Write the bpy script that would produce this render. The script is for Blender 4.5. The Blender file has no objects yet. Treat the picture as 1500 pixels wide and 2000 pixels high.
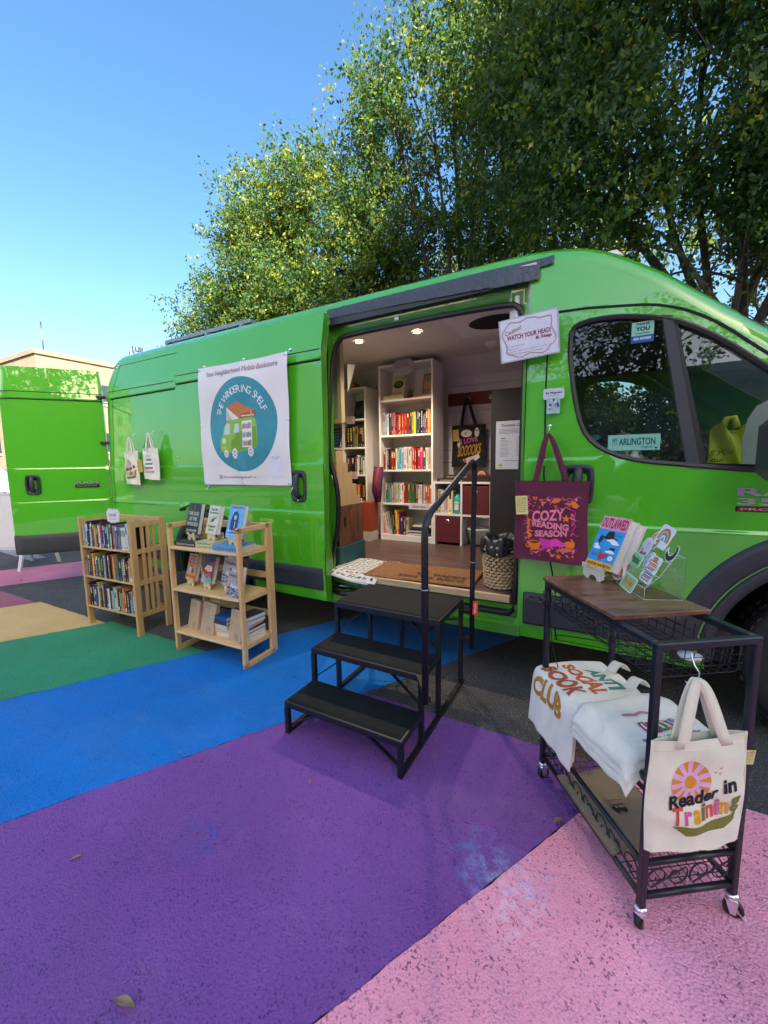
import bpy, bmesh, math, random
import numpy as np
from mathutils import Vector, Matrix
from mathutils.geometry import delaunay_2d_cdt
R=math.radians; PI=math.pi
rnd=random.Random(7)
scn=bpy.context.scene
col=scn.collection
# ------------------------------------------------------------------ camera
cam=bpy.data.cameras.new('camera'); camo=bpy.data.objects.new('camera',cam); col.objects.link(camo)
rx=Vector((0.87708606,0.48005387,-0.01638028)); up=Vector((-0.04293428,0.11231759,0.99274438)); bk=Vector((0.47841058,-0.87001899,0.11912296))
mw=Matrix.Identity(4)
for i in range(3): mw[i][0]=rx[i]; mw[i][1]=up[i]; mw[i][2]=bk[i]
mw[0][3]=0; mw[1][3]=-2.28; mw[2][3]=1.28
camo.matrix_world=mw
cam.sensor_fit='VERTICAL'; cam.sensor_height=36; cam.lens=780/2000*36
cam.clip_start=.05; cam.clip_end=600
scn.camera=camo
# ------------------------------------------------------------------ sky, sun, exposure
SUN_EL=R(30); SUN_ROT=R(127)
w=bpy.data.worlds.new('World'); scn.world=w; w.use_nodes=True
nt=w.node_tree; nt.nodes.clear()
sky=nt.nodes.new('ShaderNodeTexSky'); sky.sky_type='NISHITA'; sky.sun_disc=False
sky.sun_elevation=SUN_EL; sky.sun_rotation=SUN_ROT; sky.air_density=1.0; sky.dust_density=4; sky.ozone_density=.7; sky.altitude=50
bg=nt.nodes.new('ShaderNodeBackground'); bg.inputs[1].default_value=.12
out=nt.nodes.new('ShaderNodeOutputWorld'); hs=nt.nodes.new('ShaderNodeHueSaturation'); hs.inputs['Saturation'].default_value=1.34; hs.inputs['Value'].default_value=.82; nt.links.new(sky.outputs[0],hs.inputs['Color']); nt.links.new(hs.outputs[0],bg.inputs[0]); nt.links.new(bg.outputs[0],out.inputs[0])
sl=bpy.data.lights.new('sun','SUN'); sl.energy=5; sl.angle=R(.5); sl.color=(1,.93,.82)
so=bpy.data.objects.new('sun',sl); col.objects.link(so)
ts=Vector((math.sin(SUN_ROT)*math.cos(SUN_EL),math.cos(SUN_ROT)*math.cos(SUN_EL),math.sin(SUN_EL)))
so.rotation_euler=ts.to_track_quat('Z','Y').to_euler(); so.location=(0,0,30)
scn.view_settings.view_transform='Standard'; scn.view_settings.look='None'
scn.view_settings.exposure=2.12; scn.view_settings.gamma=1
# ------------------------------------------------------------------ materials
def lin(h):
    h=h.lstrip('#'); o=[]
    for i in (0,2,4):
        c=int(h[i:i+2],16)/255; o.append(c/12.92 if c<=.04045 else ((c+.055)/1.055)**2.4)
    return (*o,1)
_m={}
def mat(name,c,rough=.6,metal=0,spec=.5,var=.12,vs=18,bump=0,bs=60,coat=0,sheen=0,stretch=None,trans=0,emit=None,alpha=1,coord='Object'):
    if name in _m: return _m[name]
    if isinstance(c,str): c=lin(c)
    m=bpy.data.materials.new(name); m.use_nodes=True; n=m.node_tree; b=n.nodes['Principled BSDF']; _m[name]=m
    b.inputs['Roughness'].default_value=rough; b.inputs['Metallic'].default_value=metal; b.inputs['Specular IOR Level'].default_value=spec
    b.inputs['Coat Weight'].default_value=coat; b.inputs['Coat Roughness'].default_value=.02; b.inputs['Coat IOR'].default_value=1.8; b.inputs['Sheen Weight'].default_value=sheen
    b.inputs['Transmission Weight'].default_value=trans; b.inputs['Alpha'].default_value=alpha
    b.inputs['Base Color'].default_value=c
    if emit: b.inputs['Emission Color'].default_value=emit[0]; b.inputs['Emission Strength'].default_value=emit[1]
    if var or bump:
        tc=n.nodes.new('ShaderNodeTexCoord'); mp=n.nodes.new('ShaderNodeMapping'); n.links.new(tc.outputs[coord],mp.inputs[0])
        if stretch: mp.inputs['Scale'].default_value=stretch
    if var:
        no=n.nodes.new('ShaderNodeTexNoise'); no.inputs['Scale'].default_value=vs; no.inputs['Detail'].default_value=5; no.inputs['Roughness'].default_value=.6
        n.links.new(mp.outputs[0],no.inputs['Vector'])
        r=n.nodes.new('ShaderNodeValToRGB'); r.color_ramp.elements[0].position=.28; r.color_ramp.elements[1].position=.72
        r.color_ramp.elements[0].color=tuple(x*(1-var) for x in c[:3])+(1,); r.color_ramp.elements[1].color=tuple(min(1,x*(1+var)) for x in c[:3])+(1,)
        n.links.new(no.outputs[0],r.inputs[0]); n.links.new(r.outputs[0],b.inputs['Base Color'])
    if bump:
        n2=n.nodes.new('ShaderNodeTexNoise'); n2.inputs['Scale'].default_value=bs; n2.inputs['Detail'].default_value=4
        n.links.new(mp.outputs[0],n2.inputs['Vector'])
        bp=n.nodes.new('ShaderNodeBump'); bp.inputs['Strength'].default_value=bump; bp.inputs['Distance'].default_value=.01
        n.links.new(n2.outputs[0],bp.inputs['Height']); n.links.new(bp.outputs[0],b.inputs['Normal'])
    return m
def H(h,rough=.55): return mat('tone_'+h.strip('#')+('' if rough==.55 else '_%d'%(rough*100)),h,rough,var=.06,vs=30)
# ------------------------------------------------------------------ mesh builder
class MB:
    def __init__(s): s.v=[]; s.f=[]; s.mi=[]; s.mats=[]; s.sm=[]; s.M=Matrix.Identity(4); s.cur=0
    def mat(s,m):
        if m not in s.mats: s.mats.append(m)
        s.cur=s.mats.index(m); return s
    def add(s,vs,fs,smooth=False):
        b=len(s.v); M=s.M
        for p in vs: s.v.append(tuple(M@Vector(p)))
        for f in fs: s.f.append(tuple(i+b for i in f)); s.mi.append(s.cur); s.sm.append(smooth)
        return s
    def box(s,a,b,bev=0):
        x0,y0,z0=a; x1,y1,z1=b
        if x0>x1:x0,x1=x1,x0
        if y0>y1:y0,y1=y1,y0
        if z0>z1:z0,z1=z1,z0
        if bev<=0:
            return s.add([(x0,y0,z0),(x1,y0,z0),(x1,y1,z0),(x0,y1,z0),(x0,y0,z1),(x1,y0,z1),(x1,y1,z1),(x0,y1,z1)],
              [(0,3,2,1),(4,5,6,7),(0,1,5,4),(1,2,6,5),(2,3,7,6),(3,0,4,7)])
        e=min(bev,(x1-x0)/2.1,(y1-y0)/2.1,(z1-z0)/2.1); X=(x0,x1);Y=(y0,y1);Z=(z0,z1); sg=(1,-1)
        vs=[];idx={}
        for i in (0,1):
            for j in (0,1):
                for k in (0,1):
                    p=(X[i],Y[j],Z[k]); d=(sg[i]*e,sg[j]*e,sg[k]*e)
                    for a_ in range(3):
                        q=[p[t]+(0 if t==a_ else d[t]) for t in range(3)]; idx[(i,j,k,a_)]=len(vs); vs.append(tuple(q))
        fs=[]
        for i in (0,1):
            f=[idx[(i,0,0,0)],idx[(i,1,0,0)],idx[(i,1,1,0)],idx[(i,0,1,0)]]; fs.append(f if i else f[::-1])
            f=[idx[(0,i,0,1)],idx[(0,i,1,1)],idx[(1,i,1,1)],idx[(1,i,0,1)]]; fs.append(f if i else f[::-1])
            f=[idx[(0,0,i,2)],idx[(1,0,i,2)],idx[(1,1,i,2)],idx[(0,1,i,2)]]; fs.append(f if i else f[::-1])
        for j in (0,1):
            for k in (0,1):
                f=[idx[(0,j,k,1)],idx[(1,j,k,1)],idx[(1,j,k,2)],idx[(0,j,k,2)]]; fs.append(f if (j!=k) else f[::-1])
                f=[idx[(j,0,k,0)],idx[(j,1,k,0)],idx[(j,1,k,2)],idx[(j,0,k,2)]]; fs.append(f if (j==k) else f[::-1])
                f=[idx[(j,k,0,0)],idx[(j,k,1,0)],idx[(j,k,1,1)],idx[(j,k,0,1)]]; fs.append(f if (j!=k) else f[::-1])
        for i in (0,1):
            for j in (0,1):
                for k in (0,1):
                    f=[idx[(i,j,k,0)],idx[(i,j,k,1)],idx[(i,j,k,2)]]; fs.append(f if (i+j+k)%2 else f[::-1])
        return s.add(vs,fs)
    def bar(s,p,q,w,h=None,upv=(0,0,1),bev=0):
        p=Vector(p);q=Vector(q);h=w if h is None else h; d=q-p; L=d.length; d.normalize(); u=Vector(upv)
        if abs(d.dot(u))>.98: u=Vector((0,1,0)) if abs(d.y)<.9 else Vector((1,0,0))
        sx=d.cross(u).normalized(); uz=sx.cross(d).normalized()
        o=s.M.copy(); m=Matrix.Identity(4)
        for i in range(3): m[i][0]=d[i]; m[i][1]=-sx[i]; m[i][2]=uz[i]; m[i][3]=p[i]
        s.M=o@m; s.box((0,-w/2,-h/2),(L,w/2,h/2),bev); s.M=o; return s
    def tube(s,pts,r,n=8,closed=False,caps=True):
        P=[Vector(p) for p in pts]; N=len(P); rs=r if isinstance(r,(list,tuple)) else [r]*N
        vs=[];prev=None
        for i in range(N):
            a=P[(i-1)%N] if (closed or i>0) else P[i]; b=P[(i+1)%N] if (closed or i<N-1) else P[i]
            t=(b-a).normalized()
            if prev is None:
                ref=Vector((0,0,1)) if abs(t.z)<.9 else Vector((1,0,0)); u=t.cross(ref).normalized()
            else:
                u=(prev-t*prev.dot(t)); u=u.normalized() if u.length>1e-6 else t.orthogonal().normalized()
            prev=u; v_=t.cross(u)
            for k in range(n):
                an=2*PI*k/n; vs.append(P[i]+(u*math.cos(an)+v_*math.sin(an))*rs[i])
        fs=[]
        for i in range(N if closed else N-1):
            j=(i+1)%N
            for k in range(n): k2=(k+1)%n; fs.append((i*n+k,i*n+k2,j*n+k2,j*n+k))
        if caps and not closed:
            fs.append(tuple(range(n))[::-1]); fs.append(tuple((N-1)*n+k for k in range(n)))
        return s.add(vs,fs,True)
    def lathe(s,prof,n=24,c=(0,0,0),ax='z'):
        vs=[];
        for (r,z) in prof:
            for k in range(n):
                a=2*PI*k/n; x,y=r*math.cos(a),r*math.sin(a)
                if ax=='z': q=(x,y,z)
                elif ax=='y': q=(x,z,y)
                else: q=(z,x,y)
                vs.append((q[0]+c[0],q[1]+c[1],q[2]+c[2]))
        fs=[]
        for i in range(len(prof)-1):
            for k in range(n): k2=(k+1)%n; f=(i*n+k,i*n+k2,(i+1)*n+k2,(i+1)*n+k); fs.append(f if ax!='y' else f[::-1])
        return s.add(vs,fs,True)
    def grid(s,fn,nu,nv,smooth=True,both=False):
        vs=[fn(i/nu,j/nv) for j in range(nv+1) for i in range(nu+1)]
        fs=[(j*(nu+1)+i,j*(nu+1)+i+1,(j+1)*(nu+1)+i+1,(j+1)*(nu+1)+i) for j in range(nv) for i in range(nu)]
        return s.add(vs,fs,smooth)
    def poly(s,pts,th=0,nrm=None):   # planar polygon, optional thickness along nrm
        n=len(pts)
        if th==0: return s.add(pts,[tuple(range(n))])
        P=[Vector(p) for p in pts]; d=Vector(nrm)*th
        return s.add(P+[p+d for p in P],[tuple(range(n))[::-1],tuple(range(n,2*n))]+[(i,(i+1)%n,n+(i+1)%n,n+i) for i in range(n)])
    def build(s,name,m=None,parent=None,bevel=0,loc=None,sub=0):
        me=bpy.data.meshes.new(name); me.from_pydata(s.v,[],s.f)
        if m is not None and not s.mats: s.mats=[m]
        for x in s.mats: me.materials.append(x)
        me.polygons.foreach_set('material_index',s.mi); me.polygons.foreach_set('use_smooth',s.sm)
        me.update(); me.validate()
        o=bpy.data.objects.new(name,me); col.objects.link(o)
        if parent: o.parent=parent
        if loc: o.location=loc
        return o
def tag(o,label=None,cat=None,group=None,kind=None):
    if label: o['label']=label
    if cat: o['category']=cat
    if group: o['group']=group
    if kind: o['kind']=kind
    return o
def thing(name,label,cat,loc=(0,0,0),rz=0,group=None,rot=None):
    o=bpy.data.objects.new(name,None); o.empty_display_size=.1; col.objects.link(o); o.location=loc
    o.rotation_euler=rot if rot else (0,0,rz)
    return tag(o,label,cat,group)
def struct(o): o['kind']='structure'; return o
def frame(o,u,v):  # matrix: local x->u, y->v, z-> u x v
    u=Vector(u).normalized(); v=Vector(v); v=(v-u*v.dot(u)).normalized(); n=u.cross(v); m=Matrix.Identity(4)
    for i in range(3): m[i][0]=u[i]; m[i][1]=v[i]; m[i][2]=n[i]; m[i][3]=o[i]
    return m
# text -> outline mesh (cached)
_t={}
def tmesh(s,bold=0.,res=3):
    k=(s,bold,res)
    if k in _t: return _t[k]
    c=bpy.data.curves.new('t','FONT'); c.body=s; c.size=1; c.resolution_u=res; c.offset=bold; c.align_x='LEFT'; c.fill_mode='FRONT'
    o=bpy.data.objects.new('t',c); col.objects.link(o); bpy.context.view_layer.update()
    dg=bpy.context.evaluated_depsgraph_get(); me=bpy.data.meshes.new_from_object(o.evaluated_get(dg))
    vs=[tuple(v.co) for v in me.vertices]; fs=[tuple(p.vertices) for p in me.polygons]
    bpy.data.objects.remove(o); bpy.data.curves.remove(c); bpy.data.meshes.remove(me)
    if vs:
        x0=min(v[0] for v in vs); x1=max(v[0] for v in vs); y0=min(v[1] for v in vs); y1=max(v[1] for v in vs)
    else: x0=x1=y0=y1=0
    _t[k]=(vs,fs,x0,x1,y0,y1); return _t[k]
def text(mb,s,x,y,w,h,z=0,bold=.0,shear=0,m=None,align='c',warp=None,rot=0):
    """fit string in box w x h whose centre (align c) or left edge (l) is x,y in mb.M's plane"""
    if m: mb.mat(m)
    vs,fs,x0,x1,y0,y1=tmesh(s,bold)
    if not vs: return
    sx=w/(x1-x0) if w else h/(y1-y0); sy=h/(y1-y0) if h else sx
    out=[]
    for p in vs:
        a=(p[0]-x0)*sx; b=(p[1]-y0)*sy-(y1-y0)*sy/2
        if align=='c': a-=(x1-x0)*sx/2
        elif align=='r': a-=(x1-x0)*sx
        a+=b*shear
        if warp: a,b=warp(a,b)
        if rot: a,b=a*math.cos(rot)-b*math.sin(rot),a*math.sin(rot)+b*math.cos(rot)
        out.append((x+a,y+b,z))
    mb.add(out,fs)
def arctext(mb,s,cx,cy,r,a0,a1,h,z=0,bold=0,m=None):
    if m: mb.mat(m)
    n=len(s)
    for i,ch in enumerate(s):
        if ch==' ': continue
        a=a0+(a1-a0)*i/(n-1); vs,fs,x0,x1,y0,y1=tmesh(ch,bold); sc=h/.72
        out=[]
        for p in vs:
            q0=(p[0]-(x0+x1)/2)*sc; q1=p[1]*sc; t=a-PI/2
            out.append((cx+r*math.cos(a)+q0*math.cos(t)-q1*math.sin(t), cy+r*math.sin(a)+q0*math.sin(t)+q1*math.cos(t), z))
        mb.add(out,fs)
def disc(mb,cx,cy,rx_,ry_=None,z=0,n=28,m=None,a0=0,a1=2*PI,ri=None):
    if m: mb.mat(m)
    ry_=ry_ or rx_
    full=abs(a1-a0-2*PI)<1e-6; N=n if full else n+1
    o=[(cx+rx_*math.cos(a0+(a1-a0)*k/n),cy+ry_*math.sin(a0+(a1-a0)*k/n),z) for k in range(N)]
    if ri is None:
        if not full: o.append((cx,cy,z))
        mb.add(o,[tuple(range(len(o)))]); return
    i_=[(cx+rx_*ri*math.cos(a0+(a1-a0)*k/n),cy+ry_*ri*math.sin(a0+(a1-a0)*k/n),z) for k in range(N)]
    mb.add(o+i_,[(k,(k+1)%N,N+(k+1)%N,N+k) for k in range(N if full else N-1)])
def rect(mb,x0,y0,x1,y1,z=0,m=None):
    if m: mb.mat(m)
    mb.add([(x0,y0,z),(x1,y0,z),(x1,y1,z),(x0,y1,z)],[(0,1,2,3)])
def shp(mb,pts,z=0,m=None):
    if m: mb.mat(m)
    mb.add([(p[0],p[1],z) for p in pts],[tuple(range(len(pts)))])
def line2(mb,pts,w,z=0,m=None):
    if m: mb.mat(m)
    n=len(pts)
    vs=[]
    for i in range(n):
        a=Vector(pts[max(0,i-1)]); b=Vector(pts[min(n-1,i+1)]); t=(b-a).normalized() if (b-a).length else Vector((1,0)); q=Vector((-t.y,t.x))*w/2
        vs+=[(pts[i][0]+q.x,pts[i][1]+q.y,z),(pts[i][0]-q.x,pts[i][1]-q.y,z)]
    mb.add(vs,[(2*i+1,2*i+3,2*i+2,2*i) for i in range(n-1)])
def star(mb,cx,cy,r,z,m,k=5,ri=.45,ph=PI/2):
    shp(mb,[(cx+r*(1 if i%2==0 else ri)*math.cos(ph+i*PI/k),cy+r*(1 if i%2==0 else ri)*math.sin(ph+i*PI/k)) for i in range(2*k)],z,m)
def leaf2(mb,cx,cy,L,W,a,z,m):
    pts=[(L/2,0),(L*.2,W/2),(-L*.2,W*.45),(-L/2,0),(-L*.2,-W*.45),(L*.2,-W/2)]
    shp(mb,[(cx+p[0]*math.cos(a)-p[1]*math.sin(a),cy+p[0]*math.sin(a)+p[1]*math.cos(a)) for p in pts],z,m)
def refine(mb,L=.014):
    bm=bmesh.new(); vs=[bm.verts.new(v) for v in mb.v]
    for f,mi in zip(mb.f,mb.mi):
        try: q=bm.faces.new([vs[i] for i in f]); q.material_index=mi
        except ValueError: pass
    bmesh.ops.triangulate(bm,faces=bm.faces[:])
    for _ in range(5):
        e=[e for e in bm.edges if e.calc_length()>L]
        if not e: break
        bmesh.ops.subdivide_edges(bm,edges=e,cuts=1); bmesh.ops.triangulate(bm,faces=[f for f in bm.faces if len(f.verts)>3])
    bm.verts.ensure_lookup_table(); bm.verts.index_update(); mb.v=[tuple(v.co) for v in bm.verts]; mb.f=[tuple(v.index for v in f.verts) for f in bm.faces]; mb.mi=[f.material_index for f in bm.faces]; mb.sm=[True]*len(mb.f); bm.free(); return mb
# curved sheet with holes: x,z outline -> y=fy(x,z)
def inside(p,poly):
    x,y=p; c=False; n=len(poly); j=n-1
    for i in range(n):
        xi,yi=poly[i]; xj,yj=poly[j]
        if (yi>y)!=(yj>y) and x<(xj-xi)*(y-yi)/(yj-yi)+xi: c=not c
        j=i
    return c
def dens(poly,d):
    o=[]; n=len(poly)
    for i in range(n):
        a=poly[i]; b=poly[(i+1)%n]; L=math.hypot(b[0]-a[0],b[1]-a[1]); k=max(1,int(L/d))
        for t in range(k): o.append((a[0]+(b[0]-a[0])*t/k,a[1]+(b[1]-a[1])*t/k))
    return o
def rrect(x0,y0,x1,y1,r,n=6):
    o=[]
    for cx,cy,a in ((x1-r,y1-r,0),(x0+r,y1-r,PI/2),(x0+r,y0+r,PI),(x1-r,y0+r,1.5*PI)):
        for k in range(n+1): t=a+PI/2*k/n; o.append((cx+r*math.cos(t),cy+r*math.sin(t)))
    return o
def smooth_poly(pts,closed=True,it=2):
    for _ in range(it):
        o=[];n=len(pts)
        for i in range(n if closed else n-1):
            a=pts[i];b=pts[(i+1)%n]; o.append((a[0]*.75+b[0]*.25,a[1]*.75+b[1]*.25)); o.append((a[0]*.25+b[0]*.75,a[1]*.25+b[1]*.75))
        if not closed: o=[pts[0]]+o+[pts[-1]]
        pts=o
    return pts
def sheet(name,outer,holes,fy,m,parent,xs,zs,flip=False,d=.04,to3=None,lip=0):
    pts=[];edges=[]
    for pl in [outer]+holes:
        q=dens(pl,d); b=len(pts); pts+=q; n=len(q); edges+=[(b+i,b+(i+1)%n) for i in range(n)]
    nb=len(pts); bp=np.array(pts)
    for x in xs:
        for z in zs:
            if inside((x,z),outer) and not any(inside((x,z),h) for h in holes):
                if np.min(np.abs(bp[:,0]-x)+np.abs(bp[:,1]-z))>.014: pts.append((x,z))
    vc,ed,fc,*_=delaunay_2d_cdt([Vector(p) for p in pts],edges,[],0,1e-5)
    F=[]
    for f in fc:
        c=(sum(vc[i][0] for i in f)/len(f),sum(vc[i][1] for i in f)/len(f))
        if inside(c,outer) and not any(inside(c,h) for h in holes):
            a,b_,c_=[vc[i] for i in f[:3]]
            ar=(b_[0]-a[0])*(c_[1]-a[1])-(b_[1]-a[1])*(c_[0]-a[0])
            F.append(tuple(f) if (ar>0)!=flip else tuple(f)[::-1])
    if to3 is None: to3=lambda x,z: (x,fy(x,z),z)
    V=[to3(v[0],v[1]) for v in vc]
    N=[]
    for v in vc:
        e=.004; p=Vector(to3(v[0]-e,v[1]));q=Vector(to3(v[0]+e,v[1])); r=Vector(to3(v[0],v[1]-e)); s_=Vector(to3(v[0],v[1]+e))
        n=(q-p).cross(s_-r); N.append((-n if flip else n).normalized())
    me=bpy.data.meshes.new(name); me.from_pydata(V,[],F); me.materials.append(m)
    me.polygons.foreach_set('use_smooth',[True]*len(me.polygons)); me.update()
    me.normals_split_custom_set_from_vertices(N)
    o=bpy.data.objects.new(name,me); col.objects.link(o)
    if parent: o.parent=parent
    if lip:
        mod=o.modifiers.new('s','SOLIDIFY'); mod.thickness=lip; mod.offset=-1
    return o
def seam(mb,pts,fy,w=.006,off=-.0012,dn=.05,to3=None):
    P=[]
    for i in range(len(pts)-1):
        a,b=pts[i],pts[i+1]; L=math.hypot(b[0]-a[0],b[1]-a[1]); k=max(1,int(L/dn))
        P+=[(a[0]+(b[0]-a[0])*t/k,a[1]+(b[1]-a[1])*t/k) for t in range(k)]
    P.append(pts[-1]); vs=[]
    for i in range(len(P)):
        a=P[max(0,i-1)];b=P[min(len(P)-1,i+1)]; L=math.hypot(b[0]-a[0],b[1]-a[1]) or 1; n=(-(b[1]-a[1])/L*w/2,(b[0]-a[0])/L*w/2)
        for s_ in (1,-1):
            x=P[i][0]+n[0]*s_; z=P[i][1]+n[1]*s_
            if to3: vs.append(to3(x,z,off))
            else: vs.append((x,fy(x,z)+off,z))
    mb.add(vs,[(2*i,2*i+1,2*i+3,2*i+2) for i in range(len(P)-1)])
# ------------------------------------------------------------------ ground
def ground_mat(name,c,dark,pit=.62,rough=.75,scale=95,amt=.8,stain=None,wear=.0):
    m=bpy.data.materials.new(name); m.use_nodes=True; n=m.node_tree; b=n.nodes['Principled BSDF']; L=n.links
    b.inputs['Roughness'].default_value=rough; b.inputs['Specular IOR Level'].default_value=.28
    tc=n.nodes.new('ShaderNodeTexCoord')
    def noise(s,det=6,ro=.6,off=0):
        mp=n.nodes.new('ShaderNodeMapping'); mp.inputs['Location'].default_value=(off,off*.7,0); L.new(tc.outputs['Object'],mp.inputs[0])
        q=n.nodes.new('ShaderNodeTexNoise'); q.inputs['Scale'].default_value=s; q.inputs['Detail'].default_value=det; q.inputs['Roughness'].default_value=ro; L.new(mp.outputs[0],q.inputs['Vector']); return q
    def ramp(src,a,b_,ca=(0,0,0,1),cb=(1,1,1,1)):
        r=n.nodes.new('ShaderNodeValToRGB'); r.color_ramp.elements[0].position=a; r.color_ramp.elements[1].position=b_; r.color_ramp.elements[0].color=ca; r.color_ramp.elements[1].color=cb; L.new(src,r.inputs[0]); return r
    def mix(f,a,b_):
        x=n.nodes.new('ShaderNodeMix'); x.data_type='RGBA'
        if isinstance(f,float): x.inputs[0].default_value=f
        else: L.new(f,x.inputs[0])
        for i,s in ((6,a),(7,b_)):
            if isinstance(s,tuple): x.inputs[i].default_value=s
            else: L.new(s,x.inputs[i])
        return x.outputs[2]
    c=lin(c) if isinstance(c,str) else c; dark=lin(dark) if isinstance(dark,str) else dark
    big=ramp(noise(1.6,5).outputs[0],.3,.7,tuple(x*.84 for x in c[:3])+(1,),tuple(min(1,x*1.12) for x in c[:3])+(1,))
    fine=noise(scale,3,.55,3.1); pits=ramp(fine.outputs[0],pit,pit+.05)
    patch=ramp(noise(7,4,.6,9.).outputs[0],.38,.6)
    mul=n.nodes.new('ShaderNodeMath'); mul.operation='MULTIPLY'; L.new(pits.outputs[0],mul.inputs[0]); 
    m2=n.nodes.new('ShaderNodeMath'); m2.operation='MULTIPLY_ADD'; L.new(patch.outputs[0],m2.inputs[0]); m2.inputs[1].default_value=.65*amt; m2.inputs[2].default_value=.35*amt; L.new(m2.outputs[0],mul.inputs[1])
    mpw=n.nodes.new('ShaderNodeMapping'); mpw.inputs['Rotation'].default_value=(0,0,1.05); mpw.inputs['Scale'].default_value=(.5,3.2,1); L.new(tc.outputs['Object'],mpw.inputs[0])
    wn=n.nodes.new('ShaderNodeTexNoise'); wn.inputs['Scale'].default_value=1.1; wn.inputs['Detail'].default_value=8; wn.inputs['Roughness'].default_value=.72; L.new(mpw.outputs[0],wn.inputs['Vector'])
    wr=ramp(wn.outputs[0],.50,.72,(0,0,0,1),(.30,.30,.30,1))
    base=mix(wr.outputs[0],big.outputs[0],tuple(.55*x+.45*.16 for x in c[:3])+(1,))
    fad=ramp(noise(4.5,7,.75,17.).outputs[0],.56,.74,(0,0,0,1),(.28,.28,.28,1))
    base=mix(fad.outputs[0],base,tuple(min(1,.8*x+.14) for x in c[:3])+(1,))
    cc=mix(mul.outputs[0],base,dark)
    if stain:   # chalk / scuffs with their own shape
        for (sx,sy,sr,sc) in stain:
            vm=n.nodes.new('ShaderNodeVectorMath'); vm.operation='DISTANCE'; L.new(tc.outputs['Object'],vm.inputs[0]); vm.inputs[1].default_value=(sx,sy,0)
            rr=ramp(vm.outputs['Value'],0,sr,(1,1,1,1),(0,0,0,1)); sp=ramp(noise(22,6,.7,sx*5).outputs[0],.47,.66)
            q=n.nodes.new('ShaderNodeMath'); q.operation='MULTIPLY'; L.new(rr.outputs[0],q.inputs[0]); L.new(sp.outputs[0],q.inputs[1])
            cc=mix(q.outputs[0],cc,lin(sc))
    L.new(cc,b.inputs['Base Color'])
    vo=n.nodes.new('ShaderNodeTexVoronoi'); vo.inputs['Scale'].default_value=scale*1.15; L.new(tc.outputs['Object'],vo.inputs['Vector'])
    ad=n.nodes.new('ShaderNodeMath'); ad.operation='MULTIPLY_ADD'; L.new(vo.outputs['Distance'],ad.inputs[0]); ad.inputs[1].default_value=-.6; L.new(fine.outputs[0],ad.inputs[2])
    bp=n.nodes.new('ShaderNodeBump'); bp.inputs['Strength'].default_value=.85; bp.inputs['Distance'].default_value=.0065
    L.new(ad.outputs[0],bp.inputs['Height']); L.new(bp.outputs[0],b.inputs['Normal'])
    return m
asph=ground_mat('asphalt',(.062,.062,.062,1),(.30,.30,.28,1),pit=.565,scale=130,amt=.75,rough=.8)
def wob(pts,d=.05,a=.004):
    q=dens(pts,d); return [(x+rnd.uniform(-a,a),y+rnd.uniform(-a,a)) for x,y in q]
mb=MB(); mb.box((-90,-60,-.3),(60,90,0)); struct(mb.build('ground',asph))
DX=.49/.87
def bx(x0,y): return x0+(y+.55)*DX
def stripe(name,xa,xb,y0,y1,m,lift=.004):
    pts=wob([(bx(xa,y0),y0),(bx(xb,y0),y0),(bx(xb,y1),y1),(bx(xa,y1),y1)])
    mb=MB(); mb.poly([(p[0],p[1],lift) for p in pts]); struct(mb.build(name,m))
P_pink=ground_mat('paint_pink','#ffa6c0','#7a4668',pit=.585,scale=128,amt=.9,stain=[(-.2,-1.2,.17,'#f0d4ec'),(-.15,-1.13,.12,'#d0b8e6')])
P_purp=ground_mat('paint_purple','#7f50a0','#3a285e',pit=.585,scale=135,amt=.7,stain=[(-.3,-1.12,.13,'#5f95d0'),(-.23,-1.17,.14,'#9aa8d8'),(-1.17,-1.49,.13,'#4c5ab4')])
P_blue=ground_mat('paint_blue','#0a78d0','#0b4484',pit=.59,scale=135,amt=.65)
P_green=ground_mat('paint_green','#34966a','#1a4a38',pit=.59,scale=135,amt=.65)
P_tan=ground_mat('paint_tan','#d8b478','#6a5636',pit=.66,scale=105,amt=.6)
P_rose=ground_mat('paint_rose','#a05c68','#5a3440',pit=.64,scale=105,amt=.7)
P_mag=ground_mat('paint_magenta','#cc7c96','#74445a',pit=.6,scale=105,amt=.8)
stripe('painted_stripe',.11,1.31+1.2*6,-7,-.49,P_pink)
stripe('painted_stripe',-1.16,.11,-7,-.49,P_purp)
stripe('painted_stripe',-2.37,-1.16,-7,-.54,P_blue)
stripe('painted_stripe',-2.37,-1.16,-.54,5.2,P_blue)
stripe('painted_stripe',-3.56,-2.37,-7,-.56,P_green)
stripe('painted_stripe',-4.72,-3.56,-7,-.6,P_tan)
stripe('painted_stripe',-5.8,-4.72,-7,-.63,P_rose)
stripe('painted_stripe',-6.9,-5.8,-.66,5.2,P_mag)
Lg=ground_mat('worn_line','#9a9aa0','#55555a',pit=.5,scale=60,amt=.9)
mb=MB(); mb.poly([(-20,.95,.004),(-7.15,.16,.004),(-7.1,.36,.004),(-20,1.5,.004)]); struct(mb.build('road_line',Lg))
mb=MB(); mb.poly([(-30,2.2,.004),(-10.5,1.0,.004),(-10.4,1.25,.004),(-30,2.8,.004)]); struct(mb.build('road_line',ground_mat('yellow_line','#c9a03a','#6a5a3a',pit=.55,scale=60,amt=.8)))
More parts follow.
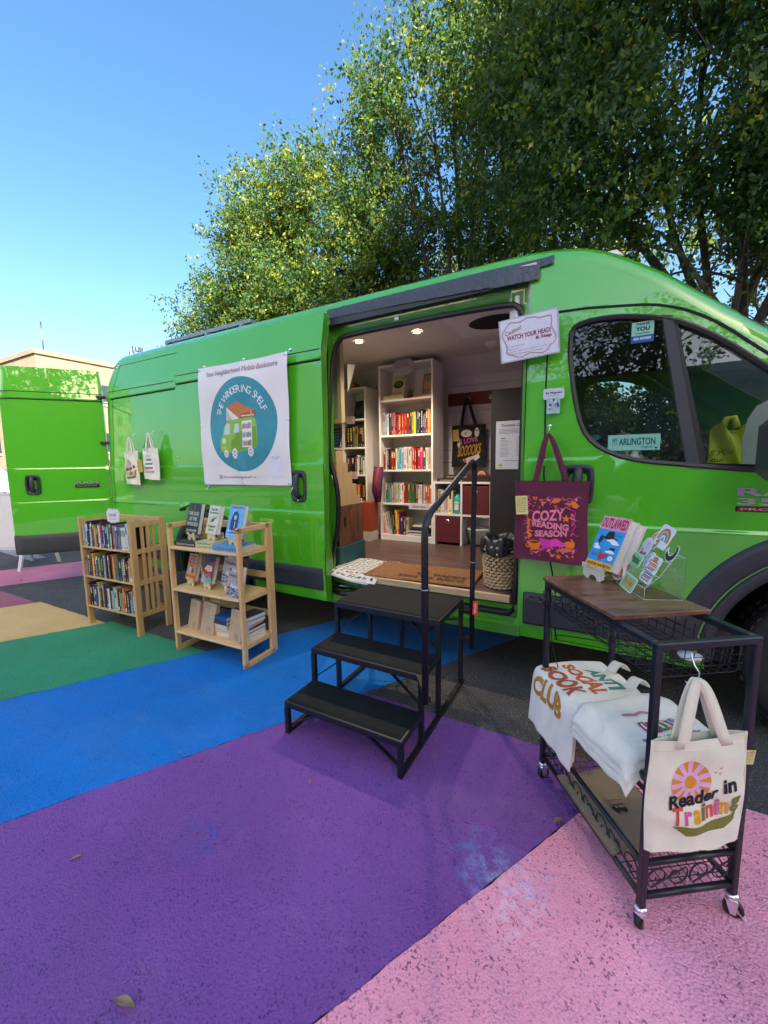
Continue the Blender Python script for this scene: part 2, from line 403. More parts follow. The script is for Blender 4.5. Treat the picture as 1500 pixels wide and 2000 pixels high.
# ------------------------------------------------------------------ van
PAINT=mat('car_paint',(.072,.49,.007,1),.34,coat=1,var=.03,vs=1.2,bump=.03,bs=1.4,spec=.5)
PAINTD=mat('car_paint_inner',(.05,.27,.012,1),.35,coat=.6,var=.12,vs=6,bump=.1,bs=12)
BLKP=mat('black_plastic',(.036,.043,.052,1),.5,var=.1,vs=14,bump=.06,bs=300)
RUB=mat('rubber_seal',(.012,.012,.014,1),.42,var=0)
DARK=mat('dark_gap',(.004,.004,.004,1),.8,var=0)
CHR=mat('chrome',(.85,.86,.88,1),.28,metal=1,var=0)
GREYM=mat('grey_metal',(.3,.31,.32,1),.35,metal=1,var=.08)
STEEL=mat('black_steel',(.012,.013,.016,1),.38,var=.2,vs=30,bump=.05,bs=150)
WHT=mat('white_board',(.78,.75,.73,1),.45,var=.04,vs=5)
van=thing('van','bright green high-roof cargo van turned into a bookshop, its sliding door open','van',(-1.9,1.0,0))
VX=Vector((-1.9,1.0,0))
def S(a,b,x): t=min(1,max(0,(x-a)/(b-a))); return t*t*(3-2*t)
ZT=[.27,.34,.55,1.29,1.95,2.06,2.31]; YT=[.03,.012,.0,.006,.036,.045,.10]
def fy0(x,z):
    y=float(np.interp(z,ZT,YT))+.007*S(.945,.963,z)+.007*S(1.283,1.298,z)
    y-=.012*S(1.978,1.99,z)*(1-S(-.6,-.3,x)) 
    if -.3<x: y+=.010*S(1.285,1.298,z)*S(-.3,-.1,x)*0
    if x<-4.42: d=min(.149,(-4.42-x)*.62); y+=.15-math.sqrt(.15**2-d*d)
    if x>.5: y+=.26*((x-.5)/1.3)**2.2
    return y
def loc(y): return y
def V(p): return (p[0]-VX.x,p[1]-VX.y,p[2])
def put(mb,name,m=None,parent=None):
    mb.v=[(a-VX.x,b-VX.y,c) for a,b,c in mb.v]
    o=mb.build(name,m,parent or van); return o
def to_van(o,parent=None): o.parent=parent or van; o.location=(-VX.x,-VX.y,0); return o
def arc(cx,cz,r,a0,a1,n=18): return [(cx+r*math.cos(a0+(a1-a0)*k/n),cz+r*math.sin(a0+(a1-a0)*k/n)) for k in range(n+1)]
RW=(-2.97,.36); FW=(.95,.38)
ZSX=[-.40,-.293,-.143,-.046,.058,.225,.432,.622,.9,1.3]; ZSZ=[2.315,2.305,2.275,2.232,2.168,2.045,1.872,1.715,1.485,1.17]
def zs(x): return 2.315 if x<-.4 else float(np.interp(x,ZSX,ZSZ))
def arcbot(c,r,zb):
    a=math.asin((zb-c[1])/r); return arc(c[0],c[1],r,PI-a,a)
side=[(-4.60,.30)]+arcbot(RW,.47,.29)+arcbot(FW,.50,.28)+[(1.72,.30),(1.76,.6),(1.72,.90),(1.55,1.05),(1.3,1.17)]
xsr=[1.1,.9,.75,.622,.52,.432,.33,.225,.14,.058,0,-.046,-.1,-.143,-.22,-.293,-.40]
side+=[(x,zs(x)) for x in xsr]+[(-4.30,2.315),(-4.42,2.26),(-4.50,2.1),(-4.56,1.8),(-4.60,1.2)]
hole_open=[(-1.72,.345),(-.43,.345),(-.40,.40),(-.385,.8),(-.385,2.0),(-.385,2.245),(-1.72,2.245)]
win=smooth_poly([(-.19,1.86),(-.185,1.955),(-.12,1.985),(0,1.987),(.12,1.968),(.22,1.938),(.30,1.905),(.44,1.81),(.59,1.674),(.80,1.49),(1.02,1.28),(1.0,1.22),(.90,1.212),(.62,1.212),(.45,1.229),(.33,1.243),(.15,1.263),(.03,1.30),(-.06,1.355),(-.12,1.44),(-.16,1.6),(-.185,1.78)],True,1)
gx=[-4.6+.08*i for i in range(81)]+[-4.55,-4.5,-4.46,-4.43,-4.41]
gz=[.30+.07*i for i in range(30)]+[.94,.947,.953,.958,.965,1.28,1.285,1.29,1.295,1.302,1.975,1.979,1.984,1.989,1.994]
to_van(sheet('body_side',side,[hole_open,win],fy0,PAINT,van,gx,gz))
# roof loft
def roofpt(x,t):   # t 0..1 section from side edge to centre line
    z0=zs(x); xc=min(max(x,-4.42),9); 
    y0=fy0(x,z0); a=min(1,t/.6)*PI/2
    dr=.165*(1 if x>-4.3 else 1)
    if t<=.6: y=y0+.34*(1-math.cos(a))*1.0; z=z0+dr*math.sin(a)
    else: y=y0+.34+(1.0-y0-.34)*(t-.6)/.4; z=z0+dr+.03*math.sin((t-.6)/.4*PI/2)
    if x<-4.3: k=(-4.3-x)/.14; z-=.05*k*k
    return (x,y,z)
rx_=[-4.44,-4.40,-4.36,-4.3]+[-4.2+.15*i for i in range(26)]+[-.4,-.34,-.293,-.24,-.19,-.143,-.1,-.046,0,.058,.11,.17,.225,.3,.37,.432,.5,.56,.622,.75,.9,1.1,1.3]
def roofmesh(mb,mir=False,t0=0,t1=1,xr=None,n=20):
    xr=xr or rx_; vs=[]
    for x in xr:
        for j in range(n+1):
            p=roofpt(x,t0+(t1-t0)*j/n); vs.append((p[0],2.0-p[1],p[2]) if mir else p)
    m_=n+1; fs=[(i*m_+j,(i+1)*m_+j,(i+1)*m_+j+1,i*m_+j+1) for i in range(len(xr)-1) for j in range(n)]
    if mir: fs=[f[::-1] for f in fs]
    mb.add(vs,fs,True)
mb=MB(); i_=rx_.index(.5)
roofmesh(mb,False,0,1,rx_[:i_+1]); roofmesh(mb,True,0,1,rx_[:i_+1]); roofmesh(mb,False,0,.22,rx_[i_:],6); roofmesh(mb,True,0,.22,rx_[i_:],6); put(mb,'roof',PAINT)
GLASS=mat('tinted_glass',(.55,.62,.58,1),.0,var=0,trans=1,spec=.5)
_g=GLASS.node_tree
def thin_glass(name,tint,refl):
    m=bpy.data.materials.new(name); m.use_nodes=True; n=m.node_tree; n.nodes.clear(); o=n.nodes.new('ShaderNodeOutputMaterial')
    t=n.nodes.new('ShaderNodeBsdfTransparent'); t.inputs[0].default_value=tint; g=n.nodes.new('ShaderNodeBsdfGlossy'); g.inputs[0].default_value=(1,1,1,1); g.inputs['Roughness'].default_value=0
    f=n.nodes.new('ShaderNodeFresnel'); f.inputs[0].default_value=1.5
    a=n.nodes.new('ShaderNodeMath'); a.operation='MULTIPLY_ADD'; a.inputs[1].default_value=refl; a.inputs[2].default_value=.03; n.links.new(f.outputs[0],a.inputs[0])
    x=n.nodes.new('ShaderNodeMixShader'); n.links.new(a.outputs[0],x.inputs[0]); n.links.new(t.outputs[0],x.inputs[1]); n.links.new(g.outputs[0],x.inputs[2]); n.links.new(x.outputs[0],o.inputs[0]); return m
WG=thin_glass('window_glass',(.66,.74,.70,1),1.5)
PLX=thin_glass('clear_acrylic',(.93,.95,.95,1),1.3)
mb=MB(); roofmesh(mb,False,.22,1,rx_[i_:],12); roofmesh(mb,True,.22,1,rx_[i_:],12); put(mb,'windscreen',WG)
# bonnet and nose
mb=MB()
def nose(u,v):
    x=1.3+.46*u; y=.10+.1*u+(1.8-.2*u)*v; return (x,y,1.17-.27*u*u-.03*math.cos(PI*v)**2)
mb.grid(nose,6,10); put(mb,'bonnet',PAINT)
mb=MB().mat(BLKP); mb.box((1.70,.2,.28),(1.80,1.8,.62),.04); mb.box((1.70,.35,.66),(1.775,1.65,.88),.03); put(mb,'bumper')
for y0 in (.16,1.60):
    mb=MB(); mb.box((1.66,y0,.82),(1.79,y0+.24,1.04),.03); put(mb,'headlight',CHR)
# far side, tail and floor pan
winf=[(x,z) for x,z in win]
mb_=sheet('far_side',side,[winf],None,PAINT,van,[-4.4+.3*i for i in range(20)],[.5+.3*i for i in range(7)],flip=True,d=.1,to3=lambda x,z:(x,2.0-fy0(x,z),z)); to_van(mb_)
mb=MB(); mb.box((-4.62,1.02,.33),(-4.56,1.86,2.30),.02); put(mb,'rear_door',PAINT)
mb=MB().mat(DARK); mb.box((-4.58,.12,.30),(1.6,1.88,.40)); mb.box((-4.5,.3,.2),(1.2,.42,.3)); mb.box((-4.5,1.6,.2),(1.2,1.7,.3)); mb.box((-4.45,.22,.245),(1.4,1.8,.42)); mb.box((-2.2,.5,.16),(-.2,1.5,.31)); mb.box((-3.1,.3,.22),(-2.85,1.8,.42)); mb.box((-4.4,.6,.2),(-3.5,1.5,.31)); mb.box((.3,.4,.18),(1.5,1.6,.31)); put(mb,'underbody_light_blocks')  # floor pan plus low boxes added to block light under the van
# wheel arch flares
def ringflare(c,r0,r1,name,a0=-.1,a1=PI+.1,yo=-.022,zmin=.28,r2=None):
    mb=MB().mat(BLKP); n=40; prof=[(r1,.004),(r1-.008,yo*.8),(r1-.03,yo),(r0+.02,yo),(r0+.006,yo*.6),(r0,.03)]
    if r2: prof+=[(r0-.004,.03),(r0-.006,-.008),(r0-.02,-.012),(r2+.01,-.01),(r2,.06)]
    vs=[]
    for k in range(n+1):
        a=a0+(a1-a0)*k/n
        for r,y in prof:
            x=c[0]+r*math.cos(a); z=max(zmin,c[1]+r*math.sin(a)); vs.append((x,fy0(min(x,1.7),max(z,.3))+y,z))
    m_=len(prof); fs=[(k*m_+j,k*m_+j+1,(k+1)*m_+j+1,(k+1)*m_+j) for k in range(n) for j in range(m_-1)]
    mb.add(vs,fs,True); return put(mb,name)
ringflare(FW,.53,.635,'wheel_arch_trim',r2=.465); ringflare(RW,.47,.555,'wheel_arch_trim')
for c in (FW,RW):   # liners
    mb=MB().mat(DARK); n=24; vs=[]
    for k in range(n+1):
        a=PI*k/n; vs+=[(c[0]+.48*math.cos(a),.05,max(.28,c[1]+.48*math.sin(a))),(c[0]+.48*math.cos(a),.45,max(.28,c[1]+.48*math.sin(a)))]
    mb.add(vs,[(2*i,2*i+1,2*i+3,2*i+2) for i in range(n)],True); mb.box((c[0]-.48,.45,.28),(c[0]+.48,.46,.86)); put(mb,'wheel_arch_liner')
TYRE=mat('tyre_rubber',(.018,.018,.019,1),.75,var=.15,vs=20,bump=.3,bs=80)
def wheel(c,yo,mir=1):
    mb=MB().mat(TYRE); R_=.355; pr=[(.225,0),(.24,-.012),(.30,-.022),(.335,-.014),(R_,.012),(R_,.20),(.335,.215),(.24,.2)]
    mb.lathe([(r,yo+mir*y) for r,y in pr],48,(c[0],0,.355),'y')
    for k in range(44):   # tread blocks
        a=2*PI*k/44; o=mb.M.copy(); mb.M=Matrix.Translation((c[0],yo+mir*.1,.355))@Matrix.Rotation(a,4,'Y')
        mb.box((-.012,-.095,R_-.004),(.012,-.04,R_+.004)); mb.box((-.012,-.02,R_-.004),(.012,.03,R_+.004)); mb.box((-.012,.045,R_-.004),(.012,.09,R_+.004)); mb.M=o
    t=put(mb,'wheel')
    mb=MB().mat(GREYM); mb.lathe([(.228,yo),(.222,yo+mir*.03),(.19,yo+mir*.07),(.17,yo+mir*.05),(.1,yo+mir*.035),(.075,yo+mir*.0),(.04,yo-mir*.005),(.001,yo-mir*.005)],36,(c[0],0,.355),'y')
    mb.mat(DARK)
    for k in range(10):
        a=2*PI*k/10; o=mb.M.copy(); mb.M=Matrix.Translation((c[0],yo+mir*.05,.355))@Matrix.Rotation(a,4,'Y'); mb.box((-.018,-.012,.125),(.018,.0,.165),.008); mb.M=o
    put(mb,'rim',None,t); 
    return t
wheel(RW,.075); wheel(FW,.065); wheel(RW,1.93,-1); wheel(FW,1.93,-1)
# black side mouldings
def moulding(x0,x1,z0,z1,name='side_moulding',yo=0):
    mb=MB().mat(BLKP); vs=[]; pr=[(z0,.004),(z0+.006,-.014),(z0+.02,-.021),(z1-.035,-.021),(z1-.012,-.012),(z1,.004)]
    X=[x0,x0+.012]+[x0+(x1-x0)*k/12 for k in range(1,12)]+[x1-.012,x1]
    for i,x in enumerate(X):
        e=0 if i in (0,len(X)-1) else 1
        for z,y in pr: vs.append((x,fy0(x,z)+yo+(y if e else .004),z))
    m_=len(pr); mb.add(vs,[(i*m_+j,(i+1)*m_+j,(i+1)*m_+j+1,i*m_+j+1) for i in range(len(X)-1) for j in range(m_-1)],False); return put(mb,name)
moulding(-.372,.42,.365,.56); moulding(-4.6,-3.53,.39,.56)
# seams and gutter, plus dark ribbons for crease shade
def seams(*L,par=None):
    for pts,fn,w_ in L:
        mb=MB().mat(DARK); seam(mb,pts,fn,w_); put(mb,'seam_shade_line')
seams(([(-.40,2.047),(-.246,2.043),(-.1,2.036),(.036,2.019),(.12,2.008),(.185,1.994),(.24,1.975),(.291,1.952),(.35,1.918),(.407,1.878),(.47,1.825),(.526,1.772),(.589,1.715),(.75,1.585),(.95,1.42),(1.15,1.25)],fy0,.013),
  ([(-.283,2.03),(-.287,1.65),(-.28,1.2),(-.235,.75),(-.20,.57)],fy0,.008),
  ([(-.20,.365),(-.19,.30)],fy0,.008),
  ([(.38,.345),(-.15,.335),(-.2,.33)],fy0,.005),
  ([(-.20,.30),(.45,.295)],fy0,.004),
  ([(-4.45,2.05),(-3.3,2.045)],fy0,.006),
  ([(-4.43,2.33-.03),(-3.33,2.30)],fy0,.006),
  ([(-4.44,1.977),(-3.3,1.977)],fy0,.011),  # dark ribbon drawn as the shade under the raised band
  ([(-4.30,2.31),(-4.40,1.98),(-4.44,1.3),(-4.44,.58)],fy0,.006),
  ([(-4.52,1.96),(-4.53,1.3),(-4.53,.95),(-4.50,.93)],fy0,.004),
  ([(-4.50,.93),(-3.6,.93)],fy0,.003))

# opening: jamb, inner frame with rubber seal
seal=smooth_poly([(-1.60,2.165),(-1.66,2.14),(-1.70,2.06),(-1.72,1.9),(-1.735,1.42),(-1.72,1.30),(-1.68,1.18),(-1.66,1.05),(-1.67,.85),(-1.70,.72),(-1.735,.60),(-1.735,.46),(-1.70,.40),(-.52,.385),(-.445,.40),(-.425,.46),(-.41,.9),(-.405,1.5),(-.405,2.03),(-.44,2.12),(-.50,2.16)],True,2)
ringo=[(-1.84,.30),(-.33,.30),(-.33,2.30),(-1.84,2.30)]
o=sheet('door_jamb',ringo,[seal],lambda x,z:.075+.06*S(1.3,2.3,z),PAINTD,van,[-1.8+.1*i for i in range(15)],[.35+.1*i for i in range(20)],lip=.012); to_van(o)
for (a,b) in (((-1.72,.345),(-1.72,2.245)),((-.385,.345),(-.385,2.245))):
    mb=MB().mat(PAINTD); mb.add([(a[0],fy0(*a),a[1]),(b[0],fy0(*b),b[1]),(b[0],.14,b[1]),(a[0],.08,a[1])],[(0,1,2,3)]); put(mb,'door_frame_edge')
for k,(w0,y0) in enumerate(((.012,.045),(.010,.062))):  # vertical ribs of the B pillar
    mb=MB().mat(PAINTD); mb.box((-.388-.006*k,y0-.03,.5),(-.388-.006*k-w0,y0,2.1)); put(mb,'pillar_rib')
mb=MB().mat(RUB); mb.tube([(x,.066+.06*S(1.3,2.3,z),z) for x,z in seal],.017,8,True); put(mb,'door_seal')
mb=MB().mat(BLKP); mb.box((-1.70,.085,2.235),(-.40,.12,2.285)); put(mb,'upper_door_rail')
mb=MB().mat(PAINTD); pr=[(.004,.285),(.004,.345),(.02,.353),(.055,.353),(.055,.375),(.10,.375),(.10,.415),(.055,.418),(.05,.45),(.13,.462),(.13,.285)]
mb.add([(x,y,z) for x in (-1.84,-.386) for y,z in pr],[tuple(range(11)),tuple(range(21,10,-1))]+[(i,11+i,11+(i+1)%11,(i+1)%11) for i in range(11)]); put(mb,'door_sill')
mb=MB().mat(DARK); mb.box((-1.7,.056,.377),(-.45,.12,.414)); mb.mat(GREYM); mb.tube([(-1.70,.02,.40),(-1.64,.03,.41),(-1.58,.05,.40)],.008,6); mb.mat(RUB); mb.tube([(-1.70,.03,.36),(-1.6,.0,.365),(-1.5,.03,.37)],.018,8); put(mb,'lower_door_track')
# duct tape over the header
TAPE=mat('duct_tape',(.058,.068,.085,1),.42,var=.2,vs=30,bump=.22,bs=30,stretch=(5,1,1))
mb=MB()
rt=random.Random(3)
def tapegrid(x0,x1,zt,zb,yo,n=70):
    jag=[rt.uniform(-.0022,.0022) for _ in range(n+1)]; j2=[rt.uniform(-.0008,.001) for _ in range((n+1)*8)]
    def fn(u,v):
        i=int(round(u*n)); k=int(round(v*7)); x=x0+(x1-x0)*u+(jag[i] if k else 0)*.5; z=zt(u)+(zb(u)+jag[i]-zt(u))*v
        return (x,fy0(x,min(z,2.31))+(.012 if z>2.31 else 0)*((z-2.31)/.03) +yo+j2[(i*8+k)%len(j2)]-.002*math.sin(v*3.1)-.004*v,z)
    mb.grid(fn,n,7,False)
tapegrid(-1.735,-.36,lambda u:2.352,lambda u:2.282-.05*u**1.3,-.010)
tapegrid(-.37,-.275,lambda u:2.352+.004*u,lambda u:2.305,-.009,8)
tapegrid(-.60,-.34,lambda u:2.35,lambda u:2.235,-.014,16)
put(mb,'duct_tape_strip',TAPE)
# sliding door slid back on the outside
fyd=lambda x,z: fy0(-2.5,z)-.105
dout=[(-3.235,.33),(-2.98,.33)]+[(-1.675,.325),(-1.665,.9),(-1.67,1.5),(-1.675,2.0),(-1.68,2.29),(-3.235,2.29)]
dout=[(-3.235,.90)]+arc(-2.97,.38,.60,PI*.64,PI*.08,10)+[(-2.35,.33)]+dout[2:]
o=sheet('sliding_door',dout,[],fyd,PAINT,van,[-3.2+.08*i for i in range(20)],gz); to_van(o); sdoor=o
mb=MB().mat(PAINTD); n_=len(dout)
mb.add([(x,fyd(x,z),z) for x,z in dout]+[(x*.999-.003,fyd(x,z)+.06,z) for x,z in dout],[(i,n_+i,n_+(i+1)%n_,(i+1)%n_) for i in range(n_)]); mb.add([(x,fyd(x,z)+.06,z) for x,z in dout],[tuple(range(n_))[::-1]])
mb.v=[(a,b,c) for a,b,c in mb.v]; o=mb.build('door_edge',None,sdoor)
mb=MB().mat(DARK); seam(mb,[(-3.22,2.047),(-1.69,2.047)],fyd,.006); seam(mb,[(-3.22,1.978),(-1.69,1.978)],fyd,.010); mb.build('crease_shade_line',None,sdoor)  # groove line, then a thicker ribbon painted as undercut shade
mb=MB().mat(BLKP); vs=[]
pr=[(.40,.004),(.406,-.012),(.42,-.018),(.53,-.018),(.552,-.01),(.565,.004)]; X=[-2.42,-2.40,-2.2,-2.0,-1.8,-1.70,-1.69]
for i,x in enumerate(X):
    for z,y in pr: vs.append((x,fyd(x,z)+(y if 0<i<6 else .003),z))
mb.add(vs,[(i*6+j,(i+1)*6+j,(i+1)*6+j+1,i*6+j+1) for i in range(6) for j in range(5)]); mb.build('side_moulding',None,sdoor)
def handle(mb,cx,cz,w,h,y):
    mb.mat(BLKP); pts=smooth_poly([(cx-w/2,cz-h*.38),(cx-w/2,cz+h*.38),(cx-w*.36,cz+h/2),(cx+w*.36,cz+h/2),(cx+w/2,cz+h*.38),(cx+w/2,cz-h*.38),(cx+w*.36,cz-h/2),(cx-w*.36,cz-h/2)],True,2)
    n=len(pts); L=[(1,.004),(1,-.008),(.93,-.014),(.80,-.014),(.74,-.004),(.4,.006)]
    vs=[(cx+(x-cx)*k,y+d,cz+(z-cz)*k) for k,d in L for x,z in pts]
    mb.add(vs,[(a*n+i,(a+1)*n+i,(a+1)*n+(i+1)%n,a*n+(i+1)%n) for a in range(5) for i in range(n)]+[tuple(5*n+i for i in range(n))],True)
    mb.tube([(cx,y-.006,cz+h*.40),(cx,y-.028,cz+h*.28),(cx,y-.032,cz),(cx,y-.028,cz-h*.22),(cx,y-.008,cz-h*.36)],[w*.13,w*.15,w*.15,w*.15,w*.12],8)
    mb.mat(CHR); disc_=[(cx+.007*math.cos(a),y-.0155,cz-h*.44+.007*math.sin(a)) for a in [2*PI*k/10 for k in range(10)]]; mb.add(disc_,[tuple(range(10))])
mb=MB(); handle(mb,-1.885,1.135,.135,.225,fyd(-1.88,1.13)-.001); mb.build('handle',None,sdoor)
mb=MB(); handle(mb,-.115,1.16,.15,.205,fy0(-.1,1.16)-.001); put(mb,'door_handle')
mb=MB().mat(DARK); mb.box((-3.36,fy0(-3.3,1.4)-.001,1.335),(-3.26,fy0(-3.3,1.4)+.01,1.385)); mb.mat(CHR); mb.box((-3.33,-.02,1.338),(-3.28,.02,1.348)); mb.box((-3.33,-.02,1.372),(-3.28,.02,1.383)); put(mb,'track_catch')
# cab window: frame, glass, mullion
def inset(poly,d):
    n=len(poly);o=[]
    for i in range(n):
        a=Vector(poly[i-1]);b=Vector(poly[(i+1)%n]);t=(b-a).normalized(); q=Vector((-t.y,t.x)); p=Vector(poly[i]); r1=p+q*d
        if not inside((r1.x,r1.y),poly): r1=p-q*d
        o.append((r1.x,r1.y))
    return o
wi=inset(win,.022); n_=len(win)
mb=MB().mat(RUB); 
L3=[[(x,fy0(x,z)-.002,z) for x,z in inset(win,-.0)],[(x,fy0(x,z)-.006,z) for x,z in inset(win,.008)],[(x,fy0(x,z)-.002,z) for x,z in wi],[(x,fy0(x,z)+.03,z) for x,z in wi]]
for k in range(3): mb.add(L3[k]+L3[k+1],[(i,n_+i,n_+(i+1)%n_,(i+1)%n_) for i in range(n_)],True)
mb.mat(BLKP)
for (a,b,c,d_) in (((.205,1.945),(.245,1.935),(.385,1.235),(.335,1.24)),):
    mb.add([(x,fy0(x,z)-.004,z) for x,z in (a,b,c,d_)],[(0,3,2,1)]); mb.add([(x,fy0(x,z)+.03,z) for x,z in (a,b,c,d_)],[(0,1,2,3)])
    mb.add([(x,fy0(x,z)-.004,z) for x,z in (a,d_)]+[(x,fy0(x,z)+.03,z) for x,z in (a,d_)],[(0,1,3,2)])
mb.mat(RUB); mb.add([(x,fy0(x,z)+.001,z) for x,z in ((.245,1.935),(.262,1.92),(.412,1.235),(.385,1.235))],[(0,3,2,1)])
mb.add([(x,fy0(x,z)+.001,z) for x,z in ((.385,1.235),(.385,1.262),(.62,1.25),(.95,1.25),(.95,1.235))],[(0,4,3,2,1)])
wf=put(mb,'window_frame')
o=sheet('window_glass',inset(win,.015),[],lambda x,z: fy0(x,z)+.012+.012*math.sin((x+.2)*2.2),WG,van,[-.15+.1*i for i in range(12)],[1.25+.1*i for i in range(8)]); to_van(o)
o=sheet('far_window_glass',win,[],None,WG,van,[.1],[1.6],flip=True,d=.1,to3=lambda x,z:(x,1.99-fy0(x,z),z)); to_van(o)
# mirror
mb=MB().mat(BLKP); mb.box((.535,-.33,1.19),(.67,-.10,1.44),.035); mb.bar((.62,-.12,1.25),(.70,.03,1.23),.05,.05); put(mb,'wing_mirror')
# badges
mb=MB(); YB=-.006
mb.M=frame((0,0,0),(1,0,0),(0,0,1))
y_=-fy0(.6,1.1)+.004
text(mb,'RAM',.52,1.134,.30,.036,y_,.03,0,CHR,'l'); text(mb,'3500',.523,1.092,.29,.03,y_,.03,0,CHR,'l')
mb.mat(DARK); mb.box((.518,1.045,y_-.006),(.86,1.07,y_-.001),.004); rect(mb,.527,1.049,.85,1.066,y_,mat('badge_red','#8a1422',.3,var=0)); text(mb,'PROMASTER',.535,1.0575,.30,.011,y_+.001,.02,0,CHR,'l')
mb.M=Matrix.Identity(4); put(mb,'badge')
# roof vent / solar frame
mb=MB().mat(mat('alu_frame',(.34,.36,.38,1),.4,metal=.8,var=.1)); 
mb.box((-3.95,.36,2.52),(-2.75,1.5,2.555),.004)
for x in (-3.9,-3.3,-2.85): mb.box((x,.33,2.47),(x+.03,.38,2.525)); 
mb.mat(mat('solar_cells',(.01,.015,.04,1),.1,var=0)); mb.box((-3.92,.39,2.55),(-2.78,1.47,2.558)); put(mb,'solar_panel')
mb=MB(); mb.box((-.12,.55,2.44),(.04,.9,2.505),.03); put(mb,'roof_vent',WHT)
# tail lamp and open rear door
mb=MB().mat(mat('tail_red',(.25,.02,.015,1),.15,var=.2,coat=1)); mb.box((-4.635,.075,.62),(-4.585,.15,1.38),.015); put(mb,'tail_lamp')
rd=bpy.data.objects.new('open_rear_door',None)
A=R(52); du=Vector((-math.cos(A),-math.sin(A),0)); hin=Vector((-4.62,.06,0)); outn=Vector((math.sin(A),-math.cos(A),0))  # faces the viewer
def d3(u,z,off=0):
    ly=float(np.interp(z,[.33,1.29,1.95,2.33],[0,0,.022,.045]))+.007*S(.945,.963,z)+.007*S(1.283,1.298,z)-.012*S(1.978,1.99,z)
    rr=.05*S(.76,.86,u)**2
    p=hin+du*(u*(1-.0*z))+outn*(-ly*.6-rr+off); return (p.x,p.y,z)
dd=[(0.0,.44),(.86,.44),(.86,1.3),(.855,1.95),(.84,2.24),(.82,2.285),(.02,2.285),(0.0,2.1)]
o=sheet('open_rear_door',dd,[],None,PAINT,van,[.05+.07*i for i in range(11)],gz,to3=lambda x,z:d3(x,z),flip=True); to_van(o); rdo=o
o.name='open_rear_door'
n_=len(dd); mb=MB().mat(PAINTD); mb.add([d3(u,z) for u,z in dd]+[d3(u,z,-.05) for u,z in dd],[(i,(i+1)%n_,n_+(i+1)%n_,n_+i) for i in range(n_)]+[tuple(range(n_,2*n_))]); mb.build('door_edge',None,rdo)
mb=MB().mat(BLKP); mb.grid(lambda u,v:d3(.863*u,.425+.20*v,.004+.014*math.sin(PI*min(1,max(0,v)))**.3),24,8); mb.build('side_moulding',None,rdo)
for hz in (.75,1.55,2.02):
    mb=MB().mat(BLKP); mb.bar(Vector(d3(-.035,hz,.0)),Vector(d3(.05,hz,.006)),.05,.03,(0,0,1),.006); mb.build('hinge',None,rdo)
mb=MB().mat(DARK); seam(mb,[(.0,2.047),(.845,2.047)],None,.006,.002,to3=lambda x,z,o_:d3(x,z,o_)); seam(mb,[(.0,1.975),(.85,1.975)],None,.010,.002,to3=lambda x,z,o_:d3(x,z,o_)); mb.build('crease_shade_line',None,rdo)  # crease ribbons; the thick one is undercut shade in dark colour
mb=MB(); mb.M=frame(d3(.65,1.13,.004),-du,(0,0,1))@Matrix.Rotation(-PI/2,4,'X').inverted()@Matrix.Scale(1,4)
mb.M=frame(d3(.65,1.13,.004),-du,(0,0,1)); o_=mb.M.copy(); mb.M=o_@Matrix(((1,0,0,0),(0,0,1,0),(0,-1,0,0),(0,0,0,1))); handle(mb,0,0,.125,.20,0); mb.M=o_; mb.build('handle',None,rdo)
mb=MB(); mb.M=frame(d3(.20,1.13,.004),-du,(0,0,1)); text(mb,'RAM',0,.01,.2,.03,.004,.03,0,CHR); mb.mat(DARK); mb.box((-.105,-.04,0),(.105,-.012,.004)); text(mb,'PROMASTER',0,-.026,.18,.012,.005,.02,0,CHR); mb.build('badge',None,rdo)
# ------------------------------------------------------------------ van interior
PLANK=mat('vinyl_plank_floor',(.095,.056,.046,1),.4,var=.85,vs=4.5,stretch=(.5,13,1),bump=.05)
PINE=mat('pine_edge',(.55,.40,.22,1),.6,var=.18,vs=9,stretch=(.5,6,6))
F=.50
mb=MB(); mb.box((-3.3,.06,.42),(-.36,1.86,F)); put(mb,'floor',PLANK)
mb=MB(); mb.box((-1.70,.035,.462),(-.45,.0595,F+.004),.002); put(mb,'floor_edge',PINE)
SHIP=mat('shiplap_white',(.70,.66,.66,1),.5,var=.05)
mb=MB().mat(SHIP); z=F
while z<2.14: mb.box((-3.3,1.85,z),(-.42,1.88,min(z+.127,2.16))); z+=.131
put(mb,'shiplap_wall')
mb=MB().mat(SHIP); mb.box((-3.3,.10,2.30),(-.36,1.62,2.33)); mb.poly([(-3.3,1.62,2.30),(-.36,1.62,2.30),(-.36,1.85,2.16),(-3.3,1.85,2.16)],.01,(0,0,1)); mb.box((-3.33,.1,F),(-3.30,1.88,2.33)); put(mb,'ceiling_panel')
mb=MB().mat(mat('charcoal_panel',(.006,.006,.007,1),.5,var=.2)); mb.box((-.385,.10,F),(-.36,.9,2.3)); mb.box((-.86,1.2,F),(-.36,1.24,1.885)); put(mb,'partition_board')
mb=MB().mat(SHIP); mb.box((-.40,.12,1.86),(-.386,1.2,2.3)); put(mb,'partition_trim')
# inner skin that closes the body behind the panels
mb=MB().mat(DARK); mb.box((-4.5,1.89,.42),(-.4,1.9,2.2)); put(mb,'wall_backing')
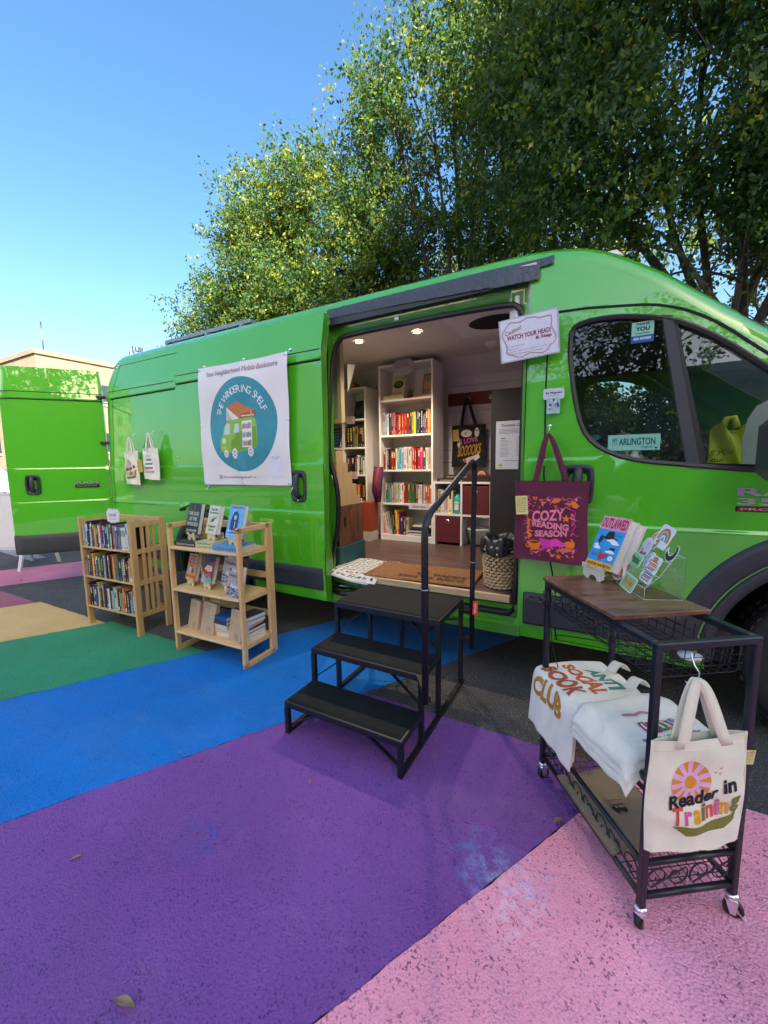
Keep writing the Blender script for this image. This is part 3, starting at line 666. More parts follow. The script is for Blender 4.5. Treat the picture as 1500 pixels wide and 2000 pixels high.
# dome lights
for (x,y) in ((-1.84,.68),(-1.32,.70)):
    mb=MB().mat(WHT); mb.lathe([(.04,2.2985),(.04,2.292),(.028,2.290),(.027,2.296)],20,(x,y,0)); t=put(mb,'ceiling_lamp')
    mb=MB().mat(mat('warm_lamp',(1,.8,.5,1),.5,var=0,emit=((1,.70,.34,1),26))); mb.lathe([(.001,2.2955),(.026,2.2955)],16,(x,y,0)); put(mb,'lamp_disc',None,t)
    pl=bpy.data.lights.new('ceiling_lamp_light','SPOT'); pl.energy=15; pl.color=(1,.78,.58); pl.spot_size=R(130); pl.spot_blend=.6; pl.shadow_soft_size=.02
    po=bpy.data.objects.new('ceiling_lamp_light',pl); col.objects.link(po); po.location=(x,y,2.285)
mb=MB().mat(WHT); mb.box((-1.05,.42,2.282),(-.45,1.0,2.299),.006); mb.box((-.99,.48,2.27),(-.45,.94,2.283),.004); mb.mat(DARK); mb.poly([(-.72+.19*math.cos(a),.72+.15*math.sin(a),2.2688) for a in [2*PI*k/24 for k in range(24)]]); put(mb,'roof_hatch')
mb=MB().mat(WHT); mb.lathe([(.001,2.262),(.05,2.264),(.065,2.28),(.07,2.299)],24,(-.88,1.30,0)); put(mb,'smoke_detector')
mb=MB().mat(WHT); mb.grid(lambda u,v:(-.50+.075*u,.13+.012*math.sin(u*9),2.19-.25*v),12,4); put(mb,'door_curtain')
mb=MB().mat(GREYM); mb.box((-1.19,.06,2.17),(-1.16,.08,2.19)); mb.mat(WHT); mb.box((-1.2,.10,2.27),(-1.02,.13,2.298)); put(mb,'latch')
# cab interior
CABT=mat('cab_trim',(.03,.03,.032,1),.6,var=.1)
mb=MB().mat(CABT); mb.box((.62,.12,.9),(1.25,1.88,1.24),.06); mb.box((-.3,.1,.40),(1.3,1.9,.46)); mb.box((-.34,.92,.5),(-.3,1.86,2.25)); put(mb,'dashboard')
for y0 in (.25,1.15):
    mb=MB().mat(mat('seat_cloth',(.035,.036,.04,1),.8,var=.15)); mb.box((-.12,y0,.55),(.42,y0+.52,.80),.07); mb.M=Matrix.Translation((-.12,0,.75))@Matrix.Rotation(R(-10),4,'Y'); mb.box((-.09,y0+.02,0),(.06,y0+.5,.62),.07); mb.box((-.07,y0+.14,.64),(.03,y0+.38,.84),.05); mb.M=Matrix.Identity(4); put(mb,'seat')
mb=MB().mat(CABT); mb.tube([(.50+.06*math.sin(a),1.42+.19*math.cos(a),1.22+.18*math.sin(a)) for a in [2*PI*k/24 for k in range(24)]],.015,8,True); mb.bar((.5,1.25,1.22),(.5,1.6,1.22),.03); mb.bar((.5,1.42,1.2),(.8,1.42,1.0),.05); put(mb,'steering_wheel')
put(MB().mat(CABT).box((-.3,.12,2.02),(.35,1.88,2.06)),'headliner')
# ------------------------------------------------------------------ buildings
BEIGE=mat('render_beige',(.19,.15,.11,1),.85,var=.12,vs=.6,bump=.1,bs=8)
PALE=mat('render_pale',(.36,.32,.27,1),.85,var=.08,vs=.5)
BWIN=mat('office_glass',(.02,.03,.04,1),.05,var=0,spec=.8)
def building(name,label,loc_,rz,L,W,Hh,m,nx,nz,ww,wh,z0=1.5,gap=None,sides=(0,),trim=None):
    t=thing(name,label,'building',loc_,rz)
    mb=MB().mat(m); mb.box((0,0,-.2),(L,W,Hh)); mb.box((-.15,-.15,Hh),(L+.15,W+.15,Hh+.35)); mb.build('wall',None,t)
    for s_ in sides:
        for i in range(nx):
            for k in range(nz):
                px=(i+.5)*(L if s_==0 else W)/nx; pz=z0+(k+.5)*(Hh-z0-.4)/nz
                mb=MB().mat(BWIN)
                if s_==0: mb.box((px-ww/2,-.03,pz-wh/2),(px+ww/2,.05,pz+wh/2)); mb.mat(trim or PALE); mb.box((px-ww/2-.1,-.12,pz-wh/2-.15),(px+ww/2+.1,.0,pz-wh/2))
                elif s_==1: mb.box((L-.05,px-ww/2,pz-wh/2),(L+.03,px+ww/2,pz+wh/2)); mb.mat(trim or PALE); mb.box((L,px-ww/2-.1,pz-wh/2-.15),(L+.12,px+ww/2+.1,pz-wh/2))
                else: mb.box((-.03,px-ww/2,pz-wh/2),(.05,px+ww/2,pz+wh/2)); mb.mat(trim or PALE); mb.box((-.12,px-ww/2-.1,pz-wh/2-.15),(0,px+ww/2+.1,pz-wh/2))
                mb.build('window',None,t)
    return t
b1=building('office_block','beige flat-roofed concrete block far away behind the open rear door','x' and (-60,12.6,0),0,22,22,10.0,BEIGE,6,2,2.2,1.6,sides=(0,1)); b1['category']='building'
mb=MB().mat(mat('panel_joint',(.22,.17,.12,1),.9,var=0))
for k in range(1,6): mb.box((22.0,3.6*k,.2),(22.04,3.6*k+.08,9.9)); 
mb.box((22.0,0,6.9),(22.05,22,7.0)); mb.build('panel_joint',None,b1)
mb=MB().mat(GREYM); mb.tube([(21.5,.8,10.3),(21.5,.8,12.6)],.05,6); mb.build('antenna',None,b1)
mb=MB().mat(GREYM); mb.tube([(21.6,7.6,10.3),(21.6,7.6,12.4)],.07,6); mb.box((21.4,7.3,11.5),(21.8,7.7,12.0),.1); mb.box((21.4,7.9,12.0),(21.8,8.5,12.4),.05); mb.build('roof_camera',None,b1)
mb=MB().mat(GREYM); 
for k in range(8): mb.tube([(21.7,9+1.6*k,10.3),(21.7,9+1.6*k,11.1)],.03,5)
mb.tube([(21.7,9,11.1),(21.7,20.2,11.1)],.03,5); mb.build('roof_railing',None,b1)
building('office_block','unseen tall beige block added on the right to shade the painted street','x' and (12,-19.5,0),0,10,16,15.6,BEIGE,4,4,2.4,1.8,sides=(2,))  # unseen block, added as a sun blocker for the street and van
building('office_block','low grey brick building across the street from the van, seen in the cab window',(-6,-27,0),0,40,8,6.6,mat('brick_grey',(.24,.19,.15,1),.85,var=.15,vs=3),6,1,4,2.4,z0=3.4)
_o=[o for o in bpy.data.objects if o.get('label','').startswith('low grey brick')][0]; _o.rotation_euler=(0,0,PI); _o.location=(34,-19,0)
building('office_block','sunlit tan building showing through the trees behind the van roof',(-16,24,0),0,15,10,9.5,BEIGE,4,2,2.2,1.8)
# white parked car (only its tail is in view past the open rear door)
CW=mat('car_white',(.55,.53,.50,1),.3,var=.03,coat=1)
car=thing('parked_car','white parked car mostly hidden behind the open rear door at far left','car',(-15.7,1.75,0),R(-4))
mb=MB().mat(CW); pr=[(-2.3,.35),(-2.35,.62),(-2.25,.9),(-1.6,.98),(-1.0,1.36),(.2,1.44),(.9,1.38),(1.7,1.02),(2.2,.92),(2.3,.7),(2.28,.35)]
pr2=smooth_poly(pr,True,1); n_=len(pr2); vs=[]
for y,k in ((-.9,.96),(-.86,1),(.86,1),(.9,.96)):
    for x,z in pr2: vs.append((x*k,y*(1-.16*max(0,z-.9)/.5),z if abs(y)<.88 else .35+(z-.35)*.97))
mb.add(vs,[(a*n_+i,a*n_+(i+1)%n_,(a+1)*n_+(i+1)%n_,(a+1)*n_+i) for a in range(3) for i in range(n_)]+[tuple(range(n_))[::-1],tuple(range(3*n_,4*n_))],True); mb.build('body',None,car)
mb=MB().mat(BWIN)
for s_ in (-1,1): mb.add([(-1.45,s_*.885,1.0),(-.95,s_*.80,1.31),(.8,s_*.80,1.33),(1.4,s_*.885,1.0)],[(0,1,2,3) if s_>0 else (3,2,1,0)])
mb.v=[(a,b*1.02,c) for a,b,c in mb.v]; mb.build('side_windows',None,car)
for x in (-1.4,1.4):
    for s_ in (-1,1):
        mb=MB().mat(TYRE); mb.lathe([(.2,-.1),(.30,-.1),(.32,0),(.30,.1),(.2,.1)],24,(x,s_*.82,.32),'y'); mb.mat(GREYM); mb.lathe([(.001,-.08),(.2,-.09),(.2,.09),(.001,.08)],20,(x,s_*.82,.32),'y'); mb.build('wheel',None,car)
mb=MB().mat(mat('tail_red',(.25,.02,.015,1),.15)); mb.box((2.15,-.8,.74),(2.3,-.5,.86),.02); mb.box((2.15,.5,.74),(2.3,.8,.86),.02); mb.build('tail_lamp',None,car)
# A-frame sign behind the rear door
af=thing('pavement_sign','white folding A-frame sign standing behind the open rear door','sign',(-6.74,0,0),R(20))
SGN=mat('sign_white',(.6,.6,.6,1),.4,var=.04)
for s_ in (-1,1):
    mb=MB().mat(SGN)
    for x in (-.22,.22): mb.bar((x,s_*.27,0),(x,s_*.02,1.0),.045,.02,(0,1,0))
    mb.bar((-.22,s_*.20,.28),(.22,s_*.20,.28),.03); mb.bar((-.22,s_*.03,.97),(.22,s_*.03,.97),.03)
    mb.poly([(-.2,s_*.20,.30),(.2,s_*.20,.30),(.2,s_*.04,.95),(-.2,s_*.04,.95)],.01,(0,s_*1,0)); mb.build('panel',None,af)
# ------------------------------------------------------------------ trees
BARK=mat('bark',(.10,.08,.065,1),.9,var=.35,vs=10,bump=.5,bs=30)
def leafmat(name,c,tr):
    m=bpy.data.materials.new(name); m.use_nodes=True; n=m.node_tree; n.nodes.clear(); o=n.nodes.new('ShaderNodeOutputMaterial')
    tc=n.nodes.new('ShaderNodeTexCoord'); no=n.nodes.new('ShaderNodeTexNoise'); no.inputs['Scale'].default_value=9; n.links.new(tc.outputs['Object'],no.inputs['Vector'])
    r=n.nodes.new('ShaderNodeValToRGB'); r.color_ramp.elements[0].position=.3; r.color_ramp.elements[1].position=.7; r.color_ramp.elements[0].color=tuple(x*.55 for x in c)+(1,); r.color_ramp.elements[1].color=tuple(min(1,x*1.5) for x in c)+(1,); n.links.new(no.outputs[0],r.inputs[0])
    b=n.nodes.new('ShaderNodeBsdfPrincipled'); b.inputs['Roughness'].default_value=.55; b.inputs['Specular IOR Level'].default_value=.35; n.links.new(r.outputs[0],b.inputs['Base Color'])
    t=n.nodes.new('ShaderNodeBsdfTranslucent'); t.inputs[0].default_value=tr+(1,); x=n.nodes.new('ShaderNodeMixShader'); x.inputs[0].default_value=.38
    n.links.new(b.outputs[0],x.inputs[1]); n.links.new(t.outputs[0],x.inputs[2]); n.links.new(x.outputs[0],o.inputs[0]); return m
LM=[leafmat('leaf_dark',(.034,.088,.034),(.10,.20,.03)),leafmat('leaf_green',(.045,.105,.02),(.22,.34,.03)),leafmat('leaf_yellow_sunlit',(.15,.19,.025),(.50,.52,.04)),leafmat('seed_brown',(.09,.06,.04),(.12,.08,.04))]  # varied leaf tones; the yellow share also stands in for sunlit leaves
def crown(name,blobs,nt,seed,leaf,parent,mix=(.45,.38,.12,.05),twl=.28,per=11):
    g=np.random.default_rng(seed); B=np.array(blobs,float); vol=B[:,3]*B[:,4]*B[:,5]; pr=vol/vol.sum()
    bi=g.choice(len(B),nt,p=pr); d=g.normal(size=(nt,3)); d/=np.linalg.norm(d,axis=1)[:,None]
    r=g.random(nt)**.42; r=r*(1+.15*np.abs(g.normal(size=nt))*(g.random(nt)<.35)); P=B[bi,:3]+d*B[bi,3:6]*r[:,None]
    # clumpiness: drop twigs where a coarse pseudo noise is low
    q=np.sin(P[:,0]*2.9+seed)+np.sin(P[:,1]*3.3+1.7*seed)+np.sin(P[:,2]*3.7-seed)+.8*np.sin(P[:,0]*7.1+P[:,2]*6.3); keep=q>-.58; P=P[keep]; d=d[keep]; n=len(P)
    ax=d+g.normal(size=(n,3))*.6+np.array([0,-.1,-.05]); ax/=np.linalg.norm(ax,axis=1)[:,None]
    tm=g.choice(4,n,p=mix)
    k=np.arange(per); s=(k[None,:]/per)*twl*(.6+.8*g.random((n,1)))
    C=P[:,None,:]+ax[:,None,:]*s[:,:,None]+g.normal(size=(n,per,3))*.035
    brown=tm==3
    ld=ax[:,None,:]*.5+g.normal(size=(n,per,3))*.8+np.array([0,0,-.45]); ld/=np.linalg.norm(ld,axis=2)[:,:,None]
    sd=np.cross(ld,g.normal(size=(n,per,3))); sd/=np.linalg.norm(sd,axis=2)[:,:,None]; nn=np.cross(ld,sd)
    sz=leaf*(.6+.7*g.random((n,per,1)))*np.where(brown,.35,1)[:,None,None]
    a=C; b=C+ld*sz*.5+sd*sz*.27-nn*sz*.05; c=C+ld*sz; e=C+ld*sz*.5-sd*sz*.27-nn*sz*.05
    Vv=np.stack([a,b,c,e],2).reshape(-1,3); m=len(Vv)//4
    mi=np.repeat(tm,per); fl=g.random(m); mi=np.where((fl<.12)&(mi<2),mi+1,mi)
    me=bpy.data.meshes.new(name); me.vertices.add(len(Vv)); me.vertices.foreach_set('co',Vv.ravel()); me.loops.add(4*m); me.loops.foreach_set('vertex_index',np.arange(4*m)); me.polygons.add(m); me.polygons.foreach_set('loop_start',np.arange(m)*4); me.polygons.foreach_set('loop_total',np.full(m,4)); me.polygons.foreach_set('material_index',mi)
    for x in LM: me.materials.append(x)
    me.update(calc_edges=True); o=bpy.data.objects.new('crown',me); col.objects.link(o); o.parent=parent; return o,P
def tree(label,base,blobs,nt,seed,leaf,stems=4,mix=(.45,.38,.12,.05),group=None,per=14,fork=1.2):
    t=thing('tree',label,'tree',base,0,group); b0=[(x-base[0],y-base[1],z-base[2],a,b,c) for x,y,z,a,b,c in blobs]
    o,P=crown('crown',b0,nt,seed,leaf,t,mix,per=per); rr=random.Random(seed); mb=MB().mat(BARK)
    for i in range(stems):
        a=2*PI*i/stems; sx,sy=.16*math.cos(a),.16*math.sin(a); tgt=b0[i%len(b0)]
        fx,fy_=tgt[0]*.25+sx,tgt[1]*.25+sy; mid=(fx,fy_,fork+rr.uniform(0,.5))
        mb.tube([(sx,sy,-.1),((sx+mid[0])/2,(sy+mid[1])/2,mid[2]/2),mid],[.075,.065,.055],8)
        for j,bb in enumerate(b0):
            if j%stems!=i: continue
            end=(bb[0],bb[1],bb[2]); m1=[mid[k]+(end[k]-mid[k])*.5+rr.uniform(-.2,.2) for k in range(3)]
            mb.tube([mid,m1,end],[.05,.035,.018],7)
            for q in range(9):
                e=[bb[k]+rr.uniform(-1,1)*bb[3+k]*.8 for k in range(3)]; f=.3+.07*q; s0=[m1[k]+(end[k]-m1[k])*min(1,f) for k in range(3)]
                m2=[(s0[k]+e[k])/2+rr.uniform(-.12,.12) for k in range(3)]; mb.tube([s0,m2,e],[.016,.011,.004],5)
    mb.build('trunk',None,t); return t
TG='trees along the street behind the van'
tree('leafy yellow-green tree at the left whose sunlit crown slopes down to the van roof',(-5.6,5.0,0),[(-7.35,4.2,4.4,.95,1.1,.9),(-6.8,4.2,5.35,.85,1.1,1.0),(-6.15,4.3,6.25,.7,1.0,.8),(-5.2,4.3,6.45,.7,1.0,.75),(-6.0,4.4,5.2,1.2,1.2,1.2),(-4.6,4.4,5.9,.9,1.2,1.0),(-4.9,4.5,4.6,1.3,1.2,1.1),(-6.6,4.6,4.0,1.2,1.1,1.0),(-3.9,4.6,5.0,1.1,1.2,1.2),(-7.95,4.2,4.2,.55,.8,.55),(-7.2,4.3,3.6,1.1,.9,.6)],11000,3,.066,5,(.34,.42,.19,.05),TG)
tree('tall green tree in the middle with leafy top reaching the edge of the picture',(-2.6,5.4,0),[(-3.25,4.2,6.9,.7,1.0,.9),(-2.35,4.3,8.3,.75,1.0,.9),(-2.6,4.3,6.6,1.1,1.2,1.3),(-1.7,4.2,7.4,1.2,1.2,1.4),(-3.3,4.5,5.7,1.0,1.1,1.0),(-2.2,4.8,4.9,1.2,1.0,1.0),(-1.2,4.4,5.6,1.1,1.1,1.1),(-.4,4.6,7.6,1.3,1.2,1.3),(-2.9,4.9,4.2,1.1,.9,.8),(-1.3,4.8,4.1,1.1,.9,.7)],9800,5,.066,6,(.50,.34,.11,.05),TG)
tree('dark dense tree leaning over the van cab at the right',(1.7,4.6,0),[(-.9,3.4,5.0,.9,.9,.9),(-.2,3.2,4.3,.8,.9,.7),(.1,3.1,5.6,1.1,1.0,1.1),(1.0,3.2,4.8,1.0,1.0,.9),(1.5,3.3,5.9,1.2,1.1,1.2),(.7,3.3,6.9,1.3,1.1,1.0),(2.3,3.7,4.9,1.1,1.1,.9),(-.7,3.5,6.3,1.0,1.0,1.0),(1.9,3.6,3.9,.8,.8,.6),(.5,3.4,3.75,.9,.8,.5),(1.2,3.6,3.5,.8,.7,.4),(2.5,3.9,3.7,.9,.8,.7),(1.5,3.9,4.4,.9,.9,.7)],12500,8,.068,5,(.60,.29,.04,.07),TG,fork=2.2)
tree('thin sparse tree with open branches beyond the cab roof at far right',(3.6,8.0,0),[(2.0,7.4,4.6,1.1,1.0,1.2),(3.2,7.8,4.0,1.2,1.0,1.3),(3.4,7.6,6,1.2,1,1.2)],650,11,.09,5,(.6,.3,.05,.05),TG)
tree('sunlit yellow-green tree far behind the van roof',(-3.4,10.5,0),[(-5.2,10.2,6.0,1.8,1.3,2.0),(-3.2,10.4,6.8,1.8,1.3,2.0),(-1.4,10.2,6.0,1.8,1.3,2.0),(.6,10.4,7.4,2,1.3,2.0)],2300,17,.13,5,(.2,.4,.35,.05),TG,per=9)
tree('dark bushy tree low behind the cab, seen through the van window',(1.0,7.2,0),[(-.8,6.8,1.9,1.0,.8,1.1),(.4,6.8,2.2,1.1,.8,1.2),(1.6,6.8,1.9,1.1,.8,1.1),(2.8,7.0,2.3,1.1,.8,1.3),(-1.8,7,2.4,1,.8,1.2)],3600,31,.10,4,(.55,.32,.08,.05),TG,fork=.6)
tree('round street tree behind the photographer, mirrored in the cab window',(.9,-9.4,0),[(.2,-9,4.6,1.6,1.3,1.0),(1.4,-9,5.4,1.5,1.3,1.2),(-1.0,-9.2,5.6,1.4,1.2,1.1)],1500,21,.12,4,per=9)
building('office_block','unseen long pale block added to bounce sunlight into the shaded street',(-36,-76,0),0,14,44,15,mat('bounce_facade_white',(.74,.70,.62,1),.85,var=.06,vs=.5),8,4,2.2,1.5,sides=(1,))  # unseen facade added as a reflector to fill the shade

for i,(x,y) in enumerate(((-15,-20),(-24,-27),(-33,-31))):
    tree('%s of three distant shady street trees mirrored in the sliding door'%('nearest','middle','farthest')[i],(x,y,0),[(x-1.4,y,3.4,2.2,1.6,1.5),(x+1.6,y,3.8,2.2,1.6,1.6),(x,y,5.0,1.8,1.5,1.2)],420,41+i,.34,4,(.5,.4,.06,.04),per=9)
# ------------------------------------------------------------------ portable steps
STEEL=mat('black_steel_steps',(.007,.009,.013,1),.42,var=.2,vs=30,bump=.05,bs=150)
TREAD=mat('tread_mat',(.006,.009,.010,1),.75,spec=.25,var=.35,vs=9,bump=.35,bs=220)
ZX=(-1.29,-.665)
st=thing('portable_steps','black steel three-step portable stairs with one bent handrail in front of the van opening','steps',(-.98,-.55,0))
o3=Vector((-.98,-.55,0))
def sp(mb,name,parent=None,m=None):
    mb.v=[(a-o3.x,b-o3.y,c) for a,b,c in mb.v]; return mb.build(name,m,parent or st)
treads=[(-.955,-.715,.185),(-.74,-.49,.395),(-.50,-.125,.625)]
tz=[.185,.395,.625]
# tread rectangles measured: y ranges and heights
treads=[(-.955,-.735,.168),(-.745,-.52,.345),(-.53,-.155,.522)]
for (ya,yb,z) in treads:
    mb=MB().mat(STEEL); mb.box((ZX[0],ya,z-.03),(ZX[1],yb,z),.003); t=sp(mb,'tread')
    mb=MB().mat(TREAD); mb.box((ZX[0]+.012,ya+.012,z),(ZX[1]-.012,yb-.010,z+.003)); mb.box((ZX[0]+.02,ya+.022,z+.003),(ZX[1]-.02,ya+.026,z+.0045)); o=sp(mb,'grip_surface',t)
for x in (ZX[0]+.011,ZX[1]-.011):
    mb=MB().mat(STEEL); mb.bar((x,-.955,.012),(x,-.125,.012),.022); 
    for (ya,yb,z) in treads:
        mb.bar((x,ya+.011,.02),(x,ya+.011,z-.03),.022)
    mb.bar((x,-.166,.02),(x,-.166,.495),.022); sp(mb,'side_frame')
mb=MB().mat(STEEL)
for i,(ya,yb,z) in enumerate(treads):
    y=ya+.011 if i==0 else ya+.02
    for s_ in (-1,1):
        xe=ZX[0]+.012 if s_<0 else ZX[1]-.012; xi=xe-s_*.17
        sp(MB().mat(STEEL).bar((xi,y+.01,z-.03),(xe,y+.01,z-.13 if i==0 else z-.165),.016,.006),'brace')
for a,b,w in (((-1.28,-.17,.5),(-1.0,-.17,.26),.01),((-.68,-.17,.5),(-.9,-.17,.26),.01),((-1.05,-.17,.50),(-1.05,-.17,.02),.02),((ZX[0]+.011,-.166,.40),(ZX[0]+.011,-.46,.505),.012),((ZX[1]-.011,-.166,.40),(ZX[1]-.011,-.46,.505),.012)): sp(MB().mat(STEEL).bar(a,b,w),'brace')
mb=MB().mat(STEEL); xr=-.585
pts=[(xr,-.90,.33),(xr,-.90,.99),(xr,-.895,1.035),(xr,-.875,1.065),(xr,-.84,1.09),(xr-.005,-.30,1.275),(xr-.01,-.245,1.285),(xr-.012,-.205,1.27),(xr-.015,-.19,1.23),(xr-.02,-.19,.62),(xr-.02,-.19,.25)]
pts=[Vector(p) for p in pts]
mb.tube(pts,.0138,12); 
for k in (2,4,9):
    pass
rail=sp(mb,'handrail')
mb=MB().mat(GREYM); mb.tube([(xr,-.90,.795),(xr,-.90,.80)],.0175,12); sp(mb,'rail_joint',rail)
mb=MB().mat(GREYM); mb.tube([(xr-.02,-.19,.74),(xr-.02,-.19,.745)],.0175,12); sp(mb,'rail_joint',rail)
for a,b in (((ZX[1]-.02,-.74,.335),(xr+.01,-.895,.345)),((ZX[1]-.01,-.19,.46),(xr-.02,-.19,.46)),((ZX[1]-.01,-.19,.3),(xr-.02,-.19,.3))): sp(MB().mat(STEEL).bar(a,b,.022),'rail_bracket')
mb=MB().mat(mat('tag_orange','#e0441c',.5,var=.05)); mb.M=Matrix.Translation((xr+.005,-.212,.505))@Matrix.Rotation(R(3),4,'Y'); mb.box((-.014,-.003,-.05),(.014,.0,.028)); o=mb.mat(H('#f4e6dc')); mb.M=mb.M@frame((0,-.0035,-.012),(0,0,-1),(1,0,0)).copy(); text(mb,'DANGER',0,0,.055,.010,.0,.02); 
mb.M=Matrix.Identity(4); mb.mat(STEEL); mb.tube([(xr+.003,-.21,.53),(xr-.01,-.2,.58)],.0015,4); sp(mb,'warning_tag')
# ------------------------------------------------------------------ books
PAGE=mat('book_pages',(.60,.54,.44,1),.8,var=.12,vs=120,stretch=(1,1,30)); PAGEW=mat('book_pages_white',(.68,.67,.64,1),.8,var=.1,vs=120)
def bookmesh(T,Hh,D,c,spine=None,br=None,dec=0,pages=PAGE):
    """upright book, spine on the -y side at y=0, thickness along x centred, stands on z=0"""
    mb=MB().mat(H(c,.45)); e=.0022
    mb.box((-T/2,0,0),(-T/2+e,D,Hh)); mb.box((T/2-e,0,0),(T/2,D,Hh))
    mb.add([(-T/2,0,0),(-T/4,-.003,0),(T/4,-.003,0),(T/2,0,0),(T/2,e,0),(-T/2,e,0)]+[(-T/2,0,Hh),(-T/4,-.003,Hh),(T/4,-.003,Hh),(T/2,0,Hh),(T/2,e,Hh),(-T/2,e,Hh)],
      [(5,4,3,2,1,0),(6,7,8,9,10,11),(0,1,7,6),(1,2,8,7),(2,3,9,8),(3,4,10,9),(4,5,11,10),(5,0,6,11)])
    mb.mat(pages); mb.box((-T/2+e,e,.003),(T/2-e,D-.004,Hh-.003))
    r=random.Random(dec); yy=-.0036
    if spine:
        mb.mat(H(spine,.5)); w=T*.42
        kind=r.randrange(4)
        if kind==0:
            mb.box((-w/2,yy,Hh*.62),(w/2,0,Hh*.90)); mb.box((-w/3,yy,Hh*.08),(w/3,0,Hh*.14))
        elif kind==1:
            z=Hh*.92
            while z>Hh*.3: dz=r.uniform(.006,.014); mb.box((-w*.45,yy,z-dz),(w*.45,0,z)); z-=dz+r.uniform(.003,.007)
            mb.box((-w*.3,yy,Hh*.06),(w*.3,0,Hh*.12))
        elif kind==2:
            z=Hh*.9
            while z>Hh*.42: dz=r.uniform(.004,.02); mb.box((-w*.2,yy,z-dz),(w*.35,0,z)); z-=dz+.004
            if br: mb.mat(H(br,.5)); mb.box((-T*.25,yy,Hh*.05),(T*.25,0,Hh*.2))
        else:
            mb.box((-T*.26,yy,Hh*.80),(T*.26,0,Hh*.97)); 
            if br: mb.mat(H(br,.5))
            z=Hh*.7
            while z>Hh*.2: dz=r.uniform(.008,.02); mb.box((-w*.3,yy,z-dz),(w*.3,0,z)); z-=dz+.005
    return mb
NM={'r':('red','#a81d22'),'d':('dark red','#5c1420'),'k':('black','#141416'),'w':('white','#cfcdc6'),'c':('cream','#cdbf94'),'b':('blue','#1f4f96'),'n':('navy','#182446'),'s':('sky blue','#6fa9c4'),'t':('teal','#178a8e'),'g':('green','#2f6b44'),'o':('orange','#d9581c'),'y':('yellow','#d9b91c'),'p':('pink','#c97f9c'),'m':('magenta','#c2307c'),'e':('grey','#7c8186'),'x':('charcoal','#3a3c40'),'v':('purple','#5b4380'),'l':('pale blue','#a9bfc9'),'a':('tan','#a98a5e'),'h':('brown','#4f3323'),'z':('mint','#9fc4b0'),'u':('olive','#6b6a34')}
ORD=['first','second','third','fourth','fifth','sixth','seventh','eighth','ninth','tenth','eleventh','twelfth','thirteenth','fourteenth','fifteenth','sixteenth','seventeenth','eighteenth','nineteenth','twentieth','twenty-first','twenty-second','twenty-third','twenty-fourth','twenty-fifth','twenty-sixth','twenty-seventh','twenty-eighth','twenty-ninth','thirtieth','thirty-first','thirty-second']
def shade(hx,k):
    c=[int(hx[i:i+2],16) for i in (1,3,5)]; return '#%02x%02x%02x'%tuple(max(0,min(255,int(v*k))) for v in c)
def row(codes,org,length,dirn,z,hmin,hmax,D,place,group,seed,push=0,hts=None,tilt=None,uniform=None):
    """books side by side from org along unit vector dirn (spines face dirn rotated -90)"""
    r=random.Random(seed); n=len(codes); th=[r.uniform(.75,1.35) for _ in codes]; sc=length/sum(th); x=0; rz=math.atan2(dirn[1],dirn[0])
    for i,cd in enumerate(codes):
        T=th[i]*sc; nm,hx=NM[cd]; hh=r.uniform(hmin,hmax); 
        if i and codes[i-1]==cd and r.random()<.8: hh=ph
        ph=hh
        dd=D*r.uniform(.9,1); sp_=r.choice(['#d8d4c6','#e8dfae','#c9c9c9','#d8b040','#b03030','#101014']) if cd not in 'wclz' else r.choice(['#20222a','#7a2a2a','#2a4a6a','#3a3a3a'])
        k=r.uniform(.82,1.15); yb=r.uniform(0,.008)+push
        mb=bookmesh(T*.97,hh,dd,shade(hx,round(k,1)),sp_,r.choice(['#c9a030','#d8d8d8','#4a90a0','#a03030']),r.randrange(999))
        x0=org[0]+dirn[0]*(x+T/2)-dirn[1]*yb; y0=org[1]+dirn[1]*(x+T/2)+dirn[0]*yb
        mx=(n-i); lab='%s book, %s from left, %s'%(nm,ORD[i],place)
        o=mb.build('book'); o.location=(x0,y0,z); o.rotation_euler=(0,0,rz+(tilt[i] if tilt else 0))
        if tilt: o.rotation_euler=(0,tilt[i],rz)
        tag(o,lab,'book',group); x+=T
# ------------------------------------------------------------------ slatted bookcase
OAK=mat('bamboo_wood',(.56,.36,.15,1),.5,var=.14,vs=7,stretch=(8,8,.6)); OAKH=mat('bamboo_wood_long',(.58,.39,.17,1),.5,var=.14,vs=7,stretch=(.6,8,8))
a1=math.atan2(.038,.655)
bc=thing('slatted_bookcase','wooden folding bookcase with slatted sides and three shelves of secondhand books','bookcase',(-3.71,-.676,0),a1)
Wc,Dc,Hc=.672,.285,.895; pw=.036
for side_ in (0,1):
    x=pw/2 if side_==0 else Wc-pw/2
    mb=MB().mat(OAK)
    mb.box((x-.011,0,0),(x+.011,.048,Hc),.003); mb.box((x-.011,Dc-.048,0),(x+.011,Dc,Hc),.003)
    for z in (.16,.41,.655,.86): mb.box((x-.009,.048,z-.02),(x+.009,Dc-.048,z+.016))
    mb.build('side_panel',None,bc)
    for k,y in enumerate((.098,.142,.186)):
        mb=MB().mat(OAK); 
        for z0,z1 in ((.176,.39),(.426,.635),(.671,.84)): mb.box((x-.006,y-.011,z0),(x+.006,y+.011,z1))
        mb.build('slat',None,bc)
for z in (.17,.42,.665):
    mb=MB().mat(OAKH); mb.box((.024,.004,z-.016),(Wc-.024,Dc-.005,z),.003); mb.build('shelf',None,bc)
mb=MB().mat(OAKH); mb.box((.024,Dc-.018,Hc-.05),(Wc-.024,Dc-.002,Hc-.004),.003)
for z in (.55,.30): mb.box((.024,Dc-.016,z),(Wc-.024,Dc-.004,z+.03))
mb.box((.05,Dc-.05,Hc-.055),(.10,Dc,Hc-.002),.004); mb.build('back_rail',None,bc)
dv=(math.cos(a1),math.sin(a1))
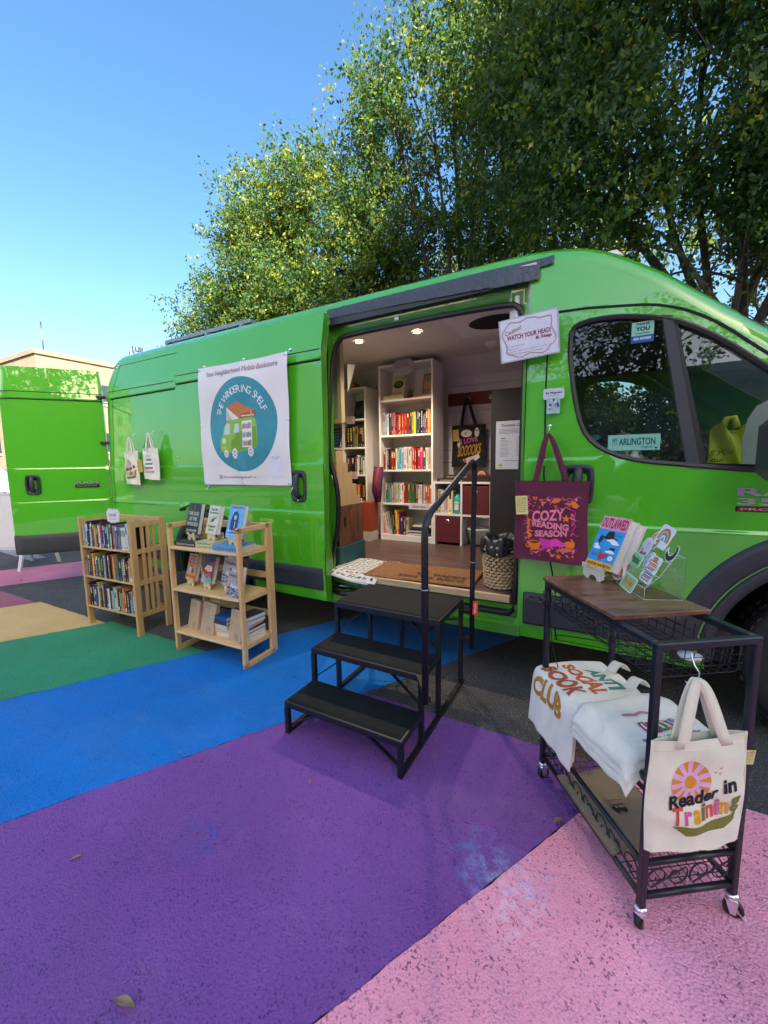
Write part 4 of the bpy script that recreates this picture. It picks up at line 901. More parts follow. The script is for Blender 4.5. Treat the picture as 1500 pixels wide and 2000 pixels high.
def L1(x,y): return (-3.71+dv[0]*x-dv[1]*y,-.676+dv[1]*x+dv[0]*y)
row('elnlkeaxwhvvntcdevswwwlk',L1(.04,.012),.59,dv,.665,.165,.20,.15,'top shelf of slatted bookcase','secondhand books in the slatted bookcase',11)
row('ekhyrexgklnekoautnehkca',L1(.04,.012),.59,dv,.42,.155,.205,.15,'middle shelf of slatted bookcase','secondhand books in the slatted bookcase',12)
row('dknbcxheknwxlzwdgcohdle',L1(.04,.012),.59,dv,.17,.145,.205,.15,'bottom shelf of slatted bookcase','secondhand books in the slatted bookcase',13)
def coverbook(name,label,cat,loc_,rot,Wd,Hh,T,cover,art,spinec=None,group=None,pages=PAGEW):
    """book seen from its cover; local frame x right, z up, cover at y=0 facing -y; spine on the left"""
    t=thing(name,label,cat,loc_,rot=rot,group=group)
    mb=MB().mat(pages); mb.box((.004,.0025,.003),(Wd-.004,T-.0025,Hh-.003)); mb.build('page_block',None,t)
    mb=MB().mat(H(cover,.35)); mb.box((0,0,0),(Wd,.0025,Hh)); mb.box((0,T-.0025,0),(Wd,T,Hh)); mb.mat(H(spinec or cover,.35)); mb.box((0,.0025,0),(.003,T-.0025,Hh)); mb.build('cover',None,t)
    mb=MB(); mb.M=frame((0,-.0004,0),(1,0,0),(0,0,1)); art(mb,Wd,Hh); mb.build('cover_art',None,t); return t
def lean(a,rz): return (R(-a),0,rz)
def stand(label,loc_,rz,c='#d9c7a0',w=.085,group='little easels holding display books'):
    t=thing('book_stand',label,'book stand',loc_,rz,group); mb=MB().mat(H(c,.6)); n=10
    pts=[(-w/2,.045),(w/2,.045),(w/2,.012),(w*.36,0),(w*.24,0)]+[(w*.2*math.cos(a),.018*math.sin(a)) for a in [PI*k/n for k in range(n+1)]]+[(-w*.24,0),(-w*.36,0),(-w/2,.012)]
    mb.poly([(x,-.01,z) for x,z in pts],.006,(0,-1,0)); mb.poly([(x*.8,.05,z) for x,z in pts],.006,(0,1,0))
    mb.box((-w/2,-.016,.040),(w/2,.05,.046)); mb.box((-w/2,-.022,.040),(-w/2+.02,-.016,.056)); mb.box((w/2-.02,-.022,.040),(w/2,-.016,.056)); mb.bar((0,.005,.046),(0,.05,.14),.03,.005)
    mb.build('easel',None,t); return t
# sign on the slatted bookcase
def wavy(w,h,n=44,amp=.08):
    o=[]
    for k in range(n):
        a=2*PI*k/n; c,s_=math.cos(a),math.sin(a); q=1+amp*math.sin(a*7+.6)
        x=w/2*math.copysign(abs(c)**.55,c)*q; y=h/2*math.copysign(abs(s_)**.55,s_)*q; o.append((x,y))
    return o
def signcard(name,label,loc_,rot,w,h,words,amp=.06,edge='#1c1c22',fill='#d4d0d6',group=None,lines=0,mt=None):
    t=thing(name,label,'sign',loc_,rot=rot,group=group); mb=MB().mat(H('#e6e6ea',.4)); P=wavy(w*1.05,h*1.08,amp=amp)
    mb.poly([(x,0,y) for x,y in P],.003,(0,1,0)); mb.build('card',None,t)
    mb=MB(); mb.M=frame((0,-.0006,0),(1,0,0),(0,0,1)); shp(mb,wavy(w,h,amp=amp),0,H(edge)); shp(mb,wavy(w*.965,h*.955,amp=amp),.0004,H(fill,.4))
    for (s_,x,y,tw,th,c) in words: text(mb,s_,x,y,tw,th,.0008,.01,.15,H(c))
    for k in range(lines): rect(mb,-w*.3,-h*.18-k*.008,w*.3,-h*.18-k*.008-.002,.0008,H('#555560'))
    mb.build('lettering',None,t); return t
p=L1(.46,.02); signcard('sign_card','small wavy-edged card reading used, clipped to the top of the slatted bookcase',(p[0],p[1]-.006,.925),(0,0,a1+.15),.12,.10,[('used',0,.01,.07,.035,'#a8506a')],lines=2,amp=.05,edge='#b0687c',fill='#dfe2ee')
# ------------------------------------------------------------------ ladder-style display shelf
s2=thing('display_shelf','pale wooden three-tier display shelf with open loop sides showing face-out new books','bookcase',(-2.59,-.645,0),R(2.2))
PW=mat('pale_wood',(.66,.43,.19,1),.48,var=.13,vs=6,stretch=(8,8,.5)); PWH=mat('pale_wood_long',(.72,.50,.24,1),.45,var=.12,vs=6,stretch=(.5,8,8))
W2=.66
for x in (.011,W2-.011):
    mb=MB().mat(PW); u=.022
    mb.bar((x,.018,0),(x,.018,.905),.022,.036,(0,1,0),.004); mb.bar((x,.262,0),(x,.262,.905),.022,.036,(0,1,0),.004)
    mb.bar((x,.0,.018),(x,.28,.018),.022,.036,(0,0,1),.004); mb.bar((x,.0,.888),(x,.28,.888),.022,.034,(0,0,1),.004)
    for z in (.14,.445,.738): mb.bar((x,.03,z),(x,.255,z),.020,.028)
    mb.build('side_frame',None,s2)
for x in (.02,W2-.02):
    mb=MB().mat(PW); mb.bar((x,.30,0),(x,.30,.905),.022,.034,(0,1,0),.004)
    mb.mat(GREYM); 
    mb.build('back_leg',None,s2)
for z in (.152,.458,.750):
    mb=MB().mat(PWH); mb.box((.022,-.004,z-.020),(W2-.022,.272,z),.006); mb.build('shelf',None,s2)
mb=MB().mat(PWH); mb.box((.03,.285,.85),(W2-.03,.30,.90),.003); mb.box((.03,.285,.52),(W2-.03,.30,.56)); mb.box((.03,.285,.25),(W2-.03,.30,.29)); mb.build('back_rail',None,s2)
c2,s2_=math.cos(R(2.2)),math.sin(R(2.2))
def L2(x,y,z): return (-2.59+c2*x-s2_*y,-.645+s2_*x+c2*y,z)
rz2=R(2.2)
def art_woods(mb,W,Hh):
    rect(mb,0,0,W,Hh,0,H('#23302c',.35)); 
    for k in range(26): r=random.Random(k); leaf2(mb,r.uniform(0.01,W-.01),r.uniform(Hh*.5,Hh-.01),.03,.012,r.uniform(0,3),.0002+.00001*k,H(r.choice(['#2f403a','#1a2421','#3b4a3e','#4a5040'])))
    for i,(s_,w) in enumerate((('THE GOD',.80),('OF THE',.6),('WOODS',.84))): text(mb,s_,W*.5,Hh*(.66-.17*i),W*w,Hh*.115,.001,.012,0,H('#d6dccf'))
    text(mb,'LIZ MOORE',W*.5,Hh*.12,W*.8,Hh*.07,.001,.01,0,H('#d6dccf')); rect(mb,W*.49,Hh*.72,W*.5,Hh*.99,.0008,H('#c8a8a8'))
def art_tell(mb,W,Hh):
    rect(mb,0,0,W,Hh,0,H('#c9d0b8',.35))
    for k in range(16): r=random.Random(k+50); disc(mb,r.uniform(.015,W-.015),r.uniform(.015,Hh-.015),.008,z=.0002+.00001*k,n=8,m=H(r.choice(['#d8c070','#b8c4a0','#e0d8b0'])))
    line2(mb,[(W*.25,Hh*.38),(W*.4,Hh*.5),(W*.62,Hh*.52),(W*.85,Hh*.66)],.005,.0006,H('#4a4030')); leaf2(mb,W*.5,Hh*.47,.035,.018,.6,.0007,H('#303436')); leaf2(mb,W*.66,Hh*.56,.03,.012,.2,.0007,H('#4a5a3a'))
    text(mb,'Tell Me',W*.5,Hh*.86,W*.6,Hh*.08,.001,.01,.1,H('#2a3a2a')); text(mb,'Everything',W*.5,Hh*.74,W*.8,Hh*.09,.001,.01,.1,H('#2a3a2a')); text(mb,'Elizabeth',W*.5,Hh*.27,W*.66,Hh*.09,.001,.01,.1,H('#2a3a2a')); text(mb,'Strout',W*.5,Hh*.15,W*.5,Hh*.08,.001,.01,.1,H('#2a3a2a'))
def art_atm(mb,W,Hh):
    rect(mb,0,0,W,Hh,0,H('#5fb2e6',.35)); 
    for k in range(12): r=random.Random(k+90); disc(mb,r.uniform(.02,W-.02),r.uniform(.02,Hh-.02),r.uniform(.006,.014),.006,.0002+.00001*k,10,H(r.choice(['#8fd0f2','#3f8fd0'])))
    shp(mb,[(W*.2,Hh*.12),(W*.22,Hh*.55),(W*.35,Hh*.78),(W*.55,Hh*.82),(W*.72,Hh*.7),(W*.74,Hh*.4),(W*.66,Hh*.14)],.0006,H('#20406e')); disc(mb,W*.5,Hh*.62,W*.1,Hh*.08,.0008,16,H('#b8b0d8')); line2(mb,[(W*.5,Hh*.5),(W*.52,Hh*.38),(W*.5,Hh*.3)],.006,.0008,H('#d8c8e8'))
    text(mb,'ATMOSPHERE',W*.5,Hh*.92,W*.84,Hh*.07,.001,.02,0,H('#c02050')); text(mb,'TAYLOR',W*.5,Hh*.2,W*.8,Hh*.07,.001,.02,0,H('#e8e8f4')); text(mb,'JENKINS REID',W*.5,Hh*.1,W*.84,Hh*.06,.001,.02,0,H('#d0d8f4'))
def art_pump(mb,W,Hh):
    rect(mb,0,0,W,Hh,0,H('#c98a5a',.4)); rect(mb,0,0,W,Hh*.3,.0003,H('#d09a40',.4)); 
    for i,(s_,w) in enumerate((('PUMPKIN',.66),('SPICE &',.6),('EVERYTHING',.86),('NICE',.4))): text(mb,s_,W*.5,Hh*(.90-.12*i),W*w,Hh*.075,.001,.015,0,H('#3a1c14'))
    disc(mb,W*.36,Hh*.38,W*.14,Hh*.1,.0006,16,H('#9fb8d0')); disc(mb,W*.66,Hh*.36,W*.13,Hh*.11,.0006,16,H('#3a4a6a'))
    for k in range(6): disc(mb,W*(.1+.16*k),Hh*.14,W*.08,Hh*.05,.0007+.0001*k,10,H(['#c85a1c','#a84818'][k%2]))
def art_red(mb,W,Hh):
    rect(mb,0,0,W,Hh,0,H('#8a2c34',.4)); shp(mb,[(0,Hh*.55),(W*.3,Hh*.6),(W,Hh*.95),(W,Hh),(0,Hh)],.0003,H('#2c3470')); disc(mb,W*.72,Hh*.86,W*.2,Hh*.09,.0005,14,H('#101830'))
    shp(mb,[(W*.1,Hh*.48),(W*.28,Hh*.64),(W*.82,Hh*.62),(W*.86,Hh*.46),(W*.5,Hh*.42)],.0006,H('#e8dcc8')); text(mb,'WANT TO',W*.46,Hh*.57,W*.5,Hh*.06,.001,.03,0,H('#b83028')); text(mb,'LIVE',W*.48,Hh*.49,W*.4,Hh*.06,.001,.03,0,H('#b83028'))
    shp(mb,[(0,0),(W,0),(W,Hh*.14),(W*.6,Hh*.36),(0,Hh*.2)],.0007,H('#5fa898')); shp(mb,[(0,0),(W*.4,0),(W*.1,Hh*.34),(0,Hh*.4)],.0008,H('#b8a8c4')); shp(mb,[(W*.34,Hh*.2),(W*.62,Hh*.42),(W*.74,Hh*.36),(W*.6,Hh*.16)],.0009,H('#c8402c'))
def art_wed(mb,W,Hh):
    rect(mb,0,0,W,Hh,0,H('#a89c94',.4))
    for k in range(46):
        r=random.Random(k+7); x=r.uniform(0.01,W-.01); y=r.uniform(.01,Hh*.42); line2(mb,[(x-.014,y-.006),(x,y+.004),(min(W,x+.014),y-.002)],r.uniform(.003,.007),.0003+.00001*k,H(r.choice(['#1c3c78','#2c5a9c','#b8c4d0','#142c5c'])))
    text(mb,'The',W*.40,Hh*.86,W*.3,Hh*.1,.001,.015,.15,H('#e4e0dc')); text(mb,'Wedding',W*.5,Hh*.68,W*.84,Hh*.13,.001,.01,.15,H('#1a2236')); text(mb,'People',W*.6,Hh*.35,W*.66,Hh*.15,.0012,.015,.1,H('#dfe4ea')); shp(mb,[(W*.66,Hh*.48),(W*.72,Hh*.48),(W*.69,Hh*.6)],.001,H('#1a1414')); disc(mb,W*.16,Hh*.88,W*.07,z=.001,n=12,m=H('#34549c'))
DG='face-out books on the display shelf'
def disp(name,lab,x,y,z,a,rz,W,Hh,T,cov,art,sp_=None,st_lab=None):
    if st_lab: p=L2(x+W/2,y+.01,z); stand(st_lab,(p[0],p[1],z),rz2+rz)
    coverbook(name,lab,'book',L2(x,y,z+(.046 if st_lab else 0)),lean(a,rz2+rz),W,Hh,T,cov,art,sp_,DG)
# flat stacks on the top shelf
def flat(lab,x,y,z,rz,W,D,T,c,group,title=None,tc='#d8d4cc',n=1,spine=None):
    t=thing('book',lab,'book',(x,y,z),rz,group); mb=MB().mat(H(c,.4)); mb.box((0,0,0),(W,D,.0025)); mb.box((0,0,T-.0025),(W,D,T)); mb.mat(H(spine or c,.4)); mb.box((0,-.002,0),(W,.001,T)); mb.build('cover',None,t)
    mb=MB().mat(PAGE if n else PAGEW); mb.box((.003,.001,.0025),(W-.003,D-.003,T-.0025)); mb.build('page_block',None,t)
    if title: mb=MB(); mb.M=frame((0,-.0026,0),(1,0,0),(0,0,1)); text(mb,title,W/2,T/2,W*.82,T*.42,0,.02,0,H(tc)); mb.build('lettering',None,t)
    return t
TG2='books lying flat on the top of the display shelf'
z=.750
flat('dark hardback lying flat under the left face-out book on the top tier',*L2(.03,.035,z),rz2,.215,.15,.030,'#1c2422',TG2,'THE GOD OF THE WOODS')
flat('upper cream book lying flat in the middle of the top tier',*L2(.238,.035,z+.0225),rz2-.04,.17,.15,.022,'#c8c49c',TG2,'TELL ME EVERYTHING','#5a5a3a')
flat('lower cream book lying flat in the middle of the top tier',*L2(.245,.03,z),rz2,.17,.15,.022,'#cfca9f',TG2,'TELL ME EVERYTHING','#5a5a3a')
flat('bright blue hardback lying flat at the right end of the top tier',*L2(.415,.02,z),rz2+.02,.20,.18,.030,'#3f9ad4',TG2,'ATMOSPHERE','#b02848')
disp('book','face-out dark green novel titled The God of the Woods on the top tier',.055,.10,z+.03,14,-.12,.145,.215,.032,'#1f2a27',art_woods,None,'small easel under the dark green novel')
disp('book','face-out pale green novel titled Tell Me Everything on the top tier',.27,.09,z+.045,16,-.16,.125,.19,.030,'#c9d0b8',art_tell,None,'small easel under the pale green novel')
disp('book','face-out light blue novel titled Atmosphere on the top tier',.455,.09,z+.03,16,-.12,.145,.215,.032,'#5fb2e6',art_atm,None,'small easel under the light blue novel')
z=.458
disp('book','face-out orange paperback titled Pumpkin Spice and Everything Nice on the middle tier',.035,.09,z,16,-.20,.12,.18,.032,'#b87848',art_pump,'#5a3a2a','small easel under the orange pumpkin paperback')
disp('book','face-out red, blue and teal book beside the orange paperback on the middle tier',.21,.08,z,16,-.20,.125,.185,.034,'#7a2028',art_red,'#6a1a24','small easel under the red and teal book')
disp('book','left one of two face-out paperbacks titled The Wedding People',.385,.09,z,14,-.18,.145,.215,.03,'#a89c94',art_wed,None,'small easel under the left blue-wave paperback')
disp('book','right one of two face-out paperbacks titled The Wedding People',.505,.02,z-.0,12,-.12,.14,.20,.03,'#a89c94',art_wed)
KR=mat('kraft_paper',(.50,.37,.22,1),.8,var=.1,vs=14,bump=.1,bs=40)
def wrapped(lab,x,y,z,a,rz,W,Hh,T,seed):
    t=thing('wrapped_book',lab,'wrapped book',L2(x,y,z),rot=lean(a,rz2+rz),group='books wrapped in kraft paper on the bottom tier')
    mb=MB().mat(KR); mb.box((0,0,0),(W,T,Hh),.004); mb.build('paper_wrap',None,t)
    r=random.Random(seed); mb=MB(); mb.M=frame((0,-.0006,0),(1,0,0),(0,0,1)); mb.mat(H('#3a3430'))
    for k in range(9):
        y_=Hh*(.88-.065*k); w_=W*r.uniform(.35,.7) if k>2 else W*.5; x_=W*.12
        pts=[(x_+w_*i/14,y_+r.uniform(-.0015,.0015)) for i in range(15)]; line2(mb,pts,.0022 if k<2 else .0011)
    for k in range(3):
        pts=[(W*(.55+.12*k)+.01*math.sin(i*1.7),Hh*.06+i*.006) for i in range(8)]; line2(mb,pts,.002)
    mb.build('handwriting',None,t); return t
z=.152
wrapped('kraft-wrapped book at the left end of the bottom tier, tallest writing at its top',.045,.07,z,12,-.16,.12,.205,.03,1)
wrapped('kraft-wrapped book second from the left on the bottom tier',.20,.045,z,14,-.10,.14,.215,.034,2)
wrapped('rightmost kraft-wrapped book on the bottom tier, beside the side frame',.475,.04,z,12,-.1,.12,.205,.02,3)
def stack(lab,x,y,z,cols,seed,W=.12,D=.16,grp=''):
    r=random.Random(seed)
    for i,c in enumerate(cols):
        T=r.uniform(.02,.03); q=L2(x+r.uniform(-.006,.006),y+r.uniform(-.005,.005),z); nm,hx=NM[c]
        flat('%s flat paperback, %s from bottom %s'%(nm,ORD[i],lab),*q,rz2+r.uniform(-.12,.12)+PI/2*0,W,D,T,hx,grp,n=0,spine='#c9c6bc' if r.random()<.6 else None); z+=T+.0006
stack('of pile between wrapped books',.345,.06,.152,'wcwxb',5,grp='piled paperbacks on the bottom tier')
stack('of pile at right end, bottom tier',.525,.075,.152,'wchrwx',6,.105,.15,grp='piled paperbacks on the bottom tier')
# ------------------------------------------------------------------ wheeled cart
cx_,cy_=.139,-1.114
Lv=Vector((-.286,.452,0)).normalized(); Sv=Vector((.227,.159,0)).normalized()
cart=thing('wheeled_cart','black metal wheeled cart with a brown wood top over wire baskets beside the cab door','cart',(cx_,cy_,0),math.atan2(Sv.y,Sv.x))
def Cw(x,y,z): p=Vector((cx_,cy_,0))+Sv*x+Vector((-Sv.y,Sv.x,0))*y; return (p.x,p.y,z)
CW_,CL=.277,.535; Pt=.0195; ct=MB().mat(STEEL)
CS=mat('cart_steel',(.012,.016,.021,1),.33,var=.2,vs=20)
for i,(x,y) in enumerate(((0,0),(CW_,0),(0,CL),(CW_,CL))):
    mb=MB().mat(CS); mb.box((x-Pt/2,y-Pt/2,.068),(x+Pt/2,y+Pt/2,.808),.003); mb.build('leg',None,cart)
mb=MB().mat(CS)
for z,w in ((.804,.020),):
    e_=.010; mb.box((-e_,-e_,z),(CW_+e_,e_,z+w),.003); mb.box((-e_,CL-e_,z),(CW_+e_,CL+e_,z+w),.003); mb.box((-e_,e_,z),(e_,CL-e_,z+w),.003); mb.box((CW_-e_,e_,z),(CW_+e_,CL-e_,z+w),.003)
mb.build('top_frame',None,cart)
for z,r_ in ((.10,.009),(.20,.008),(.44,.009)):
    mb=MB().mat(CS)
    for a,b in (((0,0,z),(CW_,0,z)),((0,CL,z),(CW_,CL,z)),((0,0,z),(0,CL,z)),((CW_,0,z),(CW_,CL,z))): mb.tube([a,b],r_,8)
    mb.build('rail',None,cart)
def mesh_floor(z,dx=.030,r_=.0018):
    mb=MB().mat(CS); n=int(CW_/dx)
    for i in range(1,n+1): x=CW_*i/(n+1); mb.tube([(x,0,z),(x,CL,z)],r_,4,caps=False)
    n=int(CL/dx)
    for i in range(1,n+1): y=CL*i/(n+1); mb.tube([(0,y,z),(CW_,y,z)],r_,4,caps=False)
    return mb
mesh_floor(.104).build('wire_shelf',None,cart); mesh_floor(.445).build('wire_shelf',None,cart)
# scrolls between the lower rails
def scroll(mb,o_,u,L,h):
    pts=[]
    for k in range(26): a=-2.3*PI*k/25; r_=h*.08+h*.34*k/25; pts.append((L*.28-r_*math.cos(a)*1.0,h*.5+r_*math.sin(a)))
    for k in range(1,26): a=2.3*PI*(1-k/25); r_=h*.08+h*.34*(1-k/25); pts.append((L*.72+r_*math.cos(-a)*1.0,h*.5-r_*math.sin(-a)))
    mb.tube([(o_[0]+u[0]*p[0],o_[1]+u[1]*p[0],o_[2]+p[1]) for p in pts],.0022,5)
mb=MB().mat(CS)
for k in range(2): scroll(mb,(.012+.127*k,0,.108),(1,0),.125,.085); scroll(mb,(.012+.127*k,CL,.108),(1,0),.125,.085)
for k in range(4):
    for x in (0,CW_): scroll(mb,(x,.012+.128*k,.108),(0,1),.128,.085)
mb.build('scroll_trim',None,cart)
# upper wire baskets
mb=MB().mat(CS); r_=.0018; zb,zt=.715,.792; n=9
for i in range(n+1): x=.016+(CW_-.032)*i/n; mb.tube([(x,.02,zt),(x,.03,zb),(x,CL-.03,zb),(x,CL-.02,zt)],r_,4)
for i in range(15): y=.025+(CL-.05)*i/14; mb.tube([(.014,y,zt),(.02,y,zb),(CW_-.02,y,zb),(CW_-.014,y,zt)],r_,4)
for z in (.74,.765): mb.tube([(.014,.02,z),(CW_-.014,.02,z),(CW_-.014,CL-.02,z),(.014,CL-.02,z)],r_,4,True)
mb.build('wire_basket',None,cart)
mb=MB().mat(CS)
for k in range(5):
    y=.13+.085*k; x=-.02; mb.tube([(x,y,.80),(x,y,.765-.0*k),(x,y+.06,.765),(x,y+.06,.79)],.0022,5); mb.tube([(x-.004,y+.02,.79),(x-.004,y+.02,.748),(x-.004,y+.085,.748)],.0022,5)
mb.build('hook_rail',None,cart)
mb=MB().mat(CS); mb.tube([(-.02+.0*k_,CL+.03*math.sin(k_),.755+.0*k_) if False else (-.045-.028*math.sin(k_),CL-.005+.035*math.cos(k_),.755) for k_ in [2*PI*q/16 for q in range(16)]],.005,6,True); mb.build('bottle_ring',None,cart)
WOODT=mat('rustic_brown_top',(.16,.080,.042,1),.32,var=.75,vs=5,stretch=(1.2,6,6),bump=.05)
mb=MB().mat(WOODT); mb.box((-.016,.142,.826),(CW_+.014,CL+.014,.840),.002); mb.build('wood_top',None,cart)
mb=MB().mat(CS); mb.box((-.012,CL-.3,.30),(.0,CL,.31)) if False else mb.tube([(0,CL,.46),(0,CL,.46)],.001,3)
# casters
for i,(x,y,a) in enumerate(((0,0,.5),(CW_,0,-.7),(0,CL,.2),(CW_,CL,.4))):
    t=bpy.data.objects.new('caster',None); 
    mb=MB().mat(CHR); mb.lathe([(.001,.070),(.015,.070),(.016,.060),(.012,.058),(.010,.052),(.014,.050)],14,(x,y,0)); M0=mb.M.copy(); mb.M=Matrix.Translation((x,y,0))@Matrix.Rotation(a,4,'Z')
    for s_ in (-1,1): mb.add([(-.014,s_*.012,.053),(.014,s_*.012,.053),(.010,s_*.012,.014),(-.002,s_*.012,.014)],[(0,1,2,3)]); mb.add([(-.014,s_*.0135,.053),(.014,s_*.0135,.053),(.010,s_*.0135,.014),(-.002,s_*.0135,.014)],[(3,2,1,0)])
    mb.box((-.014,-.013,.050),(.014,.013,.054))
    if i==1: mb.bar((.01,0,.03),(.035,0,.004),.02,.003)
    f=mb.build('caster_fork',None,cart)
    mb=MB().mat(mat('caster_tyre',(.01,.01,.011,1),.4,var=0)); mb.M=Matrix.Translation((x,y,0))@Matrix.Rotation(a,4,'Z'); mb.lathe([(.012,-.009),(.021,-.009),(.024,-.005),(.024,.005),(.021,.009),(.012,.009)],20,(.006,0,.0245),'y'); wh=mb.build('caster_wheel',None,cart)
    mb=MB().mat(GREYM); mb.M=Matrix.Translation((x,y,0))@Matrix.Rotation(a,4,'Z'); mb.lathe([(.001,-.010),(.012,-.0095),(.012,.0095),(.001,.010)],14,(.006,0,.0245),'y'); mb.build('caster_hub',None,wh)
# ------------------------------------------------------------------ tote bags
def cloth(name,c,var=.06): return mat(name,c,.85,var=var,vs=6,bump=.25,bs=420,sheen=.2)
CAN=cloth('canvas_natural',(.80,.81,.66,1)); CANW=cloth('canvas_white',(.82,.82,.72,1)); MAR=cloth('canvas_maroon',(.115,.012,.045,1),.15); BLKC=cloth('canvas_black',(.006,.0055,.007,1))
def tote(label,loc_,rz,W,Hh,m,strap,hookz,art,seed=1,thick=.022,lean_=0,group=None,hookx=None,bulge=1,top=0,cat='tote bag',rot=None,sw=.026,straps=True):
    """local: x right 0..W, z up 0..Hh bottom to mouth, front faces -y"""
    t=thing('tote_bag',label,cat,loc_,rot=rot or (0,0,rz),group=group); r=random.Random(seed); ph=[r.uniform(0,6) for _ in range(6)]; hookx=W/2 if hookx is None else hookx
    def fy_(u,v):
        e=math.sin(PI*min(1,max(0,u)))**.5*(1-.15*v)
        return -thick*e*bulge*(.55+.25*(1-v))-.0035*math.sin(9*u+7*v+ph[0])*e-.0028*math.sin(17*u-6*v+ph[1])*e-.002*math.sin(5*u+19*v+ph[2])
    def edge(u,v): return (W*u+.004*math.sin(6*v+ph[3])*(1 if u>.5 else -1), Hh*v-.010*math.sin(PI*u)*(1-v)*0+.005*math.sin(4*u+ph[4])*(1-v)+.0*u)
    mb=MB().mat(m)
    mb.grid(lambda u,v:(edge(u,v)[0],fy_(u,v),edge(u,v)[1]),30,34)
    mb.grid(lambda u,v:(edge(1-u,v)[0],thick*.5*math.sin(PI*u)**.5,edge(1-u,v)[1]),14,14)
    # hem at the mouth
    mb.tube([(edge(u,1)[0],fy_(u,1)-.0008,Hh-.001) for u in [k/24 for k in range(25)]],.0016,5)
    mb.tube([(edge(u,1)[0],fy_(u,.93)-.0003,Hh*.925) for u in [k/24 for k in range(25)]],.0008,4)
    for u in (0,1): mb.tube([(edge(u,k/16)[0],0,edge(u,k/16)[1]) for k in range(17)],.0022,5)
    mb.tube([(edge(k/16,0)[0],0,edge(k/16,0)[1]) for k in range(17)],.0022,5); mb.build('bag_body',None,t)
    if straps:
        for fr in (0,1):
            mb=MB().mat(m); vs=[]; n=26; x1,x2=W*.27,W*.73; yb=fy_(.27,1)-.001 if fr==0 else .008
            for k in range(n+1):
                q=k/n; 
                a=abs(2*q-1); zz=Hh-.02+(hookz-Hh+.02)*(1-a**1.5) if True else 0
                xx=x1+(x2-x1)*q if hookx is None else (x1+(hookx-x1)*min(1,(1-a)**.8) if q<.5 else x2+(hookx-x2)*min(1,(1-a)**.8))
                yy=yb*(a)+(-.004-.006*(1-fr))*(1-a)
                tx=.5 if .42<q<.58 else 1
                if q<=.5: dx=sw/2; 
                cs=1-.55*(1-a)**4
                vs+=[(xx-sw/2*cs,yy+.004*math.sin(k*.5)*0,zz-(0 if abs(q-.5)>.08 else .0)),(xx+sw/2*cs,yy-.004*(1-a),zz)]
            fs=[(2*i,2*i+1,2*i+3,2*i+2) for i in range(n)]; mb.add(vs,fs,True); o=mb.build('strap',None,t); md=o.modifiers.new('s','SOLIDIFY'); md.thickness=.0022
    if art:
        mb=MB(); art(mb,W,Hh); refine(mb); out=[]
        for (x,y,z) in mb.v: u,v=x/W,y/Hh; out.append((x,fy_(u,v)-.0009-z,y))
        mb.v=out; mb.build('printed_design',None,t)
    return t
def sub(mb_draw,mb,step=.012):
    pass
